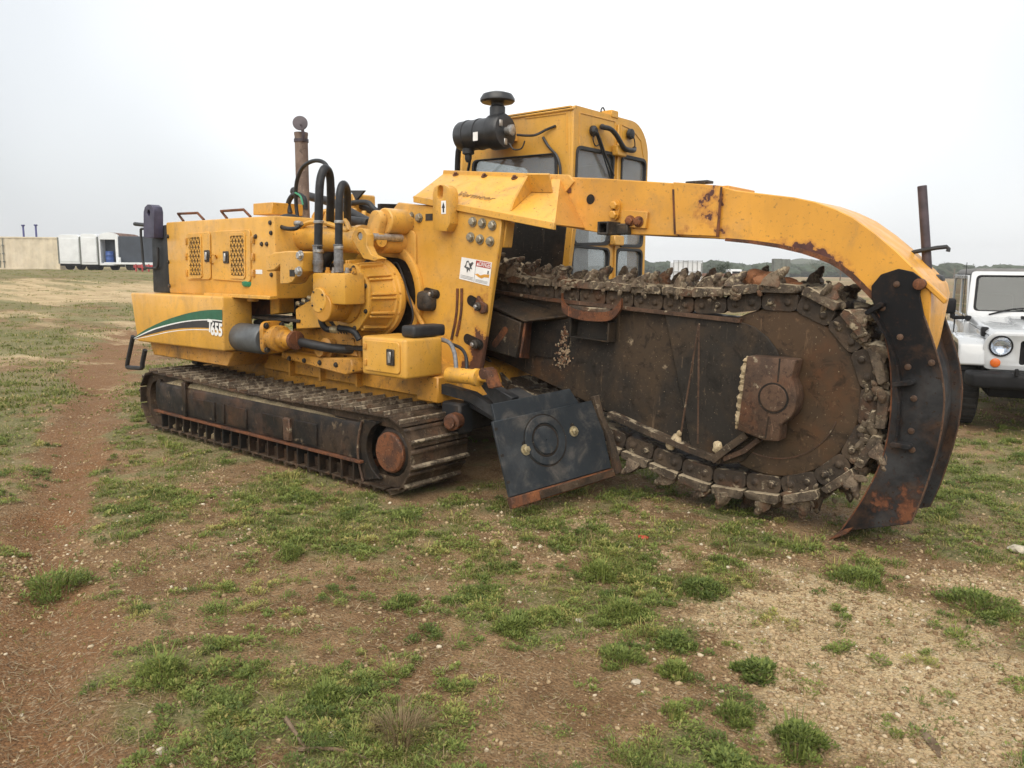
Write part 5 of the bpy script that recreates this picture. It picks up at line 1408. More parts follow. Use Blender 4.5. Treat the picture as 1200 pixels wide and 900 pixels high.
# broad cutters
for i in range(NP):
    a, b = chain_at(i * pitch_c), chain_at((i + 1) * pitch_c)
    t = (b - a).normalized()
    m_ = (a + b) * 0.5
    nv = Vector((-t.y, t.x))            # outward: the path runs clockwise seen from the viewer's side
    mw = Matrix(((t.x, 0, nv.x, m_.x), (0, 1, 0, CHY), (t.y, 0, nv.y, m_.y), (0, 0, 0, 1)))
    for yy in (-0.25, 0.25):
        place('chain_link', lk, mw @ Matrix.Translation((0, yy, 0)) @ (Matrix.Identity(4) if yy < 0 else Matrix.Rotation(math.pi, 4, 'Z')), chain)
    place('chain_roller', rl_m, mw, chain)
    place('chain_pad', pads[i % 5], mw @ Matrix.Rotation(rnd.uniform(-0.02, 0.02), 4, 'Y'), chain)
    for q, yy in enumerate(lat[i % 6]):
        place('cutter', cuts[rnd.randrange(9)], mw @ Matrix.Translation((rnd.uniform(-0.085, 0.07), yy + rnd.uniform(-0.02, 0.02), 0.110)) @ Matrix.Rotation(rnd.uniform(-0.75, 0.75), 4, 'Z') @ Matrix.Rotation(rnd.uniform(-0.35, 0.3), 4, 'Y') @ Matrix.Rotation(rnd.uniform(-0.3, 0.3), 4, 'X') @ Matrix.Diagonal((rnd.uniform(0.70, 0.98), rnd.uniform(0.75, 1.15), (rnd.uniform(0.65, 1.0) if m_.y > 1.45 else rnd.uniform(0.7, 1.1)), 1)), chain)

# earth stuck on the pads between the cutters
bm = newbm()
for i in range(NP):
    for q in range(2):
        c_ = chain_at((i + rnd.random()) * pitch_c)
        d_ = chain_at((i + rnd.random()) * pitch_c + 0.02)
        e_ = chain_at(0) if False else c_
        t = (chain_at((i + 0.5) * pitch_c + 0.05) - chain_at((i + 0.5) * pitch_c - 0.05)).normalized()
        nv = Vector((-t.y, t.x))
        r_ = rnd.uniform(0.010, 0.030)
        p_ = c_ + nv * (0.118 + r_ * 0.2)
        n0 = len(bm.verts)
        res_ = bmesh.ops.create_icosphere(bm, subdivisions=1, radius=r_, matrix=Matrix.Translation((p_.x, CHY + rnd.uniform(-0.31, 0.3), p_.y)) @ Matrix.Diagonal((1.3, 1.5, 0.75, 1)))
        for v in res_['verts']:
            v.co += Vector((rnd.uniform(-0.25, 0.25), rnd.uniform(-0.25, 0.25), rnd.uniform(-0.25, 0.25))) * r_
o = fin('caked_earth', bm, 'pad', chain, merge=False)
o['kind'] = 'stuff'

# clay packed into the links round the nose and along the upper edge
bm = newbm()
def lump(px_, py_, pz_, r_, sy=1.0):
    res_ = bmesh.ops.create_icosphere(bm, subdivisions=2, radius=r_, matrix=Matrix.Translation((px_, py_, pz_)) @ Matrix.Rotation(rnd.uniform(0, 3), 4, 'Y') @ Matrix.Diagonal((rnd.uniform(0.9, 1.7), sy, rnd.uniform(0.6, 1.0), 1)))
    ph_ = rnd.uniform(0, 6)
    for v in res_['verts']:
        v.co += Vector((rnd.uniform(-1, 1), rnd.uniform(-1, 1), rnd.uniform(-1, 1))) * r_ * 0.16
for k in range(150):
    a_ = rnd.triangular(-1.75, 1.35, 0.1)
    rd_ = rnd.triangular(0.63, 0.86, 0.74)
    yy = 5.405 + rnd.uniform(-0.015, 0.05) if rd_ < 0.72 else 5.39 + rnd.uniform(-0.02, 0.30)
    lump(DX + rd_ * math.cos(a_), yy, DZ + rd_ * math.sin(a_), rnd.triangular(0.010, 0.050, 0.018), rnd.uniform(0.4, 0.8))
for k in range(150):
    s_ = rnd.uniform(0.9, 4.1)
    c_ = chain_at(s_)
    t = (chain_at(s_ + 0.05) - chain_at(s_ - 0.05)).normalized()
    nv = Vector((-t.y, t.x))
    o_ = rnd.triangular(0.02, 0.15, 0.10)
    q_ = c_ + nv * o_
    lump(q_.x, (5.375 if o_ < 0.11 else 5.40) + rnd.uniform(-0.01, 0.02 if o_ < 0.11 else 0.25), q_.y, rnd.triangular(0.008, 0.034, 0.014), rnd.uniform(0.35, 0.7))
o = fin('packed_clay', bm, 'clay', chain, merge=False)
o['kind'] = 'stuff'

# reddish clay clods riding on top of the chain
for (px_, rr2) in (((-2.417, 5.620, 1.749), 0.11), ((-2.311, 5.600, 1.726), 0.12), ((-2.224, 5.620, 1.709), 0.10), ((-2.122, 5.600, 1.682), 0.08)):
    bm = newbm()
    bmesh.ops.create_icosphere(bm, subdivisions=3, radius=rr2)
    ph = rnd.uniform(0, 6)
    for v in bm.verts:
        v.co *= 1.0 + 0.22 * math.sin(v.co.x * 31 + ph) * math.cos(v.co.y * 27 + ph) + rnd.uniform(-0.07, 0.07)
        v.co.z *= 0.55
        v.co += Vector(px_)
    fin('clay_clod', bm, rusty('red_clay_%d' % int(rr2 * 100 + px_[0] * -1000), (0.24, 0.105, 0.05), (0.30, 0.14, 0.07), (0.20, 0.09, 0.04), mud=-0.12, scale=9, bump=1.0, rough=0.9), chain)

# ------------------------------------------------------------------ trench shield: charcoal plate on a hinged frame
a0, a1, b0, b1 = Vector((-3.81, 4.30, 0.69)), Vector((-3.63, 4.30, 0.145)), Vector((-3.385, 5.34, 0.215)), Vector((-3.60, 5.34, 0.76))
su = (b1 * 0.5 + b0 * 0.5 - a0 * 0.5 - a1 * 0.5)
W = su.length
su.normalize()
svv = (a0 - a1)
sv = (svv - su * svv.dot(su)).normalized()
sn = su.cross(sv).normalized()
if sn.x < 0:
    sn = -sn
org = a1
def sp(u, v, n=0.0):
    return org + su * u + sv * v + sn * n
def spoly(name, uv, n0, n1, mat, parent, bev=0.004):
    bm = newbm()
    A = [bm.verts.new(sp(u, v, n0)) for (u, v) in uv]
    B = [bm.verts.new(sp(u, v, n1)) for (u, v) in uv]
    bm.faces.new(A)
    bm.faces.new(list(reversed(B)))
    for i in range(len(uv)):
        j = (i + 1) % len(uv)
        bm.faces.new((A[i], A[j], B[j], B[i]))
    return fin(name, bm, mat, parent, bev)
def suv(p):
    # point on the plate seen from the survey coordinates
    d = Vector(p) - org
    return (d.dot(su), d.dot(sv))
shield = spoly('trench_shield', [(0.0, 0.0), (W - 0.04, 0.0), (W - 0.03, 0.30), (W - 0.10, 0.555), (W - 0.17, 0.555), (W - 0.17, 0.555), (0.10, 0.555), (0.06, 0.555), (0.0, 0.555)], -0.03, 0.0, 'charcoal', T, 0.005) if False else spoly('trench_shield', [(0.0, 0.0), (W - 0.03, 0.0), (W - 0.02, 0.30), (W - 0.07, 0.57), (0.0, 0.57)], -0.03, 0.0, 'charcoal', T, 0.006)
spoly('back_plate', [(0.05, 0.2), (W - 0.20, 0.2), (W - 0.18, 0.57), (W - 0.24, 0.70), (0.05, 0.70)], -0.06, -0.032, 'charcoal', shield)
spoly('wear_bar', [(0.0, -0.085), (W - 0.02, -0.075), (W - 0.02, -0.003), (0.0, -0.003)], -0.045, 0.012, 'rust', shield, 0.006)
spoly('wear_bar', [(0.26, -0.075), (W - 0.03, -0.068), (W - 0.03, -0.012), (0.26, -0.012)], 0.0125, 0.024, 'track', shield, 0.004)
spoly('edge_flange', [(W - 0.02, -0.06), (W + 0.06, -0.05), (W + 0.05, 0.25), (W + 0.0, 0.42), (W + 0.0, 0.60), (W - 0.06, 0.60), (W - 0.05, 0.42), (W - 0.005, 0.25)], -0.02, 0.03, 'chain', shield, 0.006)
cu_, cv_ = 0.44, 0.345
for (r0, r1) in ((0.205, 0.196), (0.128, 0.112)):
    bm = newbm()
    n = 48
    for ring in (0,):
        o1 = [bm.verts.new(sp(cu_ + r0 * math.cos(6.28319 * k / n), cv_ + r0 * math.sin(6.28319 * k / n), 0.0015)) for k in range(n)]
        o2 = [bm.verts.new(sp(cu_ + r1 * math.cos(6.28319 * k / n), cv_ + r1 * math.sin(6.28319 * k / n), 0.0015)) for k in range(n)]
        for k in range(n):
            bm.faces.new((o1[k], o1[(k + 1) % n], o2[(k + 1) % n], o2[k]))
    fin('shield_groove', bm, 'interior', shield)
bm = newbm()
n = 48
for (r0, r1, h0, h1) in ((0.194, 0.130, 0.0, 0.012), (0.110, 0.0, 0.0, 0.014)):
    P_ = [(r0, h0), (r0 - 0.006, h1), (max(r1 + 0.006, 0.001), h1), (max(r1, 0.0005), h0)]
    rg = [[bm.verts.new(sp(cu_ + r * math.cos(6.28319 * k / n), cv_ + r * math.sin(6.28319 * k / n), h)) for k in range(n)] for (r, h) in P_]
    for x_, y_ in zip(rg, rg[1:]):
        for k in range(n):
            bm.faces.new((x_[k], x_[(k + 1) % n], y_[(k + 1) % n], y_[k]))
fin('shield_boss', bm, 'charcoal', shield)
for (u, v) in ((0.235, 0.31), (0.735, 0.36)):
    bm = newbm()
    blathe(bm, sp(u, v, 0.0), sn, [(0.042, 0.0), (0.042, 0.008)], 18)
    blathe(bm, sp(u, v, 0.006), sn, [(0.029, 0.0), (0.029, 0.022), (0.02, 0.026)], 6)
    blathe(bm, sp(u, v, 0.02), sn, [(0.014, 0.0), (0.014, 0.022)], 10)
    fin('shield_bolt', bm, 'brass', shield, merge=False)
    lathe('bolt_slot', sp(u, v + 0.045, -0.001), sn, [(0.022, 0), (0.022, 0.0025)], 'interior', shield, 14)
for v in (0.10, 0.30, 0.50):
    bm = newbm()
    bslab(bm, [sp(0.0, v, 0.0012), sp(0.03, v, 0.0012), sp(0.03, v + 0.02, 0.0012), sp(0.0, v + 0.02, 0.0012)], 0.0015)
    fin('edge_notch', bm, 'interior', shield)
# black swing frame carrying the shield, with small ram
tube('frame_arm', [(-4.62, 4.60, 0.82), (-4.30, 4.62, 0.78), (-3.92, 4.66, 0.62)], 0.055, 'black', T, 4, 1)
bm = newbm()
bslab(bm, [(-4.219, 4.620, 0.878), (-4.192, 4.620, 0.921), (-3.889, 4.620, 0.818), (-3.914, 4.620, 0.748), (-4.019, 4.620, 0.688)], 0.09)
fin('frame_cheek', bm, 'black', T, 0.006)
bm = newbm()
bslab(bm, [(-4.45, 4.66, 0.70), (-3.86, 4.66, 0.52), (-3.80, 5.30, 0.55), (-4.40, 5.30, 0.74)], 0.04)
fin('trough_floor', bm, 'black', T, 0.006)
tube('trough_edge', [(-4.236, 4.720, 0.962), (-4.152, 4.740, 0.872), (-4.041, 4.800, 0.780)], 0.02, 'chain', T, 6, 1)
box('hinge_bracket', -4.60, -4.38, 4.55, 4.72, 0.46, 0.72, 'black', T, 0.02)
lathe('hinge_pin', (-4.42, 4.56, 0.58), (0.3, -1, 0), [(0.07, 0), (0.07, 0.10), (0.045, 0.11), (0.045, 0.14)], 'rust', T, 14)
lathe('small_ram', (-4.452, 4.500, 0.957), (1, 0.0, 0.02), [(0.06, 0.0), (0.062, 0.01), (0.062, 0.28), (0.07, 0.29), (0.07, 0.33), (0.03, 0.34), (0.03, 0.44)], 'yellow', T, 20)
lathe('ram_eye', (-4.047, 4.460, 1.005), (0, 1, 0), [(0.045, 0), (0.045, 0.10)], 'rust', T, 16)
bm = newbm()
bslab(bm, [(-4.047, 4.450, 1.032), (-4.003, 4.450, 1.036), (-3.941, 4.450, 0.904), (-3.984, 4.450, 0.893)], 0.12)
fin('ram_link', bm, 'rust', T, 0.006)
hose([(-4.649, 4.620, 1.218), (-4.541, 4.600, 1.198), (-4.453, 4.560, 1.138), (-4.405, 4.530, 1.061), (-4.371, 4.500, 0.998)], 0.018, 'hydraulic_hose', 'sleeve')
hose([(-4.570, 4.640, 1.187), (-4.435, 4.620, 1.162), (-4.321, 4.560, 1.107), (-4.255, 4.500, 1.009)], 0.014)

# ================================================================== the ground
def hash2(ix, iy, seed):
    h = (ix.astype(np.int64) * 374761393 + iy.astype(np.int64) * 668265263 + seed * 1442695041) & 0xFFFFFFFF
    h = ((h ^ (h >> 13)) * 1274126177) & 0xFFFFFFFF
    return ((h ^ (h >> 16)) & 0xFFFFFF) / float(0xFFFFFF)
def vnoise(x, y, seed):
    ix, iy = np.floor(x), np.floor(y)
    fx, fy = x - ix, y - iy
    fx, fy = fx * fx * (3 - 2 * fx), fy * fy * (3 - 2 * fy)
    a, b = hash2(ix, iy, seed), hash2(ix + 1, iy, seed)
    c, d = hash2(ix, iy + 1, seed), hash2(ix + 1, iy + 1, seed)
    return (a * (1 - fx) + b * fx) * (1 - fy) + (c * (1 - fx) + d * fx) * fy
def fbm(x, y, f, octv=4, seed=1, gain=0.5):
    s, amp, tot_ = np.zeros_like(x), 1.0, 0.0
    for k in range(octv):
        s += amp * vnoise(x * f + 17.3 * k, y * f - 9.1 * k, seed + k)
        tot_ += amp
        amp *= gain
        f *= 2.03
    return s / tot_
def sstep(a, b, v):
    t = np.clip((v - a) / (b - a), 0, 1)
    return t * t * (3 - 2 * t)
def blobs(x, y, lst):
    s = np.zeros_like(x)
    for (bx_, by_, br, bw) in lst:
        s = s + bw * np.exp(-((x - bx_) ** 2 + (y - by_) ** 2) / (br * br))
    return s

def terrain(x, y):
    """land rises gently towards the yard in the far left"""
    r = np.hypot(x, y)
    az = np.degrees(np.arctan2(y, x))
    az = np.where(az < -90, az + 360, az)
    w = sstep(128, 150, az)
    return 1.45 * sstep(14, 58, r) * w

def height(x, y):
    r = np.hypot(x, y)
    h = (fbm(x, y, 0.55, 4, 3) - 0.5) * 0.10 + (fbm(x, y, 3.2, 4, 11) - 0.5) * 0.045 + (fbm(x, y, 11.0, 3, 21) - 0.5) * 0.016
    h *= np.where(r > 60, 1.6, 1.0)
    # wheel ruts of the dirt track on the left
    for (ax, ay, bx_, by_, w, dpt_) in RUTS:
        dx, dy = bx_ - ax, by_ - ay
        L2 = dx * dx + dy * dy
        t = np.clip(((x - ax) * dx + (y - ay) * dy) / L2, 0, 1)
        dd = np.hypot(x - (ax + t * dx), y - (ay + t * dy))
        h -= dpt_ * np.exp(-(dd / w) ** 2)
    m = sstep(0.0, 0.8, np.maximum(np.maximum(-9.2 - x, x + 4.2), np.maximum(3.9 - y, y - 7.7)))
    h = h * (0.15 + 0.85 * m) - 0.012
    m2 = np.exp(-((x + 1.7) ** 2 + (y - 5.8) ** 2) / 0.5)
    h = h * (1 - 0.7 * m2)
    return h + terrain(x, y)

g0, g1, g2, g3 = (-3.064, 0.932), (-6.218, 2.135), (-12.584, 5.109), (-20.417, 9.090)
RUTS = [(g0[0], g0[1], g1[0], g1[1], 0.20, 0.07), (g1[0], g1[1], g2[0], g2[1], 0.24, 0.07), (g2[0], g2[1], g3[0], g3[1], 0.40, 0.07)]
GRAVEL = [(*p, r, w) for p, (r, w) in zip(
    [(-0.954, 3.499), (-0.433, 3.358), (-1.592, 3.873), (-0.919, 4.197), (-0.449, 4.039), (-1.439, 4.461), (-2.377, 4.363), (-1.083, 2.868), (-0.872, 5.129), (-0.562, 5.074), (-2.842, 3.391), (-1.938, 3.241), (-3.144, 4.611)],
    [(0.45, 1.0), (0.40, 1.0), (0.40, 0.7), (0.45, 0.9), (0.35, 0.9), (0.40, 0.6), (0.30, 0.35), (0.25, 0.6), (0.4, 0.5), (0.3, 0.6), (0.35, 0.3), (0.20, 0.5), (0.3, 0.3)])]
BARE = [(*p, r, w) for p, (r, w) in zip(
    [(-3.241, 0.993), (-4.032, 1.229), (-5.523, 1.781), (-7.190, 2.555), (-10.436, 4.063), (-15.918, 6.733), (-3.148, 2.505), (-3.738, 2.434), (-2.672, 2.660), (-4.464, 2.317), (-2.207, 2.406), (-1.748, 2.534), (-1.723, 2.165), (-1.725, 2.826), (-2.516, 2.136), (-0.978, 3.577), (-0.563, 3.565), (-1.443, 3.738), (-0.342, 3.513), (-6.229, 3.423), (-3.112, 3.711), (-1.067, 4.788)],
    [(0.3, 0.9), (0.3, 0.9), (0.3, 0.9), (0.4, 0.9), (0.6, 0.9), (1.2, 0.8), (0.45, 0.7), (0.5, 0.7), (0.45, 0.6), (0.5, 0.6), (0.4, 0.7), (0.35, 0.9), (0.3, 0.9), (0.35, 0.8), (0.3, 0.5), (0.45, 0.9), (0.4, 0.9), (0.4, 0.7), (0.3, 0.9), (0.5, 0.4), (0.4, 0.3), (0.5, 0.6)])]
LUSH = [(*p, r, w) for p, (r, w) in zip(
    [(-5.637, 1.680), (-7.237, 2.151), (-9.607, 3.022), (-12.804, 4.295), (-7.717, 2.898), (-5.895, 2.424), (-3.976, 1.516), (-3.349, 1.715), (-2.993, 1.720), (-2.341, 1.852), (-4.630, 3.032), (-6.817, 2.891), (-6.499, 4.005), (-3.964, 3.165), (-5.675, 2.100), (-4.808, 1.490), (-4.322, 2.083), (-3.548, 3.535), (-2.170, 1.924), (-1.869, 2.039), (-2.619, 1.459), (-4.884, 1.673), (-5.197, 2.070), (-4.295, 2.871), (-4.590, 3.592), (-5.396, 3.313), (-6.907, 3.634), (-5.571, 2.714), (-3.946, 3.520), (-3.614, 3.936), (-3.500, 4.567), (-2.667, 4.317), (-10.053, 4.421), (-8.062, 3.567), (-4.542, 1.569), (-3.315, 1.536), (-2.944, 1.251), (-3.200, 2.074), (-2.626, 1.900), (-3.537, 2.096), (-2.446, 2.922), (-3.015, 3.071), (-2.396, 3.617), (-2.114, 3.484), (-1.992, 3.973), (-1.314, 4.827), (-0.744, 4.914), (-1.053, 8.099), (-0.874, 5.909), (-1.800, 4.875), (-2.306, 5.359), (-2.914, 1.518), (-2.520, 1.619), (-3.109, 2.831), (-5.805, 1.985), (-1.479, 8.568), (-2.345, 3.075), (-3.270, 1.295), (-2.978, 1.076)],
    [(0.45, 1.0), (0.6, 1.0), (0.8, 1.0), (1.2, 0.9), (0.35, 0.4), (0.4, 0.7), (0.30, 0.25), (0.25, 0.2), (0.2, 0.2), (0.2, 0.3), (0.4, 0.9), (0.5, 0.9), (0.5, 0.9), (0.35, 0.7), (0.4, 0.8), (0.35, 0.7), (0.35, 0.5), (0.35, 0.6), (0.15, 0.7), (0.15, 0.7), (0.2, 0.8), (0.25, 1.0), (0.4, 0.5), (0.35, 0.9), (0.4, 0.9), (0.4, 0.9), (0.5, 0.9), (0.6, 0.5), (0.35, 0.8), (0.4, 0.7), (0.4, 0.7), (0.4, 0.7), (0.7, 0.9), (0.6, 0.6), (0.3, 0.6), (0.2, 0.3), (0.2, 0.3), (0.2, 0.5), (0.18, 0.7), (0.2, 0.8), (0.18, 0.9), (0.25, 0.8), (0.3, 0.6), (0.18, 0.9), (0.2, 0.8), (0.25, 0.9), (0.3, 0.9), (1.0, 0.8), (0.6, 0.7), (0.4, 0.5), (0.5, 0.5), (0.15, 0.8), (0.15, 0.8), (0.2, 0.8), (0.4, 0.6), (1.0, 0.6), (0.15, 0.6), (0.2, 0.7), (0.2, 0.7)])]

def gravel_mask(x, y):
    r = np.hypot(x, y)
    az = np.degrees(np.arctan2(y, x))
    base = blobs(x, y, GRAVEL) * 0.75 + (fbm(x, y, 0.9, 4, 41) - 0.5) * 0.9 + (fbm(x, y, 3.5, 3, 45) - 0.5) * 0.6 + 0.10
    wob = (fbm(x, y, 0.16, 4, 43) - 0.5) * 9
    road = sstep(33, 35.5, r + wob) * (1 - sstep(42, 44, r + wob)) * sstep(140, 146, az) * 1.3
    far = sstep(11, 18, r) * sstep(0.50, 0.66, fbm(x, y, 0.55, 4, 47)) * 0.55
    return np.clip(sstep(0.12, 0.95, base) + road + far, 0, 1)
def grass_mask(x, y):
    r = np.hypot(x, y)
    az = np.degrees(np.arctan2(y, x))
    n = fbm(x, y, 0.8, 4, 61) * 0.75 + fbm(x, y, 3.1, 3, 67) * 0.45
    v = n - 0.085 + np.clip(blobs(x, y, LUSH), 0, 1.3) * 0.26 - blobs(x, y, BARE) * 0.34 - gravel_mask(x, y) * 0.30 - path_mask(x, y) * 0.55
    v = v + (fbm(x, y, 4.5, 4, 71) - 0.5) * 1.0 * (1 - sstep(8, 20, r)) + (fbm(x, y, 1.6, 3, 73) - 0.5) * 0.5 * sstep(8, 16, r)
    v = v + sstep(7, 14, r) * 0.12 * (az < 118) - sstep(8, 14, r) * (-0.26) * (az > 136)
    v = v + np.where((r > 48) & (r < 62), 0.10, 0.0)
    return np.clip(sstep(0.32, 0.92, v), 0, 1)

def path_mask(x, y):
    m = np.zeros_like(x)
    for (ax, ay, bx_, by_, w, dpt_) in RUTS:
        dx, dy = bx_ - ax, by_ - ay
        t = np.clip(((x - ax) * dx + (y - ay) * dy) / (dx * dx + dy * dy), 0, 1)
        dd = np.hypot(x - (ax + t * dx), y - (ay + t * dy)) + (fbm(x, y, 1.5, 3, 87) - 0.5) * 0.6
        m = np.maximum(m, 1 - sstep(w * 0.7, w * 1.7, dd))
    return m
def axis(lo, hi, step, far, grow=1.075):
    core = list(np.arange(lo, hi + 1e-6, step))
    a, s = core[0], step
    left_ = []
    while a > -far:
        s *= grow
        a -= s
        left_.append(a)
    b, s = core[-1], step
    right_ = []
    while b < far:
        s *= grow
        b += s
        right_.append(b)
    return np.array(left_[::-1] + core + right_)
gx = axis(-9.5, 1.2, 0.05, 900.0)
gy = axis(0.3, 7.5, 0.05, 900.0)
XX, YY = np.meshgrid(gx, gy, indexing='ij')
fx_, fy_ = XX.ravel(), YY.ravel()
rr_all = np.hypot(fx_, fy_)
hz_ = height(fx_, fy_)
hz_ = hz_
nx_, ny_ = len(gx), len(gy)
idx = np.arange(nx_ * ny_).reshape(nx_, ny_)
quads = np.stack([idx[:-1, :-1].ravel(), idx[1:, :-1].ravel(), idx[1:, 1:].ravel(), idx[:-1, 1:].ravel()], 1)

def fast_mesh(name, co, faces, mat, smooth=True, attrs=None):
    me = bpy.data.meshes.new(name)
    k = faces.shape[1]
    me.vertices.add(len(co))
    me.vertices.foreach_set('co', np.ascontiguousarray(co, dtype=np.float32).ravel())
    me.loops.add(faces.size)
    me.loops.foreach_set('vertex_index', np.ascontiguousarray(faces, dtype=np.int32).ravel())
    me.polygons.add(len(faces))
    me.polygons.foreach_set('loop_start', np.arange(0, faces.size, k, dtype=np.int32))
    me.polygons.foreach_set('use_smooth', np.full(len(faces), smooth))
    for an, av in (attrs or {}).items():
        at = me.attributes.new(an, 'FLOAT', 'POINT')
        at.data.foreach_set('value', np.ascontiguousarray(av, dtype=np.float32))
    me.update()
    me.validate()
    me.materials.append(mat)
    o = bpy.data.objects.new(name, me)
    COL.objects.link(o)
    return o

def attr(k, name):
    q = k.n.new('ShaderNodeAttribute')
    q.attribute_name = name
    return q.outputs['Fac']

k = Nodes('ground_soil')
flat = k.scaled((1.0, 1.0, 0.0))
soil = k.mix(k.ramp(k.noise(2.2, 7, 0.6, flat), 0.32, 0.68), (0.185, 0.110, 0.052), (0.375, 0.250, 0.132))
soil = k.mix(k.ramp(k.noise(0.35, 4, 0.5, flat), 0.40, 0.62, 0.0, 0.35), soil, (0.215, 0.118, 0.055))
soil = k.mix(k.ramp(k.noise(6.5, 8, 0.7, flat), 0.50, 0.72, 0.0, 0.7), soil, (0.105, 0.060, 0.030))
soil = k.mix(k.math('MULTIPLY', attr(k, 'path'), k.ramp(k.noise(1.6, 6, 0.65, flat), 0.30, 0.60, 0.6, 1.0)), soil, (0.235, 0.122, 0.055))
vor = k.n.new('ShaderNodeTexVoronoi')
vor.inputs['Scale'].default_value = 70.0
k.l.new(flat, vor.inputs['Vector'])
vor2 = k.n.new('ShaderNodeTexVoronoi')
vor2.inputs['Scale'].default_value = 130.0
k.l.new(flat, vor2.inputs['Vector'])
sep = k.n.new('ShaderNodeSeparateColor')
k.l.new(vor.outputs['Color'], sep.inputs[0])
sep2 = k.n.new('ShaderNodeSeparateColor')
k.l.new(vor2.outputs['Color'], sep2.inputs[0])
grav = k.mix(k.ramp(k.noise(1.5, 6, 0.6, flat), 0.3, 0.7), (0.41, 0.290, 0.150), (0.60, 0.46, 0.265))
grav = k.mix(k.math('MULTIPLY', k.ramp(sep.outputs[0], 0.55, 0.95), 0.6), grav, (0.60, 0.50, 0.34))
grav = k.mix(k.math('MULTIPLY', k.ramp(sep2.outputs[1], 0.6, 0.95), 0.5), grav, (0.23, 0.15, 0.08))
peb = k.ramp(sep.outputs[1], 0.88, 0.92, 0.0, 0.55)
soil = k.mix(peb, soil, (0.42, 0.32, 0.20))
clod = k.ramp(sep2.outputs[0], 0.55, 0.95, 0.0, 0.55)
soil = k.mix(clod, soil, (0.085, 0.048, 0.024))
ga = k.math('ADD', attr(k, 'gravel'), k.math('MULTIPLY', k.math('SUBTRACT', k.noise(9.0, 6, 0.7, flat), 0.5), 0.9))
c = k.mix(k.ramp(ga, 0.32, 0.72), soil, grav)
gr_a = k.math('ADD', attr(k, 'grassy'), k.math('MULTIPLY', k.math('SUBTRACT', k.noise(5.0, 6, 0.7, flat), 0.5), 0.9))
litter = k.mix(k.ramp(k.noise(30, 5, 0.7, flat), 0.35, 0.65), (0.140, 0.140, 0.050), (0.340, 0.265, 0.150))
litter = k.mix(k.ramp(k.noise(0.5, 5, 0.6, flat), 0.35, 0.65, 0.0, 0.75), litter, (0.140, 0.165, 0.058))
c = k.mix(k.ramp(gr_a, 0.12, 0.85, 0.0, 0.80), c, litter)
hgt = k.math('ADD', k.math('MULTIPLY', k.noise(55, 6, 0.7, flat), 1.0), k.math('MULTIPLY', vor.outputs['Distance'], -0.8))
k.bump(hgt, 0.9, 0.02)
k.done(c, 0.92, 0.0, 0.2)
M['ground'] = k.m
ground = fast_mesh('ground', np.stack([fx_, fy_, hz_], 1), quads, M['ground'], True, {'gravel': gravel_mask(fx_, fy_), 'grassy': grass_mask(fx_, fy_), 'path': path_mask(fx_, fy_)})
ground['kind'] = 'structure'

# ------------------------------------------------------------------ grass, weeds, straw and pebbles
rng = np.random.default_rng(5)
def foliage_mat(name, c0, c1, c2, trans=0.35):
    k = Nodes(name)
    t = attr(k, 'tint')
    c = k.mix(k.ramp(t, 0.0, 0.55), c0, c1)
    c = k.mix(k.ramp(t, 0.62, 1.0), c, c2)
    k.done(c, 0.6, 0.0, 0.25)
    out = [q for q in k.n if q.type == 'OUTPUT_MATERIAL'][0]
    tl = k.n.new('ShaderNodeBsdfTranslucent')
    k.l.new(c, tl.inputs['Color'])
    mx = k.n.new('ShaderNodeMixShader')
    mx.inputs[0].default_value = trans
    k.l.new(k.bsdf.outputs[0], mx.inputs[1])
    k.l.new(tl.outputs[0], mx.inputs[2])
    k.l.new(mx.outputs[0], out.inputs['Surface'])
    return k.m
M['grass'] = foliage_mat('grass_blades', (0.092, 0.116, 0.026), (0.215, 0.235, 0.058), (0.44, 0.34, 0.16))
M['weed'] = foliage_mat('weed_leaves', (0.102, 0.142, 0.036), (0.230, 0.275, 0.068), (0.44, 0.38, 0.13))
M['straw'] = foliage_mat('dry_straw', (0.13, 0.085, 0.045), (0.25, 0.185, 0.10), (0.36, 0.29, 0.18), 0.1)
M['tree_leaf'] = foliage_mat('tree_leaves', (0.030, 0.048, 0.022), (0.055, 0.078, 0.035), (0.085, 0.10, 0.05), 0.2)

def blades(bx_, by_, bz_, h, w, lean, ang, tint):
    """bent three-triangle blades; all arguments are arrays"""
    n = len(bx_)
    ca, sa = np.cos(ang), np.sin(ang)
    px_, py_ = -sa * w * 0.5, ca * w * 0.5
    co = np.zeros((n, 5, 3))
    co[:, 0] = np.stack([bx_ - px_, by_ - py_, bz_ - 0.006], 1)
    co[:, 1] = np.stack([bx_ + px_, by_ + py_, bz_ - 0.006], 1)
    mx_, my_, mz_ = bx_ + ca * lean * 0.35, by_ + sa * lean * 0.35, bz_ + h * 0.6
    co[:, 2] = np.stack([mx_ + px_ * 0.75, my_ + py_ * 0.75, mz_], 1)
    co[:, 3] = np.stack([mx_ - px_ * 0.75, my_ - py_ * 0.75, mz_], 1)
    co[:, 4] = np.stack([bx_ + ca * lean, by_ + sa * lean, bz_ + h * (1 - 0.18 * np.clip(lean / h, 0, 2))], 1)
    b = np.arange(n)[:, None] * 5
    f = np.concatenate([b + np.array([0, 1, 2]), b + np.array([0, 2, 3]), b + np.array([3, 2, 4])], 0)
    return co.reshape(-1, 3), f, np.repeat(tint, 5)

def merge(parts):
    cs, fs, ts, o = [], [], [], 0
    for (c_, f_, t_) in parts:
        cs.append(c_)
        fs.append(f_ + o)
        ts.append(t_)
        o += len(c_)
    return np.concatenate(cs), np.concatenate(fs), np.concatenate(ts)

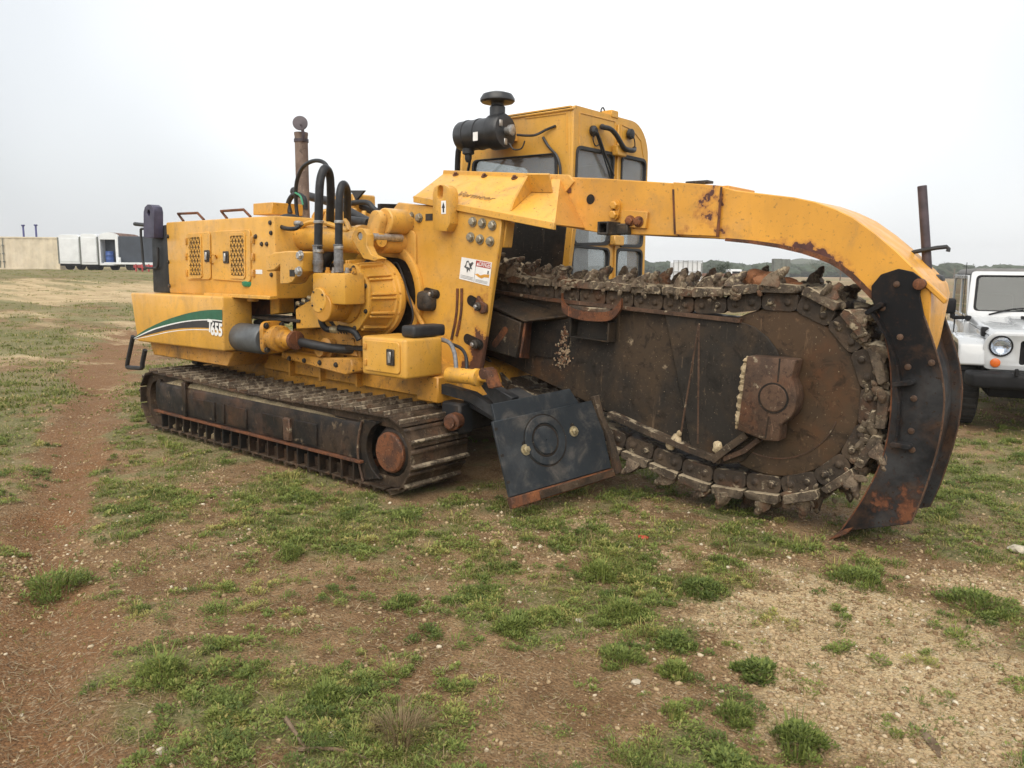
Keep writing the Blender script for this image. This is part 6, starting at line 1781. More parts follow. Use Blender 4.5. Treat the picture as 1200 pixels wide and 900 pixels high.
def scatter(n, r0, r1, mask, power=1.0, a0=92, a1=168):
    out = []
    tot_ = 0
    while tot_ < n:
        m = n * 3
        u = rng.random(m)
        r = r0 * (r1 / r0) ** u if power == 1.0 else np.sqrt(r0 * r0 + (r1 * r1 - r0 * r0) * u)
        a = np.radians(rng.uniform(a0, a1, m))
        x, y = r * np.cos(a), r * np.sin(a)
        keep = rng.random(m) < mask(x, y)
        keep &= ~((x > -8.9) & (x < -4.4) & (y > 4.0) & (y < 7.6) & (rng.random(m) < 0.9))
        out.append(np.stack([x[keep], y[keep]], 1))
        tot_ += int(keep.sum())
        if len(out) > 40:
            break
    return np.concatenate(out)[:n]

parts = []
def tufts(n, per, r0, r1, hmin, hmax, wid, spread, pw=1.0):
    c_ = scatter(n, r0, r1, lambda x, y: np.clip(grass_mask(x, y) ** 1.1 * 0.9 * sstep(0.45, 0.62, fbm(x, y, 4.2, 3, 171)) + 0.08, 0, 1), pw)
    g = grass_mask(c_[:, 0], c_[:, 1])
    sz = rng.uniform(0.45, 1.15, len(c_)) * (0.55 + 0.6 * g)
    ti = np.clip(rng.beta(2.0, 2.6, len(c_)) * 0.95 + (0.22 - 0.22 * g), 0, 1)
    k_ = np.repeat(np.arange(len(c_)), per)
    m = len(k_)
    rad = np.abs(rng.normal(0, 1, m)) * spread * sz[k_]
    a = rng.uniform(0, 2 * np.pi, m)
    x, y = c_[k_, 0] + rad * np.cos(a), c_[k_, 1] + rad * np.sin(a)
    h = rng.uniform(hmin, hmax, m) * sz[k_] * np.clip(1.15 - 0.35 * rad / (spread * sz[k_]), 0.35, 1.2)
    ang = a + rng.normal(0, 0.9, m)
    lean = h * rng.uniform(0.3, 1.7, m)
    t = np.clip(ti[k_] + rng.normal(0, 0.14, m) + (rng.random(m) < 0.10) * 0.5, 0, 1)
    parts.append(blades(x, y, height(x, y), h, rng.uniform(0.6, 1.3, m) * wid, lean, ang, t))
tufts(9000, 8, 1.4, 5.0, 0.010, 0.036, 0.0030, 0.035)
tufts(6500, 11, 4.5, 13.0, 0.018, 0.050, 0.0055, 0.050)
tufts(15000, 9, 11.0, 60.0, 0.025, 0.065, 0.020, 0.20)
co, fc, tn = merge(parts)
gobj = fast_mesh('grass', co, fc, M['grass'], False, {'tint': tn})
gobj['kind'] = 'stuff'
tag(gobj, 'patchy short green grass growing over the brown yard', 'grass')

# low creeping weeds with tiny leaves
def leaf_cloud(x, y, z, s, ang, tilt, tint):
    n = len(x)
    ca, sa = np.cos(ang), np.sin(ang)
    ct, st = np.cos(tilt), np.sin(tilt)
    d = np.stack([ca * ct, sa * ct, st], 1)
    p = np.stack([-sa, ca, np.zeros(n)], 1)
    b = np.stack([x, y, z], 1)
    co = np.zeros((n, 4, 3))
    co[:, 0] = b
    co[:, 1] = b + d * (s * 0.55)[:, None] + p * (s * 0.22)[:, None]
    co[:, 2] = b + d * s[:, None]
    co[:, 3] = b + d * (s * 0.55)[:, None] - p * (s * 0.22)[:, None]
    q = np.arange(n)[:, None] * 4
    f = np.concatenate([q + np.array([0, 1, 2]), q + np.array([0, 2, 3])], 0)
    return co.reshape(-1, 3), f, np.repeat(tint, 4)
def clump(cx_, cy_, rad, ht, n, leaf, tint0, spiky=0.0):
    a = rng.uniform(0, 2 * np.pi, n)
    rr0 = rad * np.sqrt(rng.random(n)) * (0.75 + 0.25 * np.sin(a * 3 + cx_ * 7))
    x, y = cx_ + rr0 * np.cos(a), cy_ + rr0 * np.sin(a)
    dome = np.clip(1 - (rr0 / rad) ** 2, 0.05, 1)
    z = height(x, y) + ht * dome * rng.random(n) ** 0.7
    s = leaf * rng.uniform(0.6, 1.4, n)
    return leaf_cloud(x, y, z, s, a + rng.normal(0, 1.0, n), rng.uniform(-0.1, 0.9, n) + spiky, np.clip(tint0 + rng.normal(0, 0.17, n), 0, 1))
wp = []
# many small irregular clumps, each of its own height, spread and tone
cc = scatter(1900, 1.5, 12.0, lambda x, y: np.clip(np.hypot(x, y) / 4.2 - 0.22, 0.2, 1) * np.clip(0.15 + 0.55 * grass_mask(x, y), 0, 1) * (0.2 + 0.8 * sstep(0.44, 0.60, fbm(x, y, 3.2, 3, 191))) * (1 - 0.6 * gravel_mask(x, y)) * (1 - 0.97 * path_mask(x, y)))
for (x, y) in cc:
    d = math.hypot(x, y)
    big = rng.beta(1.4, 3.5)
    t0 = float(np.clip(rng.choice([0.12, 0.35, 0.5, 0.62, 0.85], p=[0.2, 0.3, 0.25, 0.15, 0.10]) + rng.normal(0, 0.06), 0, 1))
    lf = (0.009 + 0.010 * rng.random()) * (0.85 if d < 3 else 1.0 if d < 5 else 1.35)
    for q in range(1 + int(rng.integers(1, 4))):
        ox, oy = rng.normal(0, 0.035 + 0.07 * big, 2)
        rd = 0.022 + 0.085 * big * rng.uniform(0.5, 1.0)
        wp.append(clump(x + ox, y + oy, rd, 0.012 + 0.055 * big * rng.uniform(0.4, 1.0), int((26 + 150 * big) * (1.0 if d < 5 else 0.55)), lf, t0, rng.uniform(-0.1, 0.4)))
    if rng.random() < 0.55:
        m = int(8 + 26 * big)
        a = rng.uniform(0, 6.283, m)
        rd = (0.02 + 0.06 * big) * np.sqrt(rng.random(m))
        bx2, by2 = x + rd * np.cos(a), y + rd * np.sin(a)
        hh = (0.02 + 0.06 * big) * rng.uniform(0.5, 1.3, m)
        wp.append(blades(bx2, by2, height(bx2, by2), hh, np.full(m, 0.0028 + 0.0006 * d), hh * rng.uniform(0.2, 1.4, m), a, np.clip(t0 + rng.normal(0.1, 0.2, m), 0, 1)))
wc = scatter(1200, 1.5, 10.0, lambda x, y: np.clip(grass_mask(x, y) * 0.9 + 0.06, 0, 1))
for (x, y) in wc:
    d = math.hypot(x, y)
    sz = rng.uniform(0.5, 1.3)
    wp.append(clump(x, y, 0.07 * sz, 0.035 * sz, int(34 if d < 5 else 20), 0.016 if d < 5 else 0.024, rng.uniform(0.1, 0.75)))
co, fc, tn = merge(wp)
wobj = fast_mesh('ground_weeds', co, fc, M['weed'], False, {'tint': tn})
wobj['kind'] = 'stuff'
tag(wobj, 'tiny leafed creeping weeds spread between the grass', 'weeds')

# dry straw and twigs lying about
n = 26000
sc_ = scatter(n, 1.4, 14.0, lambda x, y: np.clip(0.25 + 0.6 * sstep(0.45, 0.65, fbm(x, y, 1.1, 3, 91)), 0, 1))
x, y = sc_[:, 0], sc_[:, 1]
L = rng.uniform(0.015, 0.075, len(x)) * (1 + 0.06 * np.hypot(x, y))
a = rng.uniform(0, 2 * np.pi, len(x))
co_, f_, t_ = leaf_cloud(x, y, height(x, y) + 0.006, L, a, rng.normal(0.05, 0.16, len(x)), rng.random(len(x)))
co3 = co_.reshape(-1, 4, 3)
mid = (co3[:, 1] + co3[:, 3]) * 0.5
wdt = (0.0011 * (1 + 0.25 * np.hypot(x, y)))[:, None]
pv = np.stack([-np.sin(a), np.cos(a), np.zeros(len(a))], 1)
co3[:, 1] = mid + pv * wdt
co3[:, 3] = mid - pv * wdt
sobj = fast_mesh('dry_straw', co3.reshape(-1, 3), f_, M['straw'], False, {'tint': t_})
sobj['kind'] = 'stuff'
tag(sobj, 'short dry straw bits littering the soil', 'straw')

# pebbles
def pebble_field(n, r0, r1, smin, smax, mask):
    c_ = scatter(n, r0, r1, mask)
    x, y = c_[:, 0], c_[:, 1]
    bm = bmesh.new()
    bmesh.ops.create_icosphere(bm, subdivisions=1, radius=1.0)
    bv = np.array([v.co[:] for v in bm.verts])
    bf = np.array([[v.index for v in f.verts] for f in bm.faces])
    bm.free()
    n = len(x)
    s = smin * (smax / smin) ** (rng.random(n) ** 2.2)
    s = s * (1 + 0.10 * np.hypot(x, y))
    jit = 1 + rng.uniform(-0.25, 0.25, (n, len(bv), 1))
    sc3 = np.stack([rng.uniform(0.7, 1.3, n), rng.uniform(0.6, 1.1, n), rng.uniform(0.45, 0.8, n)], 1)
    a = rng.uniform(0, 6.283, n)
    v = bv[None] * jit * sc3[:, None] * s[:, None, None]
    vx = v[..., 0] * np.cos(a)[:, None] - v[..., 1] * np.sin(a)[:, None]
    vy = v[..., 0] * np.sin(a)[:, None] + v[..., 1] * np.cos(a)[:, None]
    P = np.stack([vx + x[:, None], vy + y[:, None], v[..., 2] + (height(x, y) + s * 0.15)[:, None]], -1)
    F = bf[None] + (np.arange(n) * len(bv))[:, None, None]
    return P.reshape(-1, 3), F.reshape(-1, 3), np.repeat(rng.random(n), len(bv))
k = Nodes('pebble_stone')
t = attr(k, 'tint')
c = k.mix(k.ramp(t, 0.0, 0.7), (0.20, 0.125, 0.065), (0.42, 0.31, 0.18))
c = k.mix(k.ramp(t, 0.90, 1.0), c, (0.58, 0.51, 0.38))
c = k.mix(k.ramp(k.noise(60, 4), 0.45, 0.8, 0.0, 0.5), c, (0.15, 0.095, 0.05))
k.bump(k.noise(90, 4), 0.4, 0.004)
M['pebble'] = k.done(c, 0.9, 0, 0.25)
pf = [pebble_field(19000, 1.5, 6.0, 0.0022, 0.012, lambda x, y: np.clip(gravel_mask(x, y) * 0.95 + 0.06, 0, 1)),
      pebble_field(6000, 5.0, 12.0, 0.004, 0.011, lambda x, y: np.clip(gravel_mask(x, y) * 0.8 + 0.07, 0, 1))]
co, fc, tn = merge(pf)
pobj = fast_mesh('gravel', co, fc, M['pebble'], True, {'tint': tn})
pobj['kind'] = 'stuff'
tag(pobj, 'pale limestone gravel strewn over the soil', 'gravel')

# plants that stand out one by one
def hz1(p):
    return float(height(np.array([p[0]]), np.array([p[1]]))[0])
PLANTS = [
    ((-0.969, 2.878), 0.115, 0.100, 900, 0.020, 0.30, 'feathery green weed at the bottom edge right of centre', 1),
    ((-1.237, 2.894), 0.085, 0.060, 620, 0.016, 0.30, 'small round feathery weed on bare soil left of the bottom gravel', 1),
    ((-1.322, 3.328), 0.100, 0.045, 420, 0.030, 0.18, 'dark broad leafed weed flat on the pale gravel', 0),
    ((-1.142, 2.613), 0.085, 0.035, 320, 0.024, 0.30, 'low flat weed touching the bottom edge below the round weed', 0),
    ((-1.428, 2.744), 0.060, 0.050, 300, 0.016, 0.55, 'thin yellowish weed on brown soil beside the gravel edge', 1),
    ((-1.585, 3.047), 0.080, 0.060, 520, 0.018, 0.45, 'bushy green weed with a yellow tipped neighbour', 1),
    ((-1.857, 2.998), 0.120, 0.050, 620, 0.018, 0.35, 'spreading green weed left of the bushy gravel weed', 1),
    ((-2.107, 3.448), 0.130, 0.075, 850, 0.018, 0.42, 'wide upright green weed in front of the charcoal plate', 1),
    ((-2.515, 3.820), 0.120, 0.110, 600, 0.022, 0.50, 'tall reddish stemmed weed below the charcoal plate', 1),
    ((-1.752, 3.319), 0.110, 0.045, 480, 0.022, 0.22, 'grey green leafy weed in the middle of the gravel edge', 0),
    ((-1.937, 3.989), 0.140, 0.060, 600, 0.024, 0.15, 'dark clump of weeds where the gravel begins', 0),
    ((-1.293, 4.724), 0.180, 0.070, 900, 0.022, 0.30, 'grassy weed patch below the black crumber shoe', 1),
    ((-0.714, 4.863), 0.200, 0.060, 900, 0.022, 0.28, 'long green weed patch at the right edge of the gravel', 1),
    ((-2.433, 2.907), 0.110, 0.065, 640, 0.018, 0.36, 'green weed tuft on bare soil below the track end', 1),
    ((-2.580, 1.878), 0.100, 0.060, 560, 0.018, 0.34, 'green weed tuft near the bottom left of centre', 1),
    ((-4.853, 1.648), 0.200, 0.110, 900, 0.022, 0.30, 'tall grassy weed clump beside the left dirt track', 1),
    ((-3.279, 1.518), 0.110, 0.100, 620, 0.020, 0.45, 'tall thin weed with dry stems in the lower left', 1),
    ((-4.162, 2.781), 0.100, 0.080, 480, 0.018, 0.36, 'round grass tuft in front of the near crawler track', 1),
    ((-3.101, 2.792), 0.090, 0.050, 420, 0.018, 0.25, 'small dark grass tuft below the crawler sprocket', 1),
]
for (p, rad, ht, n, leaf, tint0, lab, kind) in PLANTS:
    ps = [clump(p[0], p[1], rad, ht, n, leaf, tint0, 0.3 if kind else -0.05)]
    for q in range(5):
        a = rng.uniform(0, 6.283)
        ps.append(clump(p[0] + rad * 0.8 * math.cos(a), p[1] + rad * 0.8 * math.sin(a), rad * rng.uniform(0.3, 0.6), ht * rng.uniform(0.3, 0.7), n // 6, leaf * 0.8, tint0 + rng.uniform(-0.1, 0.2), 0.2))
    m = int(n * 0.09)
    a = rng.uniform(0, 6.283, m)
    r_ = rad * 0.75 * np.sqrt(rng.random(m))
    x, y = p[0] + r_ * np.cos(a), p[1] + r_ * np.sin(a)
    hh = ht * rng.uniform(0.7, 1.5, m)
    ps.append(blades(x, y, height(x, y), hh, np.full(m, 0.0032 + 0.0008 * math.hypot(*p)), hh * rng.uniform(0.1, 0.7, m), a, np.clip(tint0 + rng.normal(0.05, 0.2, m), 0, 1)))
    co, fc, tn = merge(ps)
    z = hz1(p)
    o = fast_mesh('weed_plant', co - np.array([p[0], p[1], z]), fc, M['weed'], False, {'tint': tn})
    o.location = (p[0], p[1], z)
    tag(o, lab, 'weed', 'weeds that stand out of the ground')

# dry reddish bunch grass
p = (-2.136, 1.893)
m = 420
a = rng.uniform(0, 6.283, m)
r_ = 0.10 * np.sqrt(rng.random(m))
x, y = p[0] + r_ * np.cos(a), p[1] + r_ * np.sin(a)
hh = rng.uniform(0.05, 0.12, m)
co, fc, tn = blades(x, y, height(x, y), hh, np.full(m, 0.0026), hh * rng.uniform(0.2, 1.1, m), a, rng.random(m) * 0.75)
o = fast_mesh('dry_bunch_grass', co - np.array([p[0], p[1], hz1(p)]), fc, M['straw'], False, {'tint': tn})
o.location = (p[0], p[1], hz1(p))
tag(o, 'dry reddish brown bunch grass at the bottom left of centre', 'dry grass')

def stone(p, r, lab, flat_=0.55):
    bm = newbm()
    bmesh.ops.create_icosphere(bm, subdivisions=2, radius=r)
    for v in bm.verts:
        v.co *= 1 + rnd.uniform(-0.16, 0.16)
        v.co.z *= flat_
    o = fin('stone', bm, 'stone_pale')
    o.location = (p[0], p[1], hz1(p) + r * 0.25)
    o.rotation_euler = (0, 0, rnd.uniform(0, 6))
    tag(o, lab, 'stone', 'loose pale stones')
M['stone_pale'] = plain('pale_stone', (0.42, 0.37, 0.28), 0.85, var=0.25, scale=30)
stone((-2.775, 1.266), 0.022, 'pale round stone at the bottom left among weeds')
stone((-1.675, 2.851), 0.022, 'flat pale stone beside the bushy weed', 0.4)
stone((-2.255, 3.235), 0.022, 'pale stone left of the wide upright weed')
stone((-0.683, 6.035), 0.06, 'grey flat stone at the right edge beyond the gravel', 0.4)
stone((-2.347, 1.732), 0.020, 'small pale stone near bottom left of centre')

def stick(pts, r, lab, mat='bark'):
    P = [Vector((q[0], q[1], hz1(q) + r * 0.8 + dz)) for q, dz in pts]
    bm = newbm()
    btube(bm, P, r, 7, 4, lambda t: r * (1.0 - 0.55 * t))
    o = fin('fallen_stick', bm, mat)
    tag(o, lab, 'stick', 'sticks on the ground')
M['bark'] = rusty('dead_wood', (0.11, 0.075, 0.045), (0.20, 0.145, 0.095), (0.15, 0.09, 0.05), mud=-0.1, scale=12, bump=0.8, rough=0.9)
stick([((-2.548, 1.657), 0.01), ((-2.409, 1.627), 0.0), ((-2.313, 1.597), 0.004)], 0.010, 'upright leaning grey stick in the lower left centre')
stick([((-2.359, 1.585), 0.004), ((-2.247, 1.675), 0.006), ((-2.107, 1.722), 0.0)], 0.009, 'long twig lying along the bottom edge')
stick([((-2.253, 2.434), 0.003), ((-2.188, 2.442), 0.005), ((-2.138, 2.447), 0.0)], 0.006, 'short twig on bare soil in the lower middle')
k_ = newbm()
pa, pb = (-0.639, 3.309), (-0.536, 3.168)
P = [Vector((q[0], q[1], hz1(q) + 0.006)) for q in (pa, ((pa[0] + pb[0]) / 2 + 0.012, (pa[1] + pb[1]) / 2), pb)]
btube(k_, P, 0.02, 7, 5, lambda t: 0.006 + 0.016 * math.sin(math.pi * min(1, t * 1.1 + 0.02)))
for v in k_.verts:
    v.co.z = hz1((v.co.x, v.co.y)) + max(0.002, (v.co.z - hz1((v.co.x, v.co.y))) * 0.6)
tag(fin('bark_strip', k_, 'bark'), 'curled brown bark strip lying on the gravel at lower right', 'bark')
kk = newbm()
pc = (-2.663, 4.568)
bmesh.ops.create_icosphere(kk, subdivisions=2, radius=0.035)
for v in kk.verts:
    v.co *= 1 + rnd.uniform(-0.2, 0.2)
    v.co.z *= 0.45
o = fin('plastic_scrap', kk, plain('red_plastic', (0.42, 0.05, 0.03), 0.5))
o.location = (pc[0], pc[1], hz1(pc) + 0.012)
tag(o, 'small red plastic scrap on the grass below the chain', 'scrap')

# ================================================================== white off-road car
M['car'] = plain('silver_white_paint', (0.47, 0.485, 0.495), 0.28, 0.0, 0.5, 0.05, 0.7, 3.0)
M['car_black'] = plain('black_trim', (0.012, 0.012, 0.013), 0.6, spec=0.2, var=0.2)
M['tyre'] = plain('tyre_rubber', (0.022, 0.021, 0.020), 0.85, var=0.3)
M['car_glass'] = glass('car_glass', (0.34, 0.41, 0.39), 0.93)
M['lamp_glass'] = glass('lamp_glass', (0.9, 0.92, 0.95), 0.95)
M['amber'] = plain('amber_lens', (0.60, 0.13, 0.02), 0.25, var=0.1)
M['soft_top'] = plain('grey_roof_cloth', (0.16, 0.155, 0.15), 0.8, var=0.15)
M['hub'] = plain('wheel_rim', (0.35, 0.35, 0.35), 0.4, 0.6, var=0.15)
phi = R(286)
hl = (-1.522, 10.277)
fw, rgt = Vector((math.cos(phi), math.sin(phi))), Vector((math.sin(phi), -math.cos(phi)))
cpos = Vector(hl) - fw * 1.88 - rgt * 0.52
J = thing('off_road_car', 'silver white boxy off-road car parked behind the black crumber shoe', 'car', (cpos.x, cpos.y, hz1((cpos.x, cpos.y)) + 0.01), phi, None, True)
# local: x forwards, y to the car's left, z up
def hexa(name, pts, mat, parent, bev=0.02, seg=2):
    bm = newbm()
    v = [bm.verts.new(p) for p in pts]
    for f in ((0, 1, 2, 3), (7, 6, 5, 4), (0, 4, 5, 1), (1, 5, 6, 2), (2, 6, 7, 3), (3, 7, 4, 0)):
        bm.faces.new([v[i] for i in f])
    return fin(name, bm, mat, parent, bev, seg)
body = hexa('body', [(0.60, -0.78, 0.55), (0.60, 0.78, 0.55), (-1.95, 0.78, 0.55), (-1.95, -0.78, 0.55), (0.60, -0.77, 1.17), (0.60, 0.77, 1.17), (-1.95, 0.77, 1.17), (-1.95, -0.77, 1.17)], 'car', J, 0.04, 3)
hexa('nose', [(1.84, -0.60, 0.66), (1.84, 0.60, 0.66), (0.60, 0.66, 0.60), (0.60, -0.66, 0.60), (1.84, -0.63, 1.06), (1.84, 0.63, 1.06), (0.60, 0.72, 1.14), (0.60, -0.72, 1.14)], 'car', J, 0.02, 2)
bonnet = hexa('bonnet', [(1.86, -0.64, 1.065), (1.86, 0.64, 1.065), (0.50, 0.74, 1.145), (0.50, -0.74, 1.145), (1.82, -0.58, 1.135), (1.82, 0.58, 1.135), (0.50, 0.70, 1.225), (0.50, -0.70, 1.225)], 'car', J, 0.03, 3)
hexa('bonnet_bulge', [(1.70, -0.34, 1.13), (1.70, 0.34, 1.13), (0.62, 0.36, 1.205), (0.62, -0.36, 1.205), (1.62, -0.28, 1.160), (1.62, 0.28, 1.160), (0.66, 0.32, 1.245), (0.66, -0.32, 1.245)], 'car', bonnet, 0.02, 2)
for s in (-1, 1):
    bm = newbm()
    bbox(bm, 1.46, 1.58, min(s * 0.605, s * 0.685), max(s * 0.605, s * 0.685), 1.04, 1.15)
    fin('bonnet_latch', bm, 'car_black', bonnet, 0.02, 2)
gl = newbm()
slots = [rrect(y_ - 0.033, y_ + 0.033, 0.76, 1.03, 0.03, 3) for y_ in np.linspace(-0.30, 0.30, 7)]
lamps = [circ(s * 0.52, 0.965, 0.112, 26) for s in (-1, 1)]
bplate(gl, [rquad([(-0.68, 0.70), (0.68, 0.70), (0.70, 0.95), (0.64, 1.105), (-0.64, 1.105), (-0.70, 0.95)], 0.08, 4)] + slots + lamps, 'x', 1.843, 1.895)
fin('grille', gl, 'car', J, 0.008, 2)
box('grille_back', 1.841, 1.8425, -0.6, 0.6, 0.72, 1.08, 'car_black', J, 0)
for s in (-1, 1):
    hlp = lathe('headlight', (1.845, s * 0.52, 0.965), (1, 0, 0), [(0.108, 0.0), (0.110, 0.05), (0.104, 0.062), (0.096, 0.055), (0.07, 0.02), (0.03, 0.008)], 'mirror', J, 28)
    lathe('lamp_lens', (1.893, s * 0.52, 0.965), (1, 0, 0), [(0.098, 0.0), (0.092, 0.012), (0.06, 0.022), (0.01, 0.026)], 'lamp_glass', hlp, 28)
    plate('lamp_ring', [circ(s * 0.52, 0.965, 0.118, 28), circ(s * 0.52, 0.965, 0.100, 28)], 'x', 1.896, 1.912, 'car_black', hlp, 0.003)
    lathe('turn_signal', (1.897, s * 0.56, 0.775), (1, 0, 0), [(0.052, 0.0), (0.050, 0.012), (0.03, 0.02)], 'amber', J, 20)
    # wheel arch flares, front and rear
    for (x0, nm) in ((1.32, 'wheel_fender'), (-1.40, 'wheel_fender')):
        arch = [(x0 + 0.62, 0.74), (x0 + 0.56, 0.97), (x0 + 0.44, 1.03), (x0 - 0.40, 1.04), (x0 - 0.66, 0.70), (x0 - 0.58, 0.68), (x0 - 0.36, 0.955), (x0 + 0.40, 0.945), (x0 + 0.50, 0.90), (x0 + 0.55, 0.73)]
        prism(nm, arch, 'y', s * 0.66, s * 0.93, 'car', J, 0.025, 3)
        prism('arch_liner', [(x0 + 0.53, 0.60), (x0 + 0.46, 0.90), (x0 - 0.36, 0.93), (x0 - 0.58, 0.60)], 'y', s * 0.62, s * 0.66, 'car_black', J, 0)
    for x0 in (1.32, -1.40):
        wh = newbm()
        blathe(wh, (x0, s * 0.66, 0.385), (0, s, 0), [(0.22, 0.0), (0.33, 0.0), (0.375, 0.02), (0.395, 0.06), (0.395, 0.19), (0.375, 0.23), (0.33, 0.25), (0.22, 0.24)], 34, True)
        for q in range(34):
            a = 2 * math.pi * q / 34
            m = Matrix.Translation((x0, s * 0.785, 0.385)) @ Matrix.Rotation(a, 4, 'Y') @ Matrix.Translation((0.397, 0, 0))
            bb = bmesh.ops.create_cube(wh, size=1.0, matrix=m @ Matrix.Diagonal((0.016, 0.2, 0.035, 1)))
        w = fin('wheel', wh, 'tyre', J, merge=False)
        lathe('rim', (x0, s * 0.86, 0.385), (0, s, 0), [(0.215, 0.0), (0.21, 0.03), (0.19, 0.02), (0.08, 0.03), (0.06, 0.05), (0.02, 0.055)], 'hub', w, 26)
    # side windows with pillars
    plate('cab_side', [[(0.30, 1.17), (0.08, 1.74), (-1.80, 1.74), (-1.93, 1.17)], rquad([(0.20, 1.22), (0.02, 1.69), (-0.62, 1.69), (-0.62, 1.22)], 0.04, 3), rquad([(-0.72, 1.22), (-0.72, 1.69), (-1.68, 1.69), (-1.80, 1.22)], 0.04, 3)], 'y', s * 0.70, s * 0.73, 'car', J, 0.004)
    prism('side_window', [(0.22, 1.20), (0.04, 1.70), (-0.64, 1.70), (-0.64, 1.20)], 'y', s * 0.712, s * 0.716, 'car_glass', J, 0)
    prism('side_window', [(-0.70, 1.20), (-0.70, 1.70), (-1.69, 1.70), (-1.82, 1.20)], 'y', s * 0.712, s * 0.716, 'car_glass', J, 0)
    mr = box('door_mirror', 0.28, 0.40, min(s * 0.86, s * 1.06), max(s * 0.86, s * 1.06), 1.24, 1.44, 'car_black', J, 0.035, 3)
    box('mirror_arm', 0.32, 0.38, min(s * 0.75, s * 0.90), max(s * 0.75, s * 0.90), 1.17, 1.22, 'car_black', mr, 0.015, 2)
    box('mirror_stalk', 0.32, 0.38, min(s * 0.86, s * 0.92), max(s * 0.86, s * 0.92), 1.18, 1.25, 'car_black', mr, 0.015, 2)
    box('door_gap', -0.66, -0.645, min(s * 0.771, s * 0.783), max(s * 0.771, s * 0.783), 0.62, 1.16, 'car_black', J, 0)
    box('windshield_hinge', 0.50, 0.60, min(s * 0.70, s * 0.765), max(s * 0.70, s * 0.765), 1.172, 1.23, 'car_black', J, 0.01)
# windscreen: raked frame with glass
ang = math.atan2(0.30, 0.58)
mw = Matrix.Translation((0.50, 0, 1.21)) @ Matrix.Rotation(-ang, 4, 'Y')
ws = newbm()
oq = rquad([(-0.745, 0.0), (0.745, 0.0), (0.70, 0.645), (-0.70, 0.645)], 0.05, 4)
iq = rquad([(-0.665, 0.085), (0.665, 0.085), (0.635, 0.585), (-0.635, 0.585)], 0.06, 4)
bplate(ws, [oq, iq], 'x', -0.03, 0.02)
for v in ws.verts:
    v.co = mw @ v.co
wsf = fin('windscreen_frame', ws, 'car', J, 0.01, 2)
ws = newbm()
bplate(ws, [inset(iq, -0.012), inset(iq, 0.02)], 'x', 0.0, 0.026)
for v in ws.verts:
    v.co = mw @ v.co
fin('windscreen_seal', ws, 'car_black', wsf, 0.003)
ws = newbm()
bprism(ws, inset(iq, -0.005), 'x', 0.004, 0.009)
for v in ws.verts:
    v.co = mw @ v.co
fin('windscreen', ws, 'car_glass', wsf)
for (y0, y1) in ((0.05, 0.52), (-0.50, -0.02)):
    a, b, c_ = mw @ Vector((0.03, y0, 0.03)), mw @ Vector((0.045, (y0 + y1) / 2, 0.10)), mw @ Vector((0.035, y1, 0.13))
    tube('wiper', [a, b, c_], 0.010, 'car_black', wsf, 6, 3)
box('washer_nozzle', 0.95, 1.0, -0.22, -0.16, 1.225, 1.262, 'car_black', bonnet, 0.006)
roof = hexa('roof', [(0.22, -0.70, 1.745), (0.22, 0.70, 1.745), (-1.86, 0.70, 1.745), (-1.86, -0.70, 1.745), (0.16, -0.66, 1.83), (0.16, 0.66, 1.83), (-1.80, 0.66, 1.82), (-1.80, -0.66, 1.82)], 'soft_top', J, 0.03, 3)
box('tail_wall', -1.90, -1.86, -0.69, 0.69, 1.17, 1.74, 'soft_top', J, 0.005)
box('dashboard', 0.10, 0.42, -0.68, 0.68, 1.0, 1.26, 'car_black', J, 0.05, 2)
for y_ in (-0.36, 0.36):
    box('seat', -0.55, -0.35, y_ - 0.24, y_ + 0.24, 0.9, 1.50, 'car_black', J, 0.06, 2)
tube('steering_wheel', [(-0.02, 0.36 + 0.18 * math.cos(a), 1.22 + 0.18 * math.sin(a)) for a in np.linspace(0, 6.2832, 16)], 0.015, 'car_black', J, 6, 1)
bp = hexa('front_bumper', [(2.10, -0.80, 0.50), (2.10, 0.80, 0.50), (1.88, 0.86, 0.52), (1.88, -0.86, 0.52), (2.10, -0.80, 0.67), (2.10, 0.80, 0.67), (1.88, 0.86, 0.69), (1.88, -0.86, 0.69)], 'car_black', J, 0.04, 3)
box('bumper_plate', 2.102, 2.115, -0.28, 0.28, 0.48, 0.70, 'white', bp, 0.006)
plate('plate_ring', [circ(-0.22, 0.59, 0.05, 20), circ(-0.22, 0.59, 0.038, 20)], 'x', 2.116, 2.12, 'car_black', bp, 0)
box('tow_hook', 2.10, 2.16, -0.40, -0.36, 0.66, 0.74, 'car_black', bp, 0.01)
box('chassis', -1.9, 1.85, -0.60, 0.60, 0.38, 0.60, 'car_black', J, 0.02)
tube('antenna', [(0.62, -0.80, 1.15), (0.58, -0.80, 1.9)], 0.004, 'car_black', J, 5, 1)

# ================================================================== yard on the far left
M['cream'] = paint('cream_container_paint', (0.62, 0.54, 0.40), chips=-0.10, dirt=0.2, streak=0.25, dirt_col=(0.3, 0.2, 0.12), rough=0.6)
M['trailer_white'] = plain('white_trailer_skin', (0.66, 0.68, 0.69), 0.5, var=0.06, scale=2)
M['trailer_dark'] = plain('navy_trailer_skin', (0.036, 0.045, 0.062), 0.5, var=0.15, scale=2)
M['post_blue'] = plain('violet_blue_paint', (0.045, 0.045, 0.17), 0.5, var=0.15)
M['barrel'] = plain('blue_plastic', (0.035, 0.085, 0.28), 0.5, var=0.15)
M['far_grey'] = plain('weathered_grey_steel', (0.13, 0.14, 0.125), 0.7, var=0.2, scale=3)
M['far_red'] = plain('faded_red_paint', (0.36, 0.05, 0.05), 0.6, var=0.25, scale=2)
M['far_brown'] = plain('rusty_beam', (0.14, 0.075, 0.05), 0.8, var=0.3, scale=3)
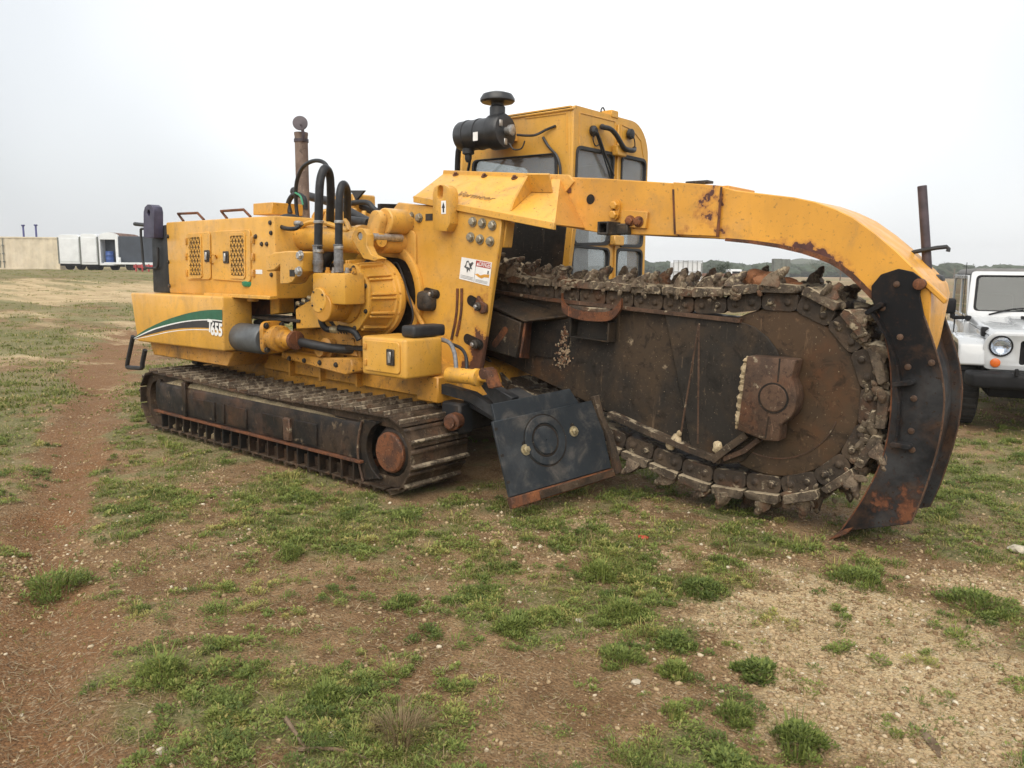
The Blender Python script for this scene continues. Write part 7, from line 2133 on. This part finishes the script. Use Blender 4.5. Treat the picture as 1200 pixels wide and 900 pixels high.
def yard(name, label, cat, px0, dep, rz_extra=0.0, group=None):
    """an Empty on the ground at survey bearing px0, local x to the right in view, y away"""
    x, y = px0
    az = math.atan2(y, x)
    return thing(name, label, cat, (x, y, hz1(px0) - 0.05), R(130.1) - math.pi / 2 + rz_extra, group, True)
# cream shipping container, door end at its left
c0 = (-65.268, 24.298)
S = yard('shipping_container', 'long cream shipping container at the far left edge', 'container', c0, 60, R(4))
bm = newbm()
Lc, Hc, Wc = 6.05, 2.45, 2.4
pr_ = []
n = 44
for i in range(n + 1):
    x = -Lc + Lc * i / n
    pr_.append((x, 0.0 if (i // 2) % 2 == 0 else 0.035))
bprism(bm, pr_ + [(0, Wc), (-Lc, Wc)], 'z', 0.18, Hc - 0.12)
fin('corrugated_box', bm, 'cream', S, 0, 1, 10)
box('top_rail', -Lc - 0.02, 0.02, -0.03, Wc + 0.03, Hc - 0.12, Hc, 'cream', S, 0.01)
box('bottom_rail', -Lc - 0.02, 0.02, -0.03, Wc + 0.03, 0.02, 0.18, 'cream', S, 0.01)
for x in (-Lc, 0.0):
    box('corner_post', x - 0.05, x + 0.05, -0.04, 0.08, 0.0, Hc + 0.02, 'cream', S, 0.01)
for x in (-4.95, -4.62, -4.3, -4.0):
    box('lock_rod', x - 0.025, x + 0.025, -0.07, -0.035, 0.15, Hc - 0.1, 'far_grey', S, 0)
    for z in (0.6, 1.2, 1.8):
        box('rod_bracket', x - 0.07, x + 0.07, -0.085, -0.03, z - 0.05, z + 0.05, 'far_grey', S, 0)
# blue posts behind it
for (px_, lab) in (((-73.939, 24.922), 'left of two violet blue posts behind the cream container'), ((-73.141, 25.594), 'right of two violet blue posts behind the cream container')):
    p = yard('steel_post', lab, 'post', px_, 66, 0, 'violet blue posts')
    cyl('post_tube', (0, 0, 0), (0, 0, 3.55), 0.075, 'post_blue', p, 10)
    cyl('post_cap', (0, 0, 3.55), (0, 0, 3.66), 0.14, 'post_blue', p, 10)
def van_box(name, label, px0, dep, w, h, depth, r, skin, extra=None, rz=0.0):
    S = yard(name, label, 'trailer', px0, dep, rz)
    prof = [(0, 0.45), (0, h - r)] + [(r - r * math.cos(a), h - r + r * math.sin(a)) for a in np.linspace(0.2, math.pi / 2, 6)] + [(w - r + r * math.sin(a), h - r + r * math.cos(a)) for a in np.linspace(0, math.pi / 2 - 0.2, 6)] + [(w, h - r), (w, 0.45)]
    prism('trailer_body', prof, 'y', 0.0, depth, skin, S, 0.02)
    box('front_panel', 0.12, w - 0.12, -0.035, -0.003, 0.6, h - r * 0.9, skin, S, 0.01)
    box('corner_strip', -0.02, 0.06, -0.05, -0.002, 0.45, h - r * 0.7, 'far_grey', S, 0.005)
    box('corner_strip', w - 0.06, w + 0.02, -0.05, -0.002, 0.45, h - r * 0.7, 'far_grey', S, 0.005)
    box('under_frame', 0.05, w - 0.05, 0.05, depth, 0.30, 0.448, 'car_black', S, 0.01)
    for x in (0.4, w - 0.4):
        lathe('trailer_wheel', (x, 0.6, 0.33), (0, 1, 0), [(0.2, 0), (0.33, 0.02), (0.33, 0.2), (0.2, 0.22)], 'tyre', S, 16)
    return S
van_box('box_trailer', 'white box trailer beside the cream container', (-63.116, 23.468), 58, 1.62, 2.55, 4.0, 0.30, 'trailer_white')
van_box('box_trailer', 'taller white box trailer next to the dark open trailer', (-60.833, 24.070), 57, 1.30, 2.62, 4.0, 0.30, 'trailer_white')
S = yard('open_trailer', 'white framed trailer with dark open end and blue barrel', 'trailer', (-59.801, 24.939), 57)
prof = [(0, 0.4), (1.52, 0.4), (1.52, 2.35)] + [(0.76 + 0.76 * math.cos(a), 2.35 + 0.38 * math.sin(a)) for a in np.linspace(0.1, math.pi - 0.1, 9)] + [(0, 2.35)]
plate('end_frame', [prof, [(0.12, 0.55), (1.36, 0.55), (1.36, 2.22), (0.12, 2.22)]], 'y', 0, 0.08, 'trailer_white', S, 0.01)
prism('dark_interior', [(0.06, 0.5), (1.42, 0.5), (1.42, 2.28), (0.06, 2.28)], 'y', 0.75, 0.80, 'trailer_dark', S, 0)
prism('arched_roof', [(1.52, 2.36)] + [(0.76 + 0.76 * math.cos(a), 2.36 + 0.38 * math.sin(a)) for a in np.linspace(0.1, math.pi - 0.1, 9)] + [(0, 2.36)], 'y', 0.082, 3.4, 'far_brown', S, 0)
for x in (0.03, 1.45):
    box('side_skin', x - 0.03, x + 0.06, 0.082, 3.4, 0.5, 2.35, 'trailer_white', S, 0)
box('floor', 0.0, 1.52, 0.082, 3.4, 0.40, 0.50, 'trailer_white', S, 0)
lathe('trailer_wheel', (0.3, 1.5, 0.33), (0, 1, 0), [(0.2, 0), (0.33, 0.02), (0.33, 0.2), (0.2, 0.22)], 'tyre', S, 16)
S2 = thing('barrel', 'blue barrel standing in the dark open trailer', 'barrel', S.matrix_basis @ Vector((0.55, 0.42, 0.505)), 0, None, True)
lathe('barrel_body', (0, 0, 0), (0, 0, 1), [(0.25, 0), (0.28, 0.02), (0.28, 0.28), (0.295, 0.30), (0.28, 0.32), (0.28, 0.60), (0.295, 0.62), (0.28, 0.64), (0.28, 0.88), (0.25, 0.90)], 'barrel', S2, 20)
S = yard('flatbed_trailer', 'long dark navy trailer with white deck ending behind the hood', 'trailer', (-57.693, 25.393), 56)
box('trailer_body', 0.03, 3.6, 0.0, 2.2, 0.62, 2.42, 'trailer_dark', S, 0.03)
box('deck', -0.9, 4.0, -0.35, 2.3, 0.46, 0.60, 'trailer_white', S, 0.01)
box('end_post', -0.20, 0.0, -0.05, 0.12, 0.602, 2.45, 'trailer_white', S, 0.02)
cyl('gas_bottle', (0.12, -0.2, 0.602), (0.12, -0.2, 0.95), 0.10, 'trailer_white', S, 12)
for x in (0.8, 1.6):
    lathe('trailer_wheel', (x, -0.1, 0.33), (0, 1, 0), [(0.2, 0), (0.33, 0.02), (0.33, 0.2), (0.2, 0.22)], 'tyre', S, 16)
S = yard('red_machine', 'low red farm implement under the navy trailer', 'implement', (-50.853, 23.227), 50)
box('implement_frame', 0, 1.2, 0, 0.5, 0.25, 0.45, 'far_red', S, 0.03)
for x in (0.2, 0.6, 1.0):
    box('tine', x - 0.04, x + 0.04, -0.1, 0.0, 0.02, 0.5, 'far_red', S, 0.01)

# ================================================================== things seen behind the chain and on the right
S = yard('slatted_container', 'white slatted tank cage seen behind the digging chain', 'tank cage', (-22.835, 41.537), 46)
prism('tank', rrect(0.04, 1.62, 0.25, 2.38, 0.08), 'y', 0.06, 1.2, 'trailer_white', S, 0.02)
for x in np.linspace(0.02, 1.66, 7):
    box('cage_bar', x - 0.02, x + 0.02, 0.0, 0.04, 0.1, 2.46, 'hub', S, 0)
for z in (0.5, 1.2, 1.8, 2.42):
    box('cage_rail', 0.0, 1.68, -0.03, -0.002, z - 0.02, z + 0.02, 'hub', S, 0)
box('pallet', 0.0, 1.68, 0.0, 1.2, 0.0, 0.2, 'far_brown', S, 0.01)
S = yard('steel_cabinet', 'pair of grey steel cabinets rising behind the chain end', 'cabinet', (-27.954, 68.929), 70)
box('cabinet_half', 0.0, 0.66, 0, 0.8, 0, 2.95, 'far_grey', S, 0.02)
box('cabinet_half', 0.70, 1.42, 0.05, 0.85, 0, 2.92, 'far_grey', S, 0.02)
S = yard('red_truck', 'low red truck parked far behind the chain', 'truck', (-32.233, 71.931), 75)
box('truck_bed', 0.0, 2.2, 0, 1.8, 0.6, 1.75, 'far_red', S, 0.04)
box('truck_cab', -1.1, -0.02, 0, 1.8, 0.5, 2.05, 'trailer_white', S, 0.10, 2)
box('truck_window', -0.95, -0.2, -0.02, 0.0, 1.35, 1.85, 'car_black', S, 0)
for x in (-0.6, 0.6, 1.7):
    lathe('truck_wheel', (x, -0.02, 0.42), (0, 1, 0), [(0.2, 0), (0.42, 0.02), (0.42, 0.25), (0.2, 0.27)], 'tyre', S, 16)
tube('truck_mast', [(2.4, 0.5, 0.8), (2.4, 0.5, 2.7)], 0.03, 'far_grey', S, 6, 1)
S = yard('pipe_rack', 'long rusty beam rack left of the red truck', 'rack', (-29.043, 57.445), 62)
box('beam', 0.0, 3.3, 0.0, 0.25, 1.42, 1.66, 'far_brown', S, 0.02)
box('beam', 0.1, 3.2, 0.4, 0.65, 1.10, 1.30, 'far_brown', S, 0.02)
for x in (0.4, 1.7, 2.9):
    box('rack_leg', x - 0.08, x + 0.08, 0.0, 0.6, 0.0, 1.09, 'far_grey', S, 0.01)
for (px_, hgt_, lab) in (((-62.308, 343.827), 8.2, 'left of two thin poles far beyond the car roof'), ((-51.015, 326.917), 8.2, 'right of two thin poles far beyond the car roof')):
    S = yard('utility_pole', lab, 'pole', px_, 160, 0, 'far utility poles')
    cyl('pole_shaft', (0, 0, 0), (0, 0, hgt_ - 2.8), 0.10, 'far_grey', S, 8)
    box('cross_arm', -0.5, 0.5, -0.05, 0.05, hgt_ - 3.3, hgt_ - 3.2, 'far_grey', S, 0)

# trees and bushes
def leaf_ball(c_, rx, ry, rz, n, s, tint0):
    v = rng.normal(0, 1, (n, 3))
    v /= np.linalg.norm(v, axis=1)[:, None]
    rad = rng.random(n) ** 0.45
    lump = 1 + 0.25 * np.sin(v[:, 0] * 5 + c_[0]) * np.cos(v[:, 1] * 4 + c_[1]) + 0.15 * np.sin(v[:, 2] * 7)
    P = v * rad[:, None] * lump[:, None] * np.array([rx, ry, rz]) + np.array(c_)
    return leaf_cloud(P[:, 0], P[:, 1], P[:, 2], s * rng.uniform(0.6, 1.4, n), rng.uniform(0, 6.283, n), rng.uniform(-0.7, 0.9, n), np.clip(tint0 + rng.normal(0, 0.2, n), 0, 1))
def tree(px0, h, w, label, n=3600, name='oak_tree', group='trees at the edge of the far field', low=0.12):
    x, y = px0
    z = hz1(px0)
    S = thing(name, label, 'tree', (x, y, z), 0, group, True)
    ps = []
    for q in range(9):
        a = rng.uniform(0, 6.283)
        rr0 = w * 0.33 * math.sqrt(rng.random())
        cz = h * rng.uniform(low + 0.22, 0.80)
        ps.append(leaf_ball((rr0 * math.cos(a), rr0 * math.sin(a), cz), w * rng.uniform(0.16, 0.28), w * rng.uniform(0.16, 0.28), h * rng.uniform(0.12, 0.2), n // 9, 0.022 * h + 0.05, rng.uniform(0.1, 0.6)))
    co, fc, tn = merge(ps)
    o = fast_mesh('crown', co, fc, M['tree_leaf'], False, {'tint': tn})
    o.parent = S
    bm = newbm()
    btube(bm, [(0, 0, -0.2), (0.05, 0, h * 0.25), (0.0, 0.1, h * 0.6)], 0.1, 7, 3, lambda t: (0.035 - 0.022 * t) * h)
    for q in range(4):
        a = q * 1.6 + rng.uniform(0, 0.5)
        btube(bm, [(0.02, 0, h * 0.25), (math.cos(a) * w * 0.15, math.sin(a) * w * 0.15, h * 0.45), (math.cos(a) * w * 0.28, math.sin(a) * w * 0.28, h * 0.6)], 0.03, 5, 2, lambda t: (0.018 - 0.010 * t) * h)
    fin('trunk', bm, 'bark', S)
    return S
tree((-46.700, 158.823), 5.6, 7.5, 'dark oak seen under the curved end of the yellow arm')
tree((-55.306, 171.391), 5.0, 7.0, 'bushy oak left of the dark oak under the arm')
tree((-65.509, 189.218), 5.6, 8.0, 'pale oak right of the grey cabinets')
tree((-32.425, 67.807), 2.9, 1.9, 'small dark round tree between rusty rack and red truck', 2400, low=0.3)
tree((-54.190, 271.404), 5.4, 11.0, 'broad low tree beyond the field left of the car')
tree((-54.000, 297.983), 5.0, 12.0, 'low tree above the car mirror far beyond the field')
# continuous far wood and hills
ps = []
bmi = bmesh.new()
bmesh.ops.create_icosphere(bmi, subdivisions=3, radius=1.0)
iv = np.array([v.co[:] for v in bmi.verts])
ifc = np.array([[v.index for v in f.verts] for f in bmi.faces])
bmi.free()
for q in range(420):
    pxx = rng.uniform(740, 1330)
    dep = rng.uniform(260, 430)
    th = math.atan((pxx - 600) / 930.0)
    a = R(130.1) - th
    r_ = dep / math.cos(th)
    hh = rng.uniform(2.4, 5.4)
    sx_, sy_ = rng.uniform(2.5, 6), rng.uniform(2.5, 6)
    lum = 1 + 0.16 * np.sin(iv[:, 0] * 6 + q) * np.cos(iv[:, 1] * 5 + q * 2) + rng.uniform(-0.13, 0.13, len(iv))
    P = iv * lum[:, None] * np.array([sx_, sy_, hh * 0.5]) + np.array([r_ * math.cos(a), r_ * math.sin(a), hh * 0.45])
    ps.append((P, ifc, np.clip(rng.uniform(0.1, 0.6) + rng.normal(0, 0.2, len(iv)), 0, 1)))
    ps.append(leaf_ball((r_ * math.cos(a), r_ * math.sin(a), hh * 0.5), sx_ * 1.05, sy_ * 1.05, hh * 0.52, 90, 0.5, rng.uniform(0.1, 0.5)))
co, fc, tn = merge(ps)
wood = fast_mesh('distant_wood', co, fc, M['tree_leaf'], False, {'tint': tn})
wood['kind'] = 'stuff'
tag(wood, 'low line of far scrub trees along the horizon', 'wood')
k = Nodes('hill_scrub')
cH = k.mix(k.ramp(k.noise(0.06, 8, 0.7), 0.35, 0.65), (0.035, 0.050, 0.026), (0.085, 0.095, 0.05))
k.bump(k.noise(0.15, 6, 0.7), 1.0, 3.0)
M['hill'] = k.done(cH, 0.95, 0, 0.1)
nu, nv = 160, 14
hv, hf = [], []
for i in range(nu):
    pxx = 640 + 900 * i / (nu - 1)
    th = math.atan((pxx - 600) / 930.0)
    a = R(130.1) - th
    crest = 9.5 * math.exp(-((pxx - 965) / 60.0) ** 2) + 4.0 + 1.6 * math.sin(pxx * 0.03) + 0.9 * math.sin(pxx * 0.11)
    for j in range(nv):
        t = j / (nv - 1)
        dep = (480 + 200 * t) / math.cos(th)
        z = crest * math.sin(math.pi * min(1.0, t * 0.95 + 0.02)) - 2.0 + rng.uniform(-0.5, 0.9)
        hv.append((dep * math.cos(a), dep * math.sin(a), z))
hv = np.array(hv)
ii = np.arange(nu * nv).reshape(nu, nv)
hq = np.stack([ii[:-1, :-1].ravel(), ii[1:, :-1].ravel(), ii[1:, 1:].ravel(), ii[:-1, 1:].ravel()], 1)
hill = fast_mesh('hills', hv, hq, M['hill'])
hill['kind'] = 'structure'

# ================================================================== damp air over the far field
hb = newbm()
bbox(hb, -1150, 1150, -1150, 1150, -4.0, 30.0)
haze = fin('haze', hb, None)
hm = bpy.data.materials.new('damp_air')
hm.use_nodes = True
for n_ in list(hm.node_tree.nodes):
    hm.node_tree.nodes.remove(n_)
ho = hm.node_tree.nodes.new('ShaderNodeOutputMaterial')
pv_ = hm.node_tree.nodes.new('ShaderNodeVolumePrincipled')
pv_.inputs['Color'].default_value = (0.97, 0.98, 0.99, 1)
pv_.inputs['Density'].default_value = 0.0007
pv_.inputs['Anisotropy'].default_value = 0.0
hm.node_tree.links.new(pv_.outputs[0], ho.inputs['Volume'])
haze.data.materials.append(hm)
haze['kind'] = 'stuff'
tag(haze, 'thin pale damp air over the whole field', 'haze')
